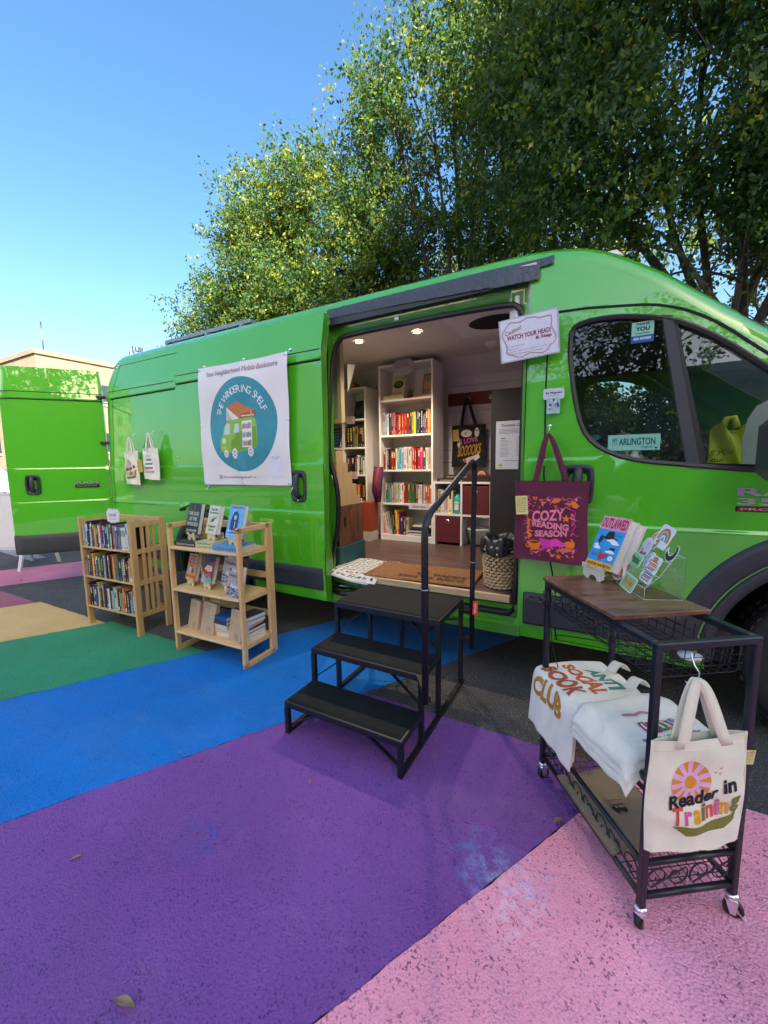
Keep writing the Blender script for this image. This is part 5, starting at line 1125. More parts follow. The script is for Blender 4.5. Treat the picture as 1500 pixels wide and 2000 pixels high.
def art_cozy(mb,W,Hh):
    P1,O1,C1,M1,D1=H('#e8809c'),H('#e8781c'),H('#e2664c'),H('#d228a0'),H('#4a1030'); r=random.Random(5)
    x0,x1,y0,y1=W*.17,W*.86,W*.10,W*.98; cx,cy=(x0+x1)/2,(y0+y1)/2
    k=0
    for i in range(190):
        x=r.uniform(x0,x1); y=r.uniform(y0,y1)
        if abs(x-cx)<W*.26 and -W*.22<y-cy<W*.26: continue
        a=r.uniform(0,PI); q=r.random(); z=.0002+.000004*i
        if q<.55: leaf2(mb,x,y,r.uniform(.014,.032),r.uniform(.006,.012),a,z,r.choice([P1,O1,C1,P1,M1]))
        elif q<.7: disc(mb,x,y,r.uniform(.002,.004),z=z,n=8,m=r.choice([P1,O1,C1]))
        elif q<.78: star(mb,x,y,.008,z,r.choice([O1,P1]),4,.3)
        else: line2(mb,[(x+.006*j,y+.006*math.sin(j*.9+a)) for j in range(-3,4)],.0022,z,r.choice([P1,M1,C1]))
    for i in range(7): leaf2(mb,W*.205,W*(.42+.035*i),.028,.012,.9 if i%2 else 2.2,.0012,O1)
    leaf2(mb,W*.82,W*.87,.05,.028,-1.0,.0012,O1); leaf2(mb,W*.58,W*.92,.055,.024,.4,.0012,O1)
    star(mb,W*.72,W*.66,.022,.0014,O1,5,.42,.3); star(mb,W*.64,W*.10,.018,.0014,O1,5,.42)
    line2(mb,[(W*.76,W*.80),(W*.83,W*.78),(W*.84,W*.72),(W*.80,W*.64),(W*.85,W*.56),(W*.80,W*.48)],.004,.0013,M1)
    text(mb,'COZY',W*.48,W*.70,W*.44,W*.155,.0016,.035,0,P1,warp=lambda a,b:(a,b*(1+.9*abs(a)*2)+.1*a))
    text(mb,'READING',W*.51,W*.555,W*.50,W*.10,.0016,.05,0,P1,warp=lambda a,b:(a,b-.10*a)); text(mb,'SEASON',W*.52,W*.435,W*.44,W*.10,.0016,.05,0,P1,warp=lambda a,b:(a,b+.06*a))
    shp(mb,[(W*.36,W*.36),(W*.52,W*.34),(W*.53,W*.24),(W*.42,W*.20)],.0017,M1); shp(mb,[(W*.52,W*.34),(W*.60,W*.37),(W*.76,W*.26),(W*.62,W*.25),(W*.53,W*.24)],.0018,H('#e038b0')); line2(mb,[(W*.42,W*.19),(W*.53,W*.225),(W*.63,W*.235),(W*.77,W*.245)],.004,.0019,H('#7a2060'))
    disc(mb,W*.30,W*.29,W*.09,W*.03,.0019,16,O1); shp(mb,[(W*.21,W*.29),(W*.39,W*.29),(W*.37,W*.20),(W*.32,W*.17),(W*.27,W*.175),(W*.22,W*.22)],.002,O1); disc(mb,W*.30,W*.292,W*.07,W*.018,.0022,16,H('#5a2414')); disc(mb,W*.21,W*.24,W*.035,z=.0019,n=14,m=O1,ri=.6)
    disc(mb,W*.78,W*.31,W*.07,W*.02,.0019,16,O1); shp(mb,[(W*.71,W*.31),(W*.85,W*.31),(W*.84,W*.24),(W*.73,W*.24)],.002,O1); leaf2(mb,W*.72,W*.20,.07,.022,.1,.002,C1)
tote('maroon canvas tote printed Cozy Reading Season, hanging from a hook on the cab door',(-.412,-.055,.755),R(0),.352,.425,MAR,None,.668,art_cozy,4,.03,hookx=.155,sw=.03)
def pricetag(label,loc_,rot,w,h,seed=1,c='#e0d690'):
    t=thing('price_tag',label,'price tag',loc_,rot=rot,group='yellow price tags pinned on bags'); mb=MB().mat(H(c,.7)); mb.box((0,-.0012,0),(w,0,h)); mb.build('paper',None,t)
    mb=MB(); mb.M=frame((0,-.0017,0),(1,0,0),(0,0,1)); mb.mat(H('#55503a')); r=random.Random(seed)
    for k in range(8):
        y=h*(.86-.1*k); n=10; x=w*.12
        while x<w*.85: l=r.uniform(.05,.16)*w; rect(mb,x,y-h*.012,min(w*.9,x+l),y+h*.014,0); x+=l+w*.05
    disc(mb,w*.78,h*.86,w*.1,z=.0003,n=12,ri=.8); mb.build('handwriting',None,t); return t
pricetag('yellow handwritten price tag pinned on the maroon tote bag',(-.398,-.098,1.003),(0,R(-4),0),.060,.098)
def knob(label,p): 
    t=thing('magnet_hook',label,'hook',p,group='magnetic hooks on the van side'); mb=MB().mat(CHR); mb.lathe([(.001,-.012),(.006,-.012),(.010,-.006),(.011,0)],14,(0,0,0),'y'); mb.tube([(0,-.010,0),(0,-.016,-.012),(0,-.022,-.026),(0,-.032,-.028),(0,-.036,-.018)],.0022,6); mb.build('hook',None,t)
knob('magnetic hook holding the straps of the maroon tote on the cab door',(-.257,.0,1.462))
def art_reader(mb,W,Hh):
    OR,PK,BK,RD,MG,GR,OL=H('#d9901c'),H('#ddb2d6'),H('#15181a'),H('#d8503c'),H('#cf5f98'),H('#e0a018'),H('#747a2c')
    cx,cy=W*.38,Hh*.63
    disc(mb,cx,cy,W*.2,z=.0003,n=30,m=PK)
    for k in range(11):
        a=k*2*PI/11+.1; shp(mb,[(cx+W*.09*math.cos(a-.06),cy+W*.09*math.sin(a-.06)),(cx+W*.2*math.cos(a-.15),cy+W*.2*math.sin(a-.15)),(cx+W*.2*math.cos(a+.15),cy+W*.2*math.sin(a+.15)),(cx+W*.09*math.cos(a+.06),cy+W*.09*math.sin(a+.06))],.0005,OR)
    disc(mb,cx,cy,W*.075,z=.0006,n=18,m=PK); disc(mb,cx,cy,W*.06,z=.0008,n=18,m=OR)
    for (x,y) in ((.62,.70),(.68,.73),(.68,.68)): line2(mb,[(W*(x-.02),Hh*(y+.012)),(W*x,Hh*y),(W*(x+.02),Hh*(y+.012))],.0025,.0006,H('#c87868'))
    rect(mb,W*.16,Hh*.30,W*.9,Hh*.5,-.002,H('#f0ece2')) if False else None
    text(mb,'Reader',W*.42,Hh*.495,W*.50,Hh*.125,.0012,.035,.12,BK,rot=.14); text(mb,'in',W*.79,Hh*.565,W*.14,Hh*.12,.0012,.035,.1,BK,rot=.14)
    x=W*.20
    for ch,w,c in zip('Training',(.12,.08,.10,.05,.10,.05,.10,.12),(RD,MG,GR,OL,RD,MG,GR,OL)):
        hh=Hh*(.16 if ch=='T' else .15 if ch in 'g' else .112 if ch not in 'i' else .15)
        text(mb,ch,x+W*w/2,Hh*.335+(x-W*.2)*.10+(hh-Hh*.15)/2*(1 if ch!='g' else 0),W*w*.90,hh,.001,.035,0,c); x+=W*w
    shp(mb,[(W*.22,Hh*.25),(W*.30,Hh*.255),(W*.5,Hh*.25),(W*.66,Hh*.265),(W*.84,Hh*.29),(W*.90,Hh*.36),(W*.87,Hh*.24),(W*.74,Hh*.19),(W*.5,Hh*.18),(W*.34,Hh*.17)],.0009,OL)
Sa=math.atan2(Sv.y,Sv.x)
p=Cw(-.030,-.030,.278); tote('large natural tote printed Reader in Training, hanging on the front of the cart',p,Sa,.272,.305,CAN,None,.468,art_reader,9,.03,hookx=.105,sw=.032)
t=thing('wire_hook','bent silver wire hook holding the natural tote on the cart basket','hook',Cw(.085,-.025,.735)); mb=MB().mat(CHR); mb.tube([(0,.03,.06),(-.01,.015,.055),(-.004,.0,.035),(.006,-.006,.02),(.004,-.004,-.008),(-.008,.0,-.022),(-.02,.002,-.012)],.0018,6); mb.build('wire',None,t)
pricetag('yellow paper tag sticking out behind the natural tote on the cart',Cw(.245,-.01,.475),(0,R(8),Sa),.045,.04,3)
# folded bags on the middle shelf
def art_social(mb,W,Hh):
    TL,OR,BR,OC=H('#4f8f80'),H('#c8663c'),H('#b8583a'),H('#b8842c')
    wp=lambda k,f: (lambda a,b:(a,b*(1+.16*math.sin(a*24+f))+k*math.sin(a*20+f)*.007))
    text(mb,'ANTI',W*.44,Hh*.84,W*.50,Hh*.11,.001,.048,0,TL,warp=wp(1,0)); text(mb,'SOCIAL',W*.42,Hh*.69,W*.70,Hh*.12,.001,.048,0,OR,warp=wp(1,.5)); text(mb,'BOOK',W*.42,Hh*.52,W*.68,Hh*.14,.001,.048,0,BR,warp=wp(1,1)); text(mb,'CLUB',W*.42,Hh*.34,W*.68,Hh*.15,.001,.048,0,OC,warp=wp(1,1.5))
def drape(label,m,art,path,x0,width,seed,layers=3,group=None,skew=0,rzn=0):
    """cloth bag laid over the shelf: path = (across, z) polyline from inner edge to hanging edge; local cart frame"""
    t=thing('tote_bag',label,'tote bag',Cw(0,0,0),Sa,group); P=smooth_poly(path,False,3); Ls=[0]
    for i in range(1,len(P)): Ls.append(Ls[-1]+math.hypot(P[i][0]-P[i-1][0],P[i][1]-P[i-1][1]))
    T=Ls[-1]
    def at(u,v,off):   # u along path 0..1 , v along cart length 0..1
        s_=u*T; j=max(k for k in range(len(Ls)) if Ls[k]<=s_+1e-9); j=min(j,len(P)-2); f=(s_-Ls[j])/(Ls[j+1]-Ls[j]); x=P[j][0]+(P[j+1][0]-P[j][0])*f; z=P[j][1]+(P[j+1][1]-P[j][1])*f
        dx,dz=P[j+1][0]-P[j][0],P[j+1][1]-P[j][1]; L=math.hypot(dx,dz); nx,nz=dz/L,-dx/L
        if nz<0 and abs(nz)>.3: nx,nz=-nx,-nz
        if nx>0 and abs(nz)<.5: nx,nz=-nx,-nz
        w=.0030*math.sin(11*v+5*u+seed)+.0022*math.sin(23*v-9*u); y=x0+width*(v-.0)+skew*u
        return (x+nx*(off+w),y,z+nz*(off+w))
    for q in range(layers):
        mb=MB().mat(m); k_=q*.012; mb.grid(lambda u,v:at(min(1,u*(1-.03*q)),v*(1-.02*q)+.01*q,-.007*q),64,44); o=mb.build('bag_body' if q==0 else 'bag_layer',None,t); md=o.modifiers.new('s','SOLIDIFY'); md.thickness=.004; md.offset=-1
    if art:
        mb=MB(); art(mb,width,T); refine(mb); vs=[]
        for x,y,z in mb.v: vs.append(at(1-y/T,1-x/width,.0042+z*.6))
        mb.v=vs; mb.build('printed_design',None,t)
    return t
drape('white tote printed Anti Social Book Club, draped over the middle shelf',CANW,art_social,[(.245,.468),(.12,.474),(.0,.474),(-.032,.468),(-.044,.42),(-.052,.255)],.265,.29,2,3,'tote bags lying on the cart')
def art_worm(mb,W,Hh):
    text(mb,'BOOKWORM',W*.5,Hh*.16,W*.8,Hh*.07,.001,.01,0,H('#28326e'))
    r=random.Random(4)
    for k in range(6):
        x=W*(.28+.09*k); h=Hh*r.uniform(.2,.3); mb.mat(H(['#b02858','#b02858','#2f8f5a','#d8922c','#3a78b8','#4a3a8c'][k])); rect(mb,x,Hh*.24,x+W*.075,Hh*.24+h,.001); rect(mb,x+W*.02,Hh*.28,x+W*.05,Hh*.22+h,.0014,H('#efe9e0'))
    line2(mb,[(W*.2,Hh*.62),(W*.35,Hh*.58),(W*.5,Hh*.64),(W*.66,Hh*.58),(W*.78,Hh*.66)],.012,.001,H('#c87898'))
t2=thing('tote_bag','white tote printed Bookworm lying flat behind the hanging tote on the cart','tote bag',Cw(0,0,0),Sa,'tote bags lying on the cart')
for q in range(3):
    mb=MB().mat(CANW); z0=.492-.016*q
    def fn(u,v,q=q,z0=z0): 
        x=-.040+.325*u-.006*q; y=.03+.235*v-.008*q
        dz=-.055*max(0,(.14-u)/.14)**1.2-.02*max(0,(.1-v)/.1)
        return (x-.02*v+.0*q,y+.03*u,z0+dz+.004*math.sin(9*u+7*v+q)+.003*math.sin(17*v-5*u))
    mb.grid(fn,22,22); o=mb.build('bag_body' if q==0 else 'bag_layer',None,t2); md=o.modifiers.new('s','SOLIDIFY'); md.thickness=.007; md.offset=-1
mb=MB(); art_worm(mb,.27,.27); refine(mb); mb.v=[(lambda u,v,z:(-.040+.325*u-.02*v,.03+.235*v+.03*u,.492+.004*math.sin(9*u+7*v)+.003*math.sin(17*v-5*u)+.0022+z))(min(.98,.20+.74*(x/.27)),1-.96*(y/.27) if False else (y/.27),z) for x,y,z in mb.v]; mb.build('printed_design',None,t2)
for (x,y,nm) in ((.225,.33,'strap'),(.235,.44,'strap')):
    mb=MB().mat(CANW); mb.grid(lambda u,v:(x-.05+.07*u+.015*v,y-.03*v+.012*u,.498+.032*math.sin(PI*u)),12,2); o=mb.build(nm,None,t2); md=o.modifiers.new('s','SOLIDIFY'); md.thickness=.003
# paper bags on the bottom shelf
KB=mat('kraft_bag',(.30,.23,.15,1),.8,var=.08,vs=10,bump=.15,bs=60)
pb=thing('paper_bags','flat pile of brown paper bags with twisted handles on the bottom shelf of the cart','paper bags',Cw(0,0,.112),Sa)
for q in range(7):
    mb=MB().mat(KB); r=random.Random(q); a=.0 if q<6 else .06; mb.M=Matrix.Translation((-.012+r.uniform(-.004,.004),.10+r.uniform(-.006,.006),.004*q+.0005))@Matrix.Rotation(a,4,'Z'); mb.box((0,0,0),(.23,.28,.0035)); mb.build('paper_bag',None,pb)
mb=MB().mat(mat('twine',(.16,.10,.05,1),.8,var=.2))
for k in range(6):
    c=(.10+.008*k,.40,.02+.006*k); mb.tube([(c[0]-.055+.002*k+.055*(1-math.cos(a)),c[1]-.02+.075*math.sin(a),.024+.004*k+.028*math.sin(a)+.0*a) for a in [PI*q/12 for q in range(13)]],.0024,5)
mb.build('twisted_handles',None,pb)
mb=MB(); mb.M=Matrix.Translation((.10,.22,.0325)); mb.mat(H('#24211e')); text(mb,'THE WANDERING SHELF',0,.035,.055,.004,0,.01,warp=lambda a,b:(a,b-4*a*a)); shp(mb,[(-.02,-.008),(-.024,.006),(-.012,.018),(.022,.018),(.024,-.008)],0); disc(mb,-.012,-.009,.006,z=.0001,n=10); disc(mb,.013,-.009,.006,z=.0001,n=10)
mb.mat(KB); rect(mb,-.012,.004,-.002,.013,.0002); rect(mb,.002,.004,.02,.013,.0002); mb.build('printed_logo',None,pb)
# outlawed book pair on the cart
bz=.840
p=Cw(.12,.44,bz)
stand('white plastic easel on the cart top under the thick pink and blue novel',(-.008,-.628,bz),R(-48),'#d8d2c4',.10)
def art_out(mb,W,Hh):
    rect(mb,0,0,W,Hh,0,H('#2f98dc',.35)); rect(mb,0,Hh*.74,W,Hh,.0002,H('#e89ab8',.35)); rect(mb,0,0,W,Hh*.12,.0002,H('#e8b020',.35))
    text(mb,'OUTLAWED',W*.5,Hh*.87,W*.92,Hh*.20,.001,.03,0,H('#b81c44')); text(mb,'ANNA NORTH',W*.5,Hh*.06,W*.9,Hh*.06,.001,.03,0,H('#8a2420'))
    BK=H('#16181c'); shp(mb,[(W*.18,Hh*.62),(W*.34,Hh*.60),(W*.40,Hh*.71),(W*.62,Hh*.72),(W*.68,Hh*.60),(W*.86,Hh*.58),(W*.66,Hh*.545),(W*.36,Hh*.555)],.0006,BK); shp(mb,[(W*.18,Hh*.62),(W*.14,Hh*.5),(W*.22,Hh*.44),(W*.32,Hh*.56)],.0007,BK); shp(mb,[(W*.68,Hh*.42),(W*.86,Hh*.42),(W*.84,Hh*.36),(W*.66,Hh*.34)],.0007,BK)
    for (x,y,w) in ((.64,.54,.2),(.78,.50,.16),(.2,.37,.14),(.72,.33,.18),(.14,.42,.08)): disc(mb,W*x,Hh*y,W*w,Hh*.025,.0009,14,H('#eef2f4')); disc(mb,W*(x+.02),Hh*(y+.02),W*w*.5,Hh*.02,.00095,12,H('#eef2f4'))
    shp(mb,[(W*.36,Hh*.34),(W*.5,Hh*.27),(W*.72,Hh*.31),(W*.62,Hh*.2),(W*.44,Hh*.13),(W*.36,Hh*.2)],.001,H('#b03848')); disc(mb,W*.82,Hh*.22,W*.09,Hh*.045,.001,16,H('#f0f0e8')); disc(mb,W*.82,Hh*.22,W*.04,Hh*.02,.0012,10,H('#d8c8a0'))
    for k in range(3): rect(mb,W*.08,Hh*(.25-.022*k),W*.32,Hh*(.258-.022*k),.001,H('#1a5890'))
    text(mb,'a novel',W*.8,Hh*.66,W*.22,Hh*.025,.001,.01,0,H('#12304a'))
br=(R(-24),0,R(-48))
u=Vector((math.cos(R(-48)),math.sin(R(-48)),0)); b0=Vector((-.010,-.640,bz+.048))-u*.058
coverbook('book','front copy of the thick pink and blue novel titled Outlawed on the cart top','book',tuple(b0),br,.125,.20,.036,'#c8c8c4',art_out,None,'pair of novels on the cart easel')
bk_=Matrix.Rotation(R(-48),4,'Z')@Matrix.Rotation(R(-24),4,'X')@Vector((0,.0365,0)); coverbook('book','back copy of the thick novel titled Outlawed, behind the front one','book',tuple(b0+Vector(bk_)),br,.125,.20,.038,'#c8c8c4',lambda mb,W,Hh:rect(mb,0,0,W,Hh,0,H('#2f98dc',.35)),None,'pair of novels on the cart easel')
# sticker rack
rk=thing('sticker_rack','clear stepped acrylic rack full of stickers on the cart top','display rack',(.058,-.650,bz),R(-67))
RS=1.35
mb=MB().mat(PLX); mb.M=Matrix.Scale(RS,4)
for x in (0,.135): mb.add([(x,0,.0),(x,.085,.0),(x,.085,.10),(x,.06,.10),(x,.03,.055),(x,0,.028)],[(0,1,2,3,4,5)])
for y,z in ((0,.028),(.028,.055),(.056,.085)): mb.add([(0,y,0 if y==0 else z-.03),(.135,y,0 if y==0 else z-.03),(.135,y,z),(0,y,z)],[(0,1,2,3)])
mb.add([(0,.085,0),(.135,.085,0),(.135,.085,.10),(0,.085,.10)],[(0,1,2,3)]); mb.mat(H('#cfe4e0',.15))
for P_ in ([(0,0,.001),(.135,0,.001),(.135,.085,.001),(0,.085,.001)],): mb.tube(P_,.0007,4,True)
for x in (0,.135): mb.tube([(x,0,.001),(x,0,.028),(x,.03,.055),(x,.06,.10),(x,.085,.10),(x,.085,.001)],.0007,4)
for y,z in ((0,.028),(.028,.055),(.056,.085),(.085,.10)): mb.tube([(0,y,z),(.135,y,z)],.0007,4)
mb.build('acrylic_body',None,rk)
def sticker(label,x,y,z,w,h,shape,draw,rot=0):
    M_=Matrix.Translation((.058,-.650,bz))@Matrix.Rotation(R(-67),4,'Z'); p=M_@Vector((x*RS,y*RS,z*RS)); w*=RS*.95; h*=RS*.95
    t=thing('sticker',label,'sticker',tuple(p),rot=(R(-22),rot,R(-67)),group='stickers in the acrylic rack'); mb=MB().mat(H('#e8ecee',.3))
    P=shape(w/2,h/2); mb.poly([(a,0,b) for a,b in P],.001,(0,1,0)); mb.build('backing',None,t); mb=MB(); mb.M=frame((0,-.0006,0),(1,0,0),(0,0,1)); draw(mb,w,h); mb.build('print',None,t)
ov=lambda a,b:[(a*math.cos(2*PI*k/20),b*math.sin(2*PI*k/20)) for k in range(20)]
rc=lambda a,b:rrect(-a,-b,a,b,min(a,b)*.3,3)
def d_rain(cols,bg=None,words=None):
    def f(mb,w,h):
        if bg: shp(mb,ov(w*.46,h*.46),0,H(bg))
        for i,c in enumerate(cols): disc(mb,0,-h*.18,w*(.42-.075*i),h*(.56-.10*i),.0003+.0002*i,14,H(c),0,PI)
        if words: text(mb,words,0,-h*.26,w*.7,h*.14,.002,.03,0,H('#c04a40'))
    return f
def d_word(bg,words,c):
    def f(mb,w,h):
        shp(mb,rc(w*.46,h*.45),0,H(bg,.3))
        for i,s_ in enumerate(words): text(mb,s_,0,h*(.22-.44*i/(max(1,len(words)-1))) if len(words)>1 else 0,w*.72,h*(.55 if len(words)==1 else .26),.0006,.04,0,H(c[i%len(c)]))
    return f
def d_oval(bg,dots,words=None):
    def f(mb,w,h):
        shp(mb,ov(w*.45,h*.45),0,H(bg,.3)); r=random.Random(len(dots)*7+int(w*1e4))
        for k in range(12): disc(mb,r.uniform(-.28,.28)*w,r.uniform(-.3,.25)*h,w*.05,z=.0003+.00002*k,n=8,m=H(r.choice(dots)))
        if words: text(mb,words,0,-h*.3,w*.6,h*.12,.001,.02,0,H('#6a4050'))
    return f
def d_stack(mb,w,h):
    for k,(c,d) in enumerate((('#b05a48',0),('#4a6aa0',.08),('#8a6ab0',-.06),('#d8863c',.05),('#c86a3c',0))): rect(mb,w*(-.36+d),h*(-.42+.15*k),w*(.32+d),h*(-.29+.15*k),.0003,H(c)); rect(mb,w*(-.3+d),h*(-.38+.15*k),w*(.32+d),h*(-.33+.15*k),.0005,H('#e8dccc'))
    disc(mb,0,h*.38,w*.2,h*.09,.0006,12,H('#c88a3c'))
def d_moon(mb,w,h):
    shp(mb,[(w*.46*math.cos(a),h*.46*math.sin(a)) for a in [PI*(.05-k*1.0/14) for k in range(15)]]+[(w*.34*math.cos(a),h*.34*math.sin(a)+h*.1) for a in [PI*(.05-1+k*1.0/14) for k in range(15)]],0,H('#16181e'))
sticker('tilted blue and cream rainbow sticker at the back of the rack',.055,.080,.135,.055,.062,rc,d_rain(['#b86a4a','#e0b070','#5a9aa0','#d8e8e8','#7aa8c8']),.2)
sticker('round coffee and cream sticker at the back left of the rack',.030,.074,.122,.045,.052,ov,d_oval('#c8a060',['#2a2a2e','#e8e0d0','#2a2a2e']),0)
sticker('pale oval sticker with small flowers and pink lettering in the rack',.012,.062,.100,.050,.058,ov,d_oval('#ccd4e8',['#5a7ac8','#e8a890','#8898d8'],'READ'),-.1)
sticker('black crescent moon sticker at the right of the rack',.108,.070,.112,.055,.060,lambda a,b:[(a*math.cos(t),b*math.sin(t)) for t in [PI*(.08-1.16*k/14) for k in range(15)]]+[(a*.62*math.cos(t),b*.62*math.sin(t)+b*.22) for t in [PI*(.08-1.16+1.16*k/14) for k in range(15)]],d_moon,-.3)
sticker('light green sticker reading Matcha in the rack',.010,.040,.068,.055,.036,rc,d_word('#86cf98',['Matcha'],['#1f5a34']),.15)
sticker('blue sticker with a small snail shell in the middle of the rack',.062,.045,.072,.042,.058,ov,d_oval('#7fa8dc',['#c8a870','#e8d0a0'],'SLOW'),.05)
sticker('tall sticker of a stack of colourful books in the rack',.090,.034,.062,.050,.075,rc,d_stack,.1)
sticker('orange rainbow sticker at the front left of the rack',-.002,.004,.030,.056,.048,ov,d_rain(['#c84a34','#e07a34','#e8b050','#7a8a3c'],'#efe8e0','BOOKS'),.12)
sticker('yellow and teal sticker reading Be kind at the front right of the rack',.068,-.004,.022,.062,.042,rc,d_word('#7fd0b0',['BE KIND','OF A BIG','DEAL'],['#d8a81c','#c8741c']),.12)
t=thing('power_cord','thin black cord hanging from the cart top along the cab door','cord',Cw(-.02,.50,0)); mb=MB().mat(RUB); mb.tube([(0.0,.03,.80),(.005,.03,.70),(.02,.04,.56),(.05,.06,.44),(.12,.14,.37),(.2,.25,.345),(.4,.30,.345)],.0022,5); mb.build('cord',None,t)
t=thing('white_plate','small white lidded dish inside the wire basket under the cart top','dish',Cw(.19,.10,.718)); mb=MB().mat(H('#dfe6e8',.3)); mb.lathe([(.001,.002),(.026,.002),(.031,.010),(.001,.011)],24); mb.build('dish',None,t)
# ------------------------------------------------------------------ banner, signs and bags on the van
def ban_y(x,z): return -.118-.006*math.sin(7*x+3*z)-.004*math.sin(13*z+2)-.003*math.sin(19*x-8*z)-.016*math.exp(-((x+2.42)/.05)**2)*math.exp(-((z-1.27)/.12)**2)+.06*max(0,z-1.95)
bn=thing('banner','white vinyl banner with teal circle and little green van on the sliding door','banner',(-2.40,-.12,1.60))
BM=mat('banner_vinyl',(.78,.78,.80,1),.38,var=.05,vs=4,coat=.15)
bx0,bx1,bz0,bz1=-2.86,-1.93,1.14,2.055
mb=MB().mat(BM); mb.grid(lambda u,v:(bx0+(bx1-bx0)*u,ban_y(bx0+(bx1-bx0)*u,bz0+(bz1-bz0)*v),bz0+(bz1-bz0)*v-.012*math.sin(PI*u)*(v)),50,50)
mb.v=[(a+2.4,b+.12,c-1.6) for a,b,c in mb.v]; mb.build('sheet',None,bn)
def fit_banner(mb):
    refine(mb,.022)
    mb.v=[(x+2.4-2.395,ban_y(x-2.395,y+1.60)-.0012-z+.12,y) for x,y,z in mb.v]
# artwork drawn with a dense disc so it follows the folds
TEAL=mat('banner_teal',(.02,.27,.36,1),.4,var=.06,coat=.15); mb=MB().mat(TEAL)
vs=[(0,-.01,0)];fs=[];NR,NA=12,56
for i in range(1,NR+1):
    for k in range(NA): a=2*PI*k/NA; vs.append((.358*i/NR*math.cos(a),.348*i/NR*math.sin(a)-.01,0))
fs=[(0,1+k,1+(k+1)%NA) for k in range(NA)]+[(1+(i-1)*NA+k,1+i*NA+k,1+i*NA+(k+1)%NA,1+(i-1)*NA+(k+1)%NA) for i in range(1,NR) for k in range(NA)]
mb.add(vs,fs,True); fit_banner(mb); mb.build('teal_circle',None,bn)
mb=MB(); W1=H('#dfe6ea'); arctext(mb,'THE WANDERING SHELF',0,-.012,.238,PI*.87,PI*.13,.055,.001,.0,W1)
fit_banner(mb); mb.build('lettering',None,bn)
mb=MB(); text(mb,'Your Neighborhood Mobile Bookstore',.01,.385,.74,.050,.001,0,.1,H('#85667a')); rect(mb,-.28,-.415,-.25,-.385,.001,H('#5a3a4a')); rect(mb,-.277,-.412,-.253,-.388,.0014,H('#c8c8d0')); disc(mb,-.265,-.40,.007,z=.0016,n=12,m=H('#5a3a4a'),ri=.7)
text(mb,'thewanderingshelf.va',-.06,-.402,.36,.026,.001,0,.1,H('#85667a')); rect(mb,.28,-.40,.385,-.24,.0008,H('#dde3f0')); text(mb,'Join our list',.333,-.258,.085,.012,.0014,0,0,H('#3a3a44')); rect(mb,.30,-.272,.365,-.269,.0014,H('#9090a0')); fit_banner(mb); mb.build('lettering',None,bn)
mb=MB(); G1,G2,OR,BR=H('#8cc04a'),H('#6fa02c'),H('#c47a4c'),H('#9c5a34')
shp(mb,[(-.245,-.11),(-.24,-.04),(-.215,-.01),(-.20,.05),(-.165,.085),(-.12,.10),(.12,.11),(.16,.09),(.17,.05),(.175,-.10),(.15,-.125),(-.10,-.155),(-.20,-.155),(-.24,-.14)],.0008,G1)
shp(mb,[(-.085,-.04),(-.06,.0),(.16,.04),(.17,-.10),(.15,-.12),(-.09,-.15),(-.13,-.14),(-.12,-.06)],.001,G2)
shp(mb,[(-.205,-.01),(-.185,.055),(-.155,.075),(-.125,.07),(-.135,-.01)],.0013,H('#c4d4dc')); shp(mb,[(-.09,.0),(-.075,.065),(-.03,.07),(-.03,.0)],.0013,H('#c4d4dc'))
rect(mb,.005,-.115,.12,.085,.0013,H('#e6e6e0'))
for k in range(3):
    for j in range(8): r=random.Random(k*9+j); c=r.choice(['#20242c','#b05a48','#3a4a5a','#7a8a9a','#20242c']); x=.010+.0132*j; rect(mb,x,-.105+.065*k,x+.009,-.105+.065*k+r.uniform(.032,.045),.0016,H(c))
shp(mb,[(-.155,.20),(-.03,.235),(.15,.155),(.15,.115),(-.02,.105)],.0014,OR); shp(mb,[(-.155,.20),(-.02,.105),(-.165,.095)],.0016,H('#e8e4dc')); shp(mb,[(-.02,.105),(.15,.115),(.165,.13),(.165,.15),(.15,.155),(-.005,.135)],.0018,BR); rect(mb,.0,.118,.145,.128,.002,H('#e6cfb8')); shp(mb,[(.105,.115),(.125,.115),(.125,.155),(.105,.153)],.0021,H('#e0a060'))
for k in range(5): line2(mb,[(-.150+.01*k,.098+.0*k),(-.148+.012*k,.18-.018*k)],.003,.0019,H('#3a4048'))
for (x,y,r_) in ((-.085,-.16,.042),(.10,-.15,.038),(-.185,-.16,.030)): disc(mb,x,y,r_*.8,r_,.0022,18,H('#dfe4e8')); disc(mb,x,y,r_*.4,r_*.5,.0025,14,H('#6a727a'),ri=.7)
disc(mb,-.20,-.06,.022,.022,.002,14,H('#dce8d0')); rect(mb,-.235,-.125,-.165,-.10,.002,H('#b8c83c')); mb.v=[(x*.97,y*.97-.065,z) for x,y,z in mb.v]; fit_banner(mb); mb.build('van_drawing',None,bn)
mb=MB().mat(CHR)
for (x,z) in ((bx0+.02,bz1-.015),(-2.395,bz1-.02),(bx1-.02,bz1-.015),(bx0+.02,bz0+.015),(-2.395,bz0+.012),(bx1-.02,bz0+.015),(bx0+.015,1.6),(bx1-.015,1.6)):
    mb.lathe([(.004,-.002),(.010,-.0015),(.011,.001)],12,(x+2.4,ban_y(x,z)+.12-.001,z-1.6),'y')
mb.build('grommets',None,bn)
for (x,z,lb) in ((bx0+.02,bz1+.02,'top left'),(-2.395,bz1+.018,'top middle'),(bx1-.012,bz1+.022,'top right'),(bx0+.03,bz0-.018,'bottom left'),(bx1-.01,bz0-.02,'bottom right')): knob('silver magnet hook at the %s of the banner'%lb,(x,fyd(x,z)-.002,z))
def art_small(mb,W,Hh): 
    art_reader(mb,W,Hh*.95)
tote('small natural tote printed Reader in Training, left of two at the van tail',(-4.10,-.045,1.125),0,.215,.32,CAN,None,.455,art_small,12,.03,hookx=.115,bulge=1.3,group=None)
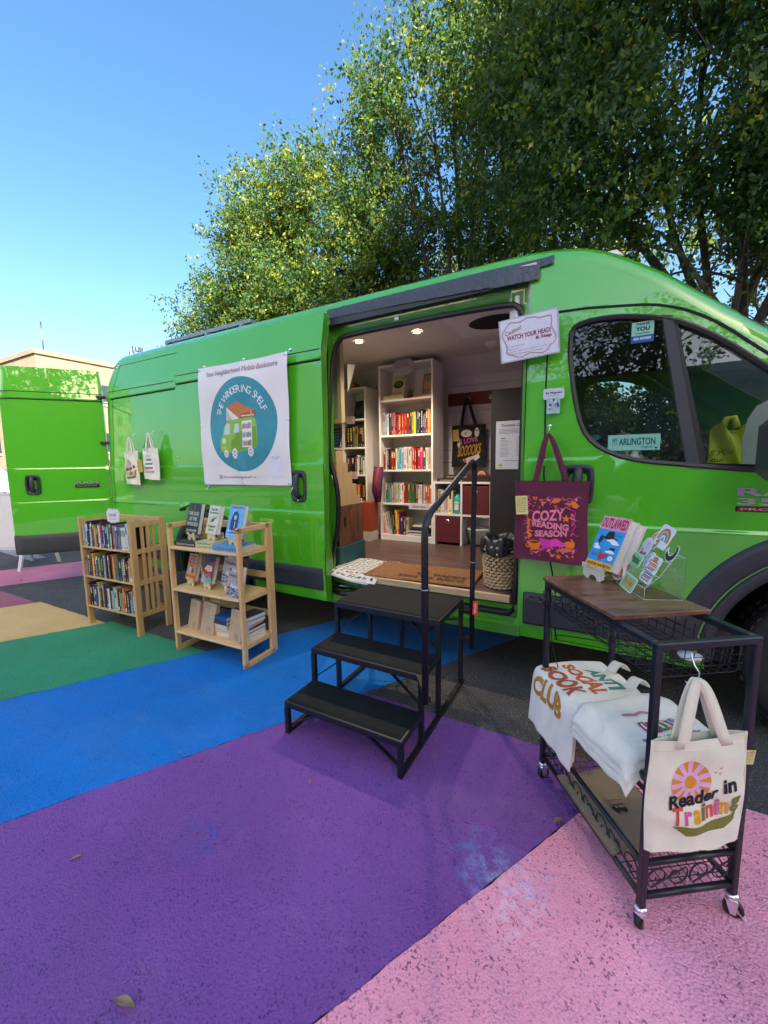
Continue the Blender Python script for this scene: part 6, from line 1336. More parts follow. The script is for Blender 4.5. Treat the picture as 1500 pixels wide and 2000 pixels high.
def art_pile(mb,W,Hh):
    for k,(c,w) in enumerate((('#b05a6c',.5),('#4f9088',.42),('#7a8a80',.36))): rect(mb,W*(.5-w/2),Hh*(.34+.13*k),W*(.5+w/2),Hh*(.40+.13*k),.001,H(c))
    line2(mb,[(W*.35,Hh*.72),(W*.45,Hh*.78),(W*.55,Hh*.72),(W*.64,Hh*.80)],.005,.001,H('#8a78a0')); text(mb,'BOOKWORM',W*.5,Hh*.24,W*.56,Hh*.06,.001,.01,0,H('#4a4a7a'))
tote('small white tote printed with piled books, right of two at the van tail',(-3.80,-.045,1.175),0,.235,.285,CANW,None,.43,art_pile,13,.03,hookx=.125,bulge=1.3)
pricetag('yellow price tag pinned on the right small tote on the rear of the van',(-3.845,-.075,1.24),(0,R(-5),0),.075,.115,5,'#d0b45c')
knob('magnet hook above the left small tote bag',(-3.985,.0,1.60)); knob('magnet hook above the right small tote bag',(-3.675,.0,1.615))
# caution sign, magnets card
cs=thing('caution_sign','laminated white sign reading Watch your head and step, beside the opening','sign',(-.37,-.03,1.92),rot=(R(4),R(-4),0))
mb=MB().mat(mat('laminate',(.50,.55,.62,1),.08,var=0,coat=1)); mb.box((-.146,-.001,-.108),(.146,.0,.108)); mb.mat(H('#dfe6f4',.15)); mb.box((-.138,-.0016,-.102),(.138,-.0010,.102)); mb.build('sheet',None,cs)
mb=MB(); mb.M=frame((0,-.0022,0),(1,0,0),(0,0,1)); E1=H('#8a4858')
def wv(k): 
    o=[]
    for q in range(81):
        a=2*PI*q/80; c,s_=math.cos(a),math.sin(a); x=.122*math.copysign(abs(c)**.5,c); y=.088*math.copysign(abs(s_)**.5,s_); f=1+k*.01; o.append((x*f-.010*math.sin(y*52)*(abs(c)>.7),y*f+.007*math.sin(x*58+1)*(abs(s_)>.5)))
    return o
line2(mb,wv(0),.0022,0,E1); line2(mb,wv(-3.2),.0014,0,E1)
text(mb,'Caution!',-.075,.045,.085,.022,.0004,.02,0,H('#8f8450'),rot=.25); text(mb,'WATCH YOUR HEAD!',.0,.012,.215,.024,.0004,.03,0,H('#7a2440')); text(mb,'& Step',.072,-.015,.078,.022,.0004,.03,0,H('#7a2440'))
for k,(s_,w) in enumerate((('No chewing gum inside',.085),('Dogs welcome',.055),('All minors must be accompanied by an adult',.19),('Please ask for assistance if needed!',.17))): text(mb,s_,-.105,-.032-.0135*k,w,.0065,.0004,.0,0,H('#4a4a58'),'l')
mb.build('lettering',None,cs)
mg=thing('magnet_card','white card reading six dollar magnets on the green door pillar','sign',(-.243,-.002,1.625))
mb=MB().mat(H('#c8d0dc',.3)); mb.poly([(x,-.006,z) for x,z in rrect(-.05,-.027,.05,.027,.01,3)],.003,(0,1,0)); mb.build('card',None,mg)
mb=MB(); mb.M=frame((0,-.0066,0),(1,0,0),(0,0,1)); text(mb,'$6 Magnets',0,.004,.078,.014,0,.03,0,H('#3a3c4c')); rect(mb,-.03,-.010,.03,-.0085,0,H('#6a7080')); mb.build('lettering',None,mg)
mb=MB().mat(H('#a8c4cc',.15)); mb.box((-.032,-.008,-.10),(.032,-.004,-.022)); r=random.Random(2)
for k in range(14): c=r.choice(['#e4eaf0','#2a3a5a','#8ab8c8','#d8dce8','#5a4a6a']); x=r.uniform(-.027,.02);z=r.uniform(-.09,-.035); mb.mat(H(c)); mb.box((x,-.0088-.0001*k,z),(x+r.uniform(.005,.012),-.0081,z+r.uniform(.006,.014)))
mb.build('pouch',None,mg)
# window decals
dc=thing('window_sticker','mint green sticker reading My Arlington at the bottom of the cab window','sticker',(.120,fy0(.12,1.365)+.008,1.365))
mb=MB().mat(H('#7cc4b0',.3)); mb.box((-.108,-.0015,-.038),(.108,0,.038)); mb.build('backing',None,dc)
mb=MB(); mb.M=frame((0,-.0021,0),(1,0,0),(0,0,1)); K=H('#14302c'); text(mb,'ARLINGTON',.014,.004,.150,.034,0,.02,0,K); text(mb,'MY',-.078,.005,.022,.034,0,0,0,K,rot=.0); text(mb,'Virginia',.055,-.024,.048,.012,0,.01,.2,K); rect(mb,.088,-.032,.098,-.024,0,K); mb.build('lettering',None,dc)
dc=thing('window_sticker','green and blue thank you member sticker at the top of the cab window','sticker',(.133,fy0(.13,1.88)+.010,1.88))
mb=MB().mat(H('#8cc8b4',.3)); mb.box((-.045,-.0015,-.012),(.045,0,.05)); mb.mat(H('#1f5a9c',.3)); mb.box((-.046,-.0016,-.045),(.046,0,-.012)); mb.build('backing',None,dc)
mb=MB(); mb.M=frame((0,-.0021,0),(1,0,0),(0,0,1)); text(mb,'THANK',0,.04,.06,.013,0,.04,0,K); text(mb,'YOU',0,.018,.058,.02,0,.05,0,K); rect(mb,-.03,-.004,.03,-.001,0,K); text(mb,'ABA MEMBER',0,-.026,.074,.012,0,.03,0,H('#d8e4f0')); mb.build('lettering',None,dc)
# things in the cab
t=thing('wooden_crate','orange-brown wooden crate seen on the seat through the cab window','crate',(-.12,.35,.85)); mb=MB().mat(mat('crate_orange',(.32,.15,.07,1),.6,var=.25,vs=6)); 
for z in (0,.13,.26,.39): mb.box((0,0,z),(.22,.3,z+.115)); 
mb.mat(H('#9aa0a8')); mb.box((.19,-.005,0),(.225,.31,.51)); mb.mat(H('#2f8890')); mb.box((.03,-.008,.30),(.08,-.002,.38)); mb.build('planks',None,t)
t=thing('folded_cloth','crumpled pink and teal cloths on top of the crate in the cab','cloth',(-.10,.40,1.37)); mb=MB()
for k,(c,x,y) in enumerate((('#a87068',.16,.06),('#5aa0a0',.02,.05),('#6a2a60',.09,.08),('#b88078',.22,.1))): mb.mat(H(c,.8)); mb.grid(lambda u,v:(x+.07*(1-2*u),y+.12*v,.035+.03*math.sin(PI*u)*math.sin(PI*v)+.012*math.sin(11*u+9*v+k)),10,8)
mb.build('cloth',None,t)
t=thing('plastic_bag','bright yellow plastic shopping bag on the dashboard behind the cab glass','bag',(.49,.50,1.24)); YB_=mat('yellow_plastic','#eef000',.4,var=.1,bump=.3,bs=12)
mb=MB().mat(YB_); mb.grid(lambda u,v:(.01+.15*u,-.03*math.sin(PI*u)-.015*math.sin(9*u+5*v),.20*v+(.03*math.sin(8*u) if v>.9 else 0)-.005),20,14); mb.grid(lambda u,v:(.16-.15*u,.03,.19*v),8,8); mb.tube([(.05,-.01,.19),(.07,-.01,.25),(.10,-.01,.255),(.115,-.01,.20)],[.018,.015,.015,.018],8); mb.build('bag_body',None,t)
mb=MB(); mb.M=frame((0,-.048,0),(1,0,0),(0,0,1)); text(mb,'g you',.05,.07,.09,.03,0,.0,.2,H('#1a1c10')); text(mb,'our',.04,.03,.06,.018,0,0,.2,H('#1a1c10')); mb.build('lettering',None,t)
t=thing('sun_shade','pale curved fabric sun shade folded behind the windscreen','sun shade',(.62,.42,1.24)); mb=MB().mat(H('#e6eef0',.7)); mb.poly([(x,0,z) for x,z in [(0,0),(.13,.01),(.13,.32),(.09,.33),(.04,.30),(.01,.24),(-.005,.14)]],.01,(0,1,0)); mb.build('fabric',None,t)
# ------------------------------------------------------------------ furniture inside the van
def bookunit(name,label,x0,x1,y0,y1,z0,z1,shelves,cols=(),foot=.05,t_=.018,m=WHT,back=True):
    t=thing(name,label,'bookcase',(x0,y0,z0)); W=x1-x0;D=y1-y0;Hh=z1-z0
    mb=MB().mat(m); mb.box((0,0,0),(t_,D,Hh)); mb.box((W-t_,0,0),(W,D,Hh)); mb.box((t_,0,Hh-t_),(W-t_,D,Hh)); 
    if foot: mb.box((t_,.003,0),(W-t_,.02,foot))
    mb.build('carcass',None,t)
    if back: mb=MB().mat(m); mb.box((t_,D-.006,foot),(W-t_,D-.001,Hh-t_)); mb.build('back_panel',None,t)
    for z in shelves: mb=MB().mat(m); mb.box((t_,.002,z-z0-t_),(W-t_,D-.006,z-z0)); mb.build('shelf',None,t)
    for x in cols: mb=MB().mat(m); mb.box((x-x0-t_/2,.001,foot),(x-x0+t_/2,D-.006,Hh-t_)); mb.build('divider',None,t)
    return t
bookunit('white_bookcase','tall white bookcase in the middle of the van interior with rows of coloured books',-2.015,-1.432,1.31,1.59,F,2.245,[.558,.885,1.222,1.566,1.910])
bookunit('white_bookcase','lower white cube bookcase at the left of the van interior with black spines',-2.76,-2.17,1.31,1.59,F,2.068,[.888,1.176,1.462,1.753],cols=(-2.462,))
GI='books on the tall white bookcase'
row('llllnddpdrrrrrrrkkyyxxknbvryo',(-1.985,1.335),.535,(1,0),1.566,.185,.235,.16,'second shelf of tall white bookcase',GI,31)
row('dwkkrhcssswwwwrrrrmgwwc',(-1.98,1.335),.525,(1,0),1.222,.19,.225,.16,'third shelf of tall white bookcase',GI,32)
row('zuttpezwwwrrggghhwweeooo',(-1.985,1.335),.53,(1,0),.885,.185,.215,.16,'fourth shelf of tall white bookcase',GI,33)
row('pcwehkym',(-1.975,1.335),.165,(1,0),.558,.22,.255,.2,'lowest shelf of tall white bookcase','thin picture books on the lowest shelf',34,tilt=[-.2,-.2,-.18,-.17,-.15,-.12,-.06,-.02])
row('nnc',(-1.80,1.335),.09,(1,0),.558,.165,.18,.15,'beside leaning picture books, lowest shelf','short upright books on the lowest shelf',35)
z=.558
for i,(c,dx) in enumerate((('w',0),('w',.01),('v',.02),('w',.0),('n',.015),('x',.03),('u',.08),('w',.05))):
    nm,hx=NM[c]; flat('%s thin flat magazine, %s from bottom, lowest shelf'%(nm,ORD[i]),-1.71+dx,1.33,z,(-.05 if i%2 else .06),.20,.2,.013,hx,'magazines lying flat on the lowest shelf',n=0); z+=.0135
row('kkkuukkkk',(-2.448,1.335),.26,(1,0),1.462,.205,.225,.16,'upper dark row of cube bookcase','dark books in the cube bookcase',36)
row('kxkkkwkula',(-2.448,1.335),.26,(1,0),1.176,.18,.205,.16,'lower dark row of cube bookcase','dark books in the cube bookcase',37)
row('kvboohk',(-2.448,1.335),.24,(1,0),.888,.17,.19,.16,'lowest row of cube bookcase','dark books in the cube bookcase',38)
def plain(bg,dr=None):
    def f(mb,W,Hh):
        rect(mb,0,0,W,Hh,0,H(bg,.4))
        if dr: dr(mb,W,Hh)
    return f
def put_cover(lab,x,y,z,a,rz,W,Hh,T,cov,art,grp='face-out books inside the van'): coverbook('book',lab,'book',(x,y,z),lean(a,rz),W,Hh,T,cov,art,None,grp)
flat('upper cream hardback lying flat on the top shelf of the tall white bookcase',-1.975,1.34,1.9325,0,.225,.15,.022,'#c8bfa4','books lying flat on the top shelf',n=0); flat('lower cream hardback lying flat on the top shelf of the tall white bookcase',-1.98,1.335,1.910,0,.235,.15,.022,'#c8bfa4','books lying flat on the top shelf',n=0)
put_cover('cream face-out book with a dark green island on the top shelf of the tall bookcase',-1.91,1.385,1.955,14,-.12,.15,.195,.03,'#c8bfa0',plain('#bdb494',lambda mb,W,Hh:(disc(mb,W*.48,Hh*.58,W*.38,Hh*.2,.0006,20,H('#16201c')),disc(mb,W*.5,Hh*.6,W*.26,Hh*.1,.0009,16,H('#3f6a4a')),rect(mb,W*.1,Hh*.12,W*.8,Hh*.16,.0006,H('#6a6450')))))
put_cover('orange and green framed face-out book at the right of the top shelf',-1.57,1.37,1.94,14,-.15,.13,.20,.03,'#a86a48',plain('#5a2c24',lambda mb,W,Hh:(rect(mb,W*.08,Hh*.22,W*.92,Hh*.94,.0004,H('#b87c5c')),disc(mb,W*.5,Hh*.72,W*.26,Hh*.12,.0008,10,H('#4f9a78')),rect(mb,W*.1,Hh*.05,W*.9,Hh*.18,.0006,H('#8a8078')))))
flat('yellow book lying under the orange framed book on the top shelf',-1.575,1.34,1.910,.0,.13,.15,.028,'#b8862c','books lying flat on the top shelf',n=0)
put_cover('black face-out book on the top right cube of the cube bookcase',-2.36,1.37,1.753,14,-.15,.15,.20,.03,'#141418',plain('#16181c',lambda mb,W,Hh:[line2(mb,[(W*(.15+.1*k),Hh*.3),(W*(.2+.09*k),Hh*(.6+.03*k))],.004,.0006,H('#6a6e74')) for k in range(7)]),)
put_cover('dark blue patterned face-out book at the left edge of the cube bookcase',-2.66,1.345,1.475,14,-.15,.15,.21,.03,'#20304a',plain('#1f2c48',lambda mb,W,Hh:[disc(mb,W*(.15+.13*(k%6)),Hh*(.2+.16*(k//6)),.008,z=.0006,n=8,m=H(['#6a8ac0','#3a5a90'][k%2])) for k in range(30)]))
put_cover('yellow face-out book in the top left cube of the cube bookcase',-2.60,1.37,1.753,12,-.2,.12,.19,.03,'#c8a41c',plain('#c8a41c'))
def pot(lab,x,y,z,r_,h,kind,seed):
    t=thing('potted_plant',lab,'plant',(x,y,z)); mb=MB().mat(mat('terracotta',(.25,.035,.02,1),.6,var=.15)); mb.lathe([(.001,0),(r_*.7,0),(r_,h*.8),(r_*1.12,h*.8),(r_*1.12,h),(r_*.9,h),(r_*.85,h*.85),(.001,h*.85)],20); mb.build('pot',None,t)
    mb=MB().mat(H('#3f6a44',.6)); r=random.Random(seed)
    if kind=='cactus': mb.lathe([(.001,h*.8),(.014,h*.9),(.016,h*1.4),(.012,h*1.9),(.001,h*2)],12); mb.tube([(0.012,0,h*1.2),(.026,0,h*1.3),(.026,0,h*1.7)],.006,7)
    else:
        for k in range(26): a=r.uniform(0,6.3); l=r.uniform(.03,.07); e=r.uniform(.3,1.2); d=Vector((math.cos(a)*math.cos(e),math.sin(a)*math.cos(e),math.sin(e))); sv=Vector((-math.sin(a),math.cos(a),0))*.009; b=Vector((0,0,h*.9)); mb.mat(H(r.choice(['#2f5236','#4a6a48','#5a4a44']),.6)); mb.add([b-sv*.5,b+sv*.5,b+d*l*.6+sv,b+d*l,b+d*l*.6-sv],[(0,1,2,3,4)])
    mb.build('foliage',None,t)
pot('small cactus in a red pot on the top shelf of the tall white bookcase',-1.71,1.40,1.910,.028,.05,'cactus',1); pot('low spiky succulent on top of the cube bookcase',-2.33,1.40,2.068,.04,.03,'succ',2); pot('red potted sprig at the left end on top of the cube bookcase',-2.55,1.40,2.068,.035,.07,'succ',3)
signcard('shelf_sign','wavy black-edged sign at the top of the tall white bookcase with a bird on it',(-1.735,1.300,2.205),(0,R(-4),0),.20,.125,[('FICTION',-.01,.01,.14,.032,'#6a6468')],amp=.06,edge='#1c1c22',fill='#a8a2a8')
t=thing('shelf_label','white shelf label reading Children\'s Books clipped to the tall bookcase','sign',(-1.575,1.303,.862)); mb=MB().mat(H('#c8c8d0',.5)); mb.box((-.11,-.002,-.03),(.11,0,.03)); mb.build('card',None,t); mb=MB(); mb.M=frame((0,-.0026,0),(1,0,0),(0,0,1)); text(mb,"Children's Books",0,-.003,.15,.022,0,.02,0,H('#3a3044')); disc(mb,.09,.018,.006,z=0,n=10,m=H('#4a7a5a')); mb.build('lettering',None,t)
for lab,x,z in (('small pink note card on the upper cubes of the cube bookcase',-2.35,1.735),('small white note card hanging on the middle of the cube bookcase',-2.33,1.16)):
    t=thing('shelf_label',lab,'sign',(x,1.303,z)); mb=MB().mat(H('#b8a8a8',.5)); mb.box((-.05,-.002,-.03),(.05,0,.045)); mb.build('card',None,t); mb=MB(); mb.M=frame((0,-.0026,0),(1,0,0),(0,0,1)); 
    for k in range(5): rect(mb,-.038,.03-.012*k,.03-.006*(k%3),.033-.012*k,0,H('#6a5a5a')); 
    mb.build('writing',None,t)
# cube unit with red bins
bookunit('cube_shelf','low white cube shelf with red fabric bins at the back of the van',-1.43,-.872,1.31,1.6,F,1.105,[.80],cols=(-1.152,),foot=.0)
BIN=mat('bin_red',(.11,.008,.016,1),.75,var=.1,bump=.2,bs=200)
for lab,x0,z0 in (('red fabric bin in the lower left of the cube shelf',-1.405,.52),('red fabric bin in the upper right of the cube shelf',-1.135,.803)):
    t=thing('storage_bin',lab,'storage bin',(x0,1.315,z0),group='red fabric bins'); mb=MB().mat(BIN); mb.box((0,0,0),(.237,.25,.262),.006); mb.build('bin',None,t); mb=MB().mat(CHR); mb.lathe([(.010,-.004),(.018,-.003),(.019,.002)],18,(.12,0,.205),'y'); mb.mat(DARK); mb.lathe([(.001,-.0015),(.010,-.0015)],14,(.12,0,.205),'y'); mb.build('grommet',None,t)
row('cwwc',(-1.395,1.335),.15,(1,0),.802,.21,.245,.18,'upper left of cube shelf','white binders in the cube shelf',41)
t=thing('soap_bottle','turquoise and white plastic bottle in the upper left of the cube shelf','bottle',(-1.205,1.37,.802)); mb=MB().mat(H('#2f9c94',.3)); mb.lathe([(.001,0),(.036,0),(.038,.01),(.038,.13),(.03,.16),(.014,.175),(.014,.19)],20); mb.build('bottle_body',None,t); mb=MB().mat(H('#20242a',.4)); mb.lathe([(.001,.23),(.018,.23),(.018,.19),(.001,.19)],14); mb.build('cap',None,t)
mb=MB(); mb.M=frame((-.0,-.0395,.075),(1,0,0),(0,0,1)); rect(mb,-.02,-.04,.02,.04,0,H('#cfd8d4')); text(mb,'POWER',0,.02,.032,.009,.0005,.03,0,H('#1a1a1e')); mb.build('label',None,t)
t=thing('white_basket','white plastic basket in the lower right of the cube shelf','basket',(-1.01,1.42,.52)); mb=MB().mat(H('#b8b8b2',.5)); mb.lathe([(.001,0),(.085,0),(.11,.13),(.118,.14),(.11,.15),(.1,.13),(.08,.01)],28); mb.build('basket_body',None,t)
for i,(lab,x,y,w,c) in enumerate((('long dark red board game box lying lower on the cube shelf',-1.40,1.33,.50,'#2c1214'),('long dark red board game box lying upper on the cube shelf',-1.34,1.34,.46,'#3c1418'))):
    t=thing('game_box',lab,'box',(x,y,1.107+.031*i)); mb=MB().mat(H(c)); mb.box((0,0,0),(w,.2,.028),.002); mb.mat(H('#8a8078')); mb.box((.03,-.001,.006),(w*.5,0,.016)); mb.build('box',None,t)
t=thing('toy_rainbow','small wooden arch standing on the boxes over the cube shelf','toy',(-.98,1.36,1.168)); mb=MB()
for k,c in enumerate(('#5a2a20','#c89a78','#a87858')): mb.mat(H(c)); r0,r1=.05-.014*k,.036-.014*k; n=14; mb.add([(q*math.cos(PI*j/n),yy,q*math.sin(PI*j/n)) for yy in (0,.03) for j in range(n+1) for q in (r0,r1)],[(2*j,2*j+2,2*j+3,2*j+1) for j in range(n)]+[(2*(n+1)+2*j,2*j+2*(n+1)+1,2*(n+1)+2*j+3,2*(n+1)+2*j+2) for j in range(n)]+[(2*j,2*(n+1)+2*j,2*(n+1)+2*j+2,2*j+2) for j in range(n)])
mb.build('arches',None,t)
# red peg rack, black bag
t=thing('coat_rack','long red wooden peg rack on the back wall of the van','coat rack',(-1.47,1.83,1.87)); RED=mat('red_board',(.16,.014,.01,1),.5,var=.15); mb=MB().mat(RED); mb.box((0,0,0),(1.05,.02,.125),.003); mb.build('board',None,t)
for k in range(4):
    mb=MB().mat(GREYM); x=.22+.24*k; mb.box((x-.03,-.006,.04),(x+.03,0,.08),.003); mb.tube([(x,-.004,.06),(x,-.03,.05),(x,-.04,.065)],.005,6); mb.tube([(x-.02,-.004,.06),(x-.02,-.025,.075)],.004,6); mb.tube([(x+.02,-.004,.06),(x+.02,-.025,.075)],.004,6); mb.build('hook',None,t)
def art_boo(mb,W,Hh):
    K=H('#cfc8c4'); disc(mb,W*.45,Hh*.80,W*.16,Hh*.09,.0006,16,K); disc(mb,W*.76,Hh*.82,W*.07,Hh*.11,.0006,14,K); disc(mb,W*.42,Hh*.80,W*.03,z=.001,n=8,m=H('#a03040')); disc(mb,W*.76,Hh*.86,W*.03,z=.001,n=8,m=H('#c05060'))
    shp(mb,[(W*.34,Hh*.16),(W*.5,Hh*.22),(W*.82,Hh*.30),(W*.86,Hh*.22),(W*.7,Hh*.12),(W*.5,Hh*.08)],.0006,K); disc(mb,W*.22,Hh*.58,W*.05,Hh*.12,.0006,12,K); disc(mb,W*.42,Hh*.14,W*.05,z=.001,n=10,m=H('#a05058'))
    text(mb,'I LOVE',W*.54,Hh*.63,W*.5,Hh*.12,.001,.04,.1,H('#b04c7c'),rot=.15); text(mb,'BOOOOKS',W*.54,Hh*.40,W*.68,Hh*.26,.0012,.02,.25,H('#b88a2c'),rot=.12)
    for k in range(9): r=random.Random(k); star(mb,r.uniform(.1,.9)*W,r.uniform(.05,.95)*Hh,.006,.0008,K,4,.3)
tote('black tote printed I love books, hanging on the red peg rack',(-1.40,1.77,1.24),0,.345,.42,BLKC,None,.70,art_boo,15,.03,hookx=.15,sw=.028)
pricetag('yellow paper tag on the black tote bag inside the van',(-1.375,1.735,1.50),(0,R(-3),0),.06,.115,7,'#c8a050')
t=thing('notice_sheet','white printed sheet titled Donation Guide pinned to the dark board','notice',(-.69,1.194,1.42),rot=(0,0,0)); mb=MB().mat(H('#b0bcd0',.4)); mb.box((-.125,-.001,-.20),(.16,.0,.20)); mb.build('sheet',None,t)
mb=MB(); mb.M=frame((0,-.0016,0),(1,0,0),(0,0,1)); text(mb,'Donation Guide',.02,.165,.20,.024,0,.02,0,H('#6a2440')); r=random.Random(8)
for k in range(4): rect(mb,-.10,.13-.011*k,.13-.03*(k==3),.134-.011*k,0,H('#6a7284'))
for cxx in (-.08,.055):
    rect(mb,cxx,.055,cxx+.035,.062,0,H('#30384a'))
    for k in range(13): rect(mb,cxx-.012,.040-.011*k,cxx-.012+r.uniform(.06,.1),.0435-.011*k,0,H('#7a8294'))
rect(mb,-.06,-.130,.13,-.126,0,H('#3a4254')); disc(mb,-.085,-.168,.018,.012,0,14,H('#6a9a3c')); disc(mb,-.085,-.175,.02,.006,.0003,10,H('#c0b040')); mb.build('lettering',None,t)
# basket bin with black liner
t=thing('woven_basket','woven seagrass waste basket lined with a black bag just inside the opening','basket',(-.545,.235,F+.001)); WK=mat('seagrass',(.50,.36,.20,1),.7,var=.25,vs=30); r=random.Random(4)
mb=MB().mat(WK)
def br_(z): return .090+.022*(z/.30)
nrow=14
for i in range(nrow):
    z=.010+.0195*i; R0=br_(z); n=20; mid=5<i<10
    for k in range(n):
        a0=2*PI*(k+(.5 if i%2 else 0))/n; a1_=a0+2*PI/n*(1.05 if not mid else .8); sl=.006 if not mid else (.012 if i%2 else -.012)
        pts=[((R0+.006*math.sin(PI*q/4))*math.cos(a0+(a1_-a0)*q/4),(R0+.006*math.sin(PI*q/4))*math.sin(a0+(a1_-a0)*q/4),z+sl*(q/4-.5)) for q in range(5)]; mb.tube(pts,[.005,.0088,.0102,.0088,.005],6)
mb.build('weave',None,t)
mb=MB().mat(mat('inner_dark',(.03,.02,.012,1),.9,var=0)); mb.lathe([(.001,.004),(.082,.004),(.104,.285)],28); mb.build('lining_shadow_gap',None,t).name='weave_shade_wall'  # dark cone stands in for shade behind the open weave
LIN=mat('bin_liner',(.010,.010,.012,1),.5,var=.1,bump=.25,bs=14); n=64; mb=MB().mat(LIN); vs=[]
for i in range(9):
    f=i/8; z=.215+.105*min(1,f*2)-(.0 if f<.5 else .10*(f-.5)); R0=.125-.0*f if f<.3 else .125-.05*(f-.3)/.7
    for k in range(n): a=2*PI*k/n; q=.005*math.sin(9*a+.5*i)+.004*math.sin(17*a-i*.4)+.0015*r.uniform(-1,1); vs.append(((R0+q)*math.cos(a),(R0+q)*math.sin(a),z+.010*math.sin(5*a+.3*i)+.0015*r.uniform(-1,1)))
mb.add(vs,[(i*n+k,i*n+(k+1)%n,(i+1)*n+(k+1)%n,(i+1)*n+k) for i in range(8) for k in range(n)],True); mb.build('bin_liner',None,t)
# door mat and rug
t=thing('doormat','brown coir doormat printed So happy you are here on the van floor','doormat',(-1.09,.255,F+.004),R(3)); COIR=mat('coir',(.28,.135,.05,1),.95,var=.25,vs=60,bump=1,bs=160)
mb=MB().mat(COIR); mb.box((-.37,-.195,0),(.39,.195,.016),.006); mb.build('mat',None,t)
mb=MB().mat(COIR); r=random.Random(6); vs=[];fs=[]
for k in range(5200):
    x=r.uniform(-.372,.392);y=r.uniform(-.197,.197);a=r.uniform(0,6.3);b=len(vs); dx,dy=.0035*math.cos(a),.0035*math.sin(a); vs+=[(x-dx*.4,y-dy*.4,.015),(x+dx*.4,y+dy*.4,.015),(x+r.uniform(-.004,.004),y+r.uniform(-.004,.004),.015+r.uniform(.003,.007))]; fs.append((b,b+1,b+2))
mb.add(vs,fs); mb.build('coir_fibres',None,t)['kind']='stuff'
mb=MB(); mb.M=Matrix.Translation((0,0,.0242)); text(mb,'so happy',.16,-.06,.36,.06,0,.01,.15,H('#1c100a',.9)); text(mb,"you're here",.10,-.140,.46,.065,0,.01,.15,H('#1c100a',.9)); mb.build('lettering',None,t)
t=thing('woven_rug','black and white patterned rug folded over the sill at the left of the opening','rug',(-1.62,.10,F+.004),0); RG=mat('rug_white',(.55,.57,.56,1),.95,var=.1,vs=40,bump=.5,bs=120)
def rug(u,v): # u across, v depth; front corner hangs down
    x=-.11+.40*u-.03*v; y=-.125+.47*v+.06*u*(1-v)*0; z=.012+.004*math.sin(9*u+5*v); 
    if v<.24: z-=.06*((.24-v)/.24)**1.5*(.25+.75*u)
    return (x,y,z)
mb=MB().mat(RG); mb.grid(rug,24,20); o=mb.build('rug',None,t); md=o.modifiers.new('s','SOLIDIFY'); md.thickness=.008
mb=MB().mat(H('#0f1012',.9)); r=random.Random(3)
for i in range(8):
    for j in range(9):
        u0,v0=.06+i*.115,.06+j*.105; 
        for q in range(3):
            a=r.uniform(-.03,.03); p=[(u0+.03*q*.5+a,v0+(.02 if (i+j+q)%2 else 0)),(u0+.028+.03*q*.5+a,v0+(.045 if (i+j+q)%2 else .03))]
            w=.012; pts=[]; (ua,va),(ub,vb)=p
            quad=[(ua,va-w),(ub,vb-w),(ub,vb+w),(ua,va+w)]; mb.add([(lambda P:(P[0],P[1],P[2]+.0025+.0001*q))(rug(min(1,max(0,a_)),min(1,max(0,b_)))) for a_,b_ in quad],[(0,1,2,3)])
mb.build('pattern',None,t)
t=thing('folded_mat','lilac grey folded mat under the patterned rug','mat',(-1.76,.045,F-.035)); mb=MB().mat(H('#6a6270',.9)); mb.box((0,0,0),(.24,.012,.036),.005); mb.build('mat',None,t)
# left display: teal box, crate, stepped stand
t=thing('teal_box','plain dark teal storage box on the floor at the left of the opening','box',(-1.835,.17,F+.001)); mb=MB().mat(mat('teal_paint',(.012,.085,.09,1),.6,var=.1)); mb.box((0,0,0),(.10,.37,.152),.003); mb.build('box',None,t)
t=thing('brown_crate','dark brown grained wooden crate with a handle slot standing on the teal box','crate',(-1.99,.20,F+.155)); CR=mat('crate_brown',(.13,.055,.028,1),.55,var=.6,vs=7,stretch=(5,5,.8)); mb=MB().mat(CR)
mb.box((.22,0,0),(.238,.34,.31),.002); mb.box((0,0,0),(.22,.34,.014)); mb.box((0,.326,.014),(.22,.34,.31)); mb.box((0,0,.014),(.02,.326,.31)); mb.mat(DARK); mb.box((.2381,.06,.14),(.2386,.085,.22),.008); mb.build('crate_body',None,t)
row('keh',(-1.96,.24),.12,(1,0),F+.17,.12,.16,.1,'inside the brown crate','books in the brown crate',43)
t=thing('stepped_stand','light wooden stepped countertop display stand with an arched top on the brown crate','display stand',(-1.96,.19,F+.466)); LW=mat('light_ply',(.52,.38,.20,1),.5,var=.15,vs=6,stretch=(5,5,.8)); mb=MB().mat(LW)
pr=[(0,0),(.32,0),(.32,.06),(.27,.06),(.27,.16),(.21,.16),(.21,.25),(.15,.25),(.15,.33),(.09,.33),(.09,.42),(0.03,.42),(0.0,.40)]
mb.poly([(.19,y,z) for y,z in pr],.012,(1,0,0)); mb.build('side_panel',None,t)
mb=MB().mat(LW); arcp=[(-.06,.30),(.14,.30)]+[(.04+.10*math.cos(a),.39+.085*math.sin(a)) for a in [PI*k/10 for k in range(11)]]; mb.poly([(x,.0,z) for x,z in arcp],.01,(0,1,0)); mb.build('arched_board',None,t)
for z,y in ((.06,.27),(.16,.21),(.25,.15),(.33,.09)): mb=MB().mat(LW); mb.box((-.06,0,z-.01),(.19,y+.05,z)); mb.build('tier',None,t)
t=thing('pine_upright','pale pine wooden upright hanging frame at the left inside the opening','frame',(-1.86,.30,1.60)); mb=MB().mat(mat('pine',(.52,.42,.24,1),.5,var=.12,vs=6,stretch=(5,5,.6))); mb.box((.05,0,0),(.085,.05,.70),.003); mb.box((-.1,0,0),(.05,.04,.03),.003); mb.build('upright',None,t); mb=MB().mat(H('#a8a29a')); mb.box((-.1,.02,.03),(.05,.03,.70)); mb.build('panel',None,t)
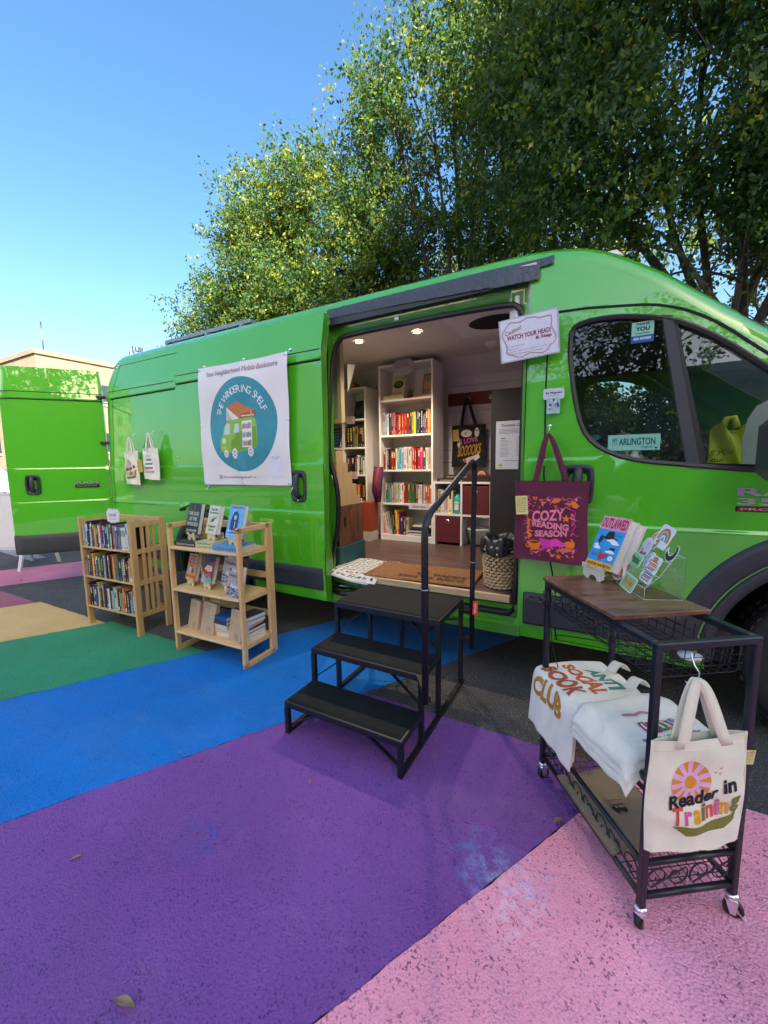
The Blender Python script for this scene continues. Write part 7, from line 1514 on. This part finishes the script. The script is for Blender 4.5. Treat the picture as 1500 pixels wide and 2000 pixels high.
t=thing('white_flag','small white triangular paper hanging behind the pine upright','paper',(-1.79,.42,2.0)); mb=MB().mat(H('#c4ccd8')); mb.poly([(0,0,-.16),(.0,0,.06),(.075,.0,.045)],.001,(0,1,0)); mb.build('paper',None,t)
t=thing('red_box','rust red box with a white lower band beside the tall white bookcase','box',(-2.17,1.15,F+.001)); mb=MB().mat(mat('rust_red',(.30,.045,.02,1),.6,var=.1)); mb.box((0,0,.10),(.125,.16,.395),.002); mb.mat(H('#b8b2ae')); mb.box((0.0,0,0),(.125,.16,.0999)); mb.build('box',None,t)
t=thing('umbrella_bag','purple and red furled cloth leaning between the two white bookcases','umbrella',(-2.07,1.25,F+.395),0); mb=MB().mat(H('#4a1c48',.7)); mb.tube([(.06,0,.0),(.05,.0,.12),(.07,.01,.36)],[.03,.055,.05],10); mb.mat(H('#8a2c2c',.7)); mb.tube([(.085,-.03,.02),(.06,-.045,.2),(.10,-.03,.36)],[.012,.02,.012],6); mb.build('cloth',None,t)
# dead leaves on the street
DL=mat('dead_leaf',(.30,.22,.14,1),.8,var=.2); 
for i,(x,y,lab,a) in enumerate(((-.95,-1.88,'curled pale dead leaf on the purple stripe near the bottom left of the picture',.3),(-1.47,-1.75,'small brown dead leaf on the purple stripe at the left',1.1),(-.99,-1.14,'tiny dead leaf on the purple stripe in front of the steps',2.0),(-.09,-.87,'upright brown dead leaf at the pink and purple edge beside the cart',.8),(-3.3,-.15,'brown dead leaf on the asphalt left of the slatted bookcase',.5),(-1.62,-1.28,'small dead leaf on the blue stripe',2.6),(-5.9,-.35,'pale scrap of leaf on the magenta stripe near the rear door',.1))):
    t=thing('dead_leaf',lab,'leaf',(x,y,.006),a); mb=MB().mat(DL); L=(.055,.03,.022,.04,.045,.022,.05)[i]; mb.grid(lambda u,v:(L*(u-.5),L*.36*(v-.5)*math.sin(PI*min(.98,max(.06,u))),L*.18*abs(v-.5)*2+L*.10*math.sin(PI*u)),8,4); o=mb.build('leaf_blade',None,t); md=o.modifiers.new('s','SOLIDIFY'); md.thickness=.0006
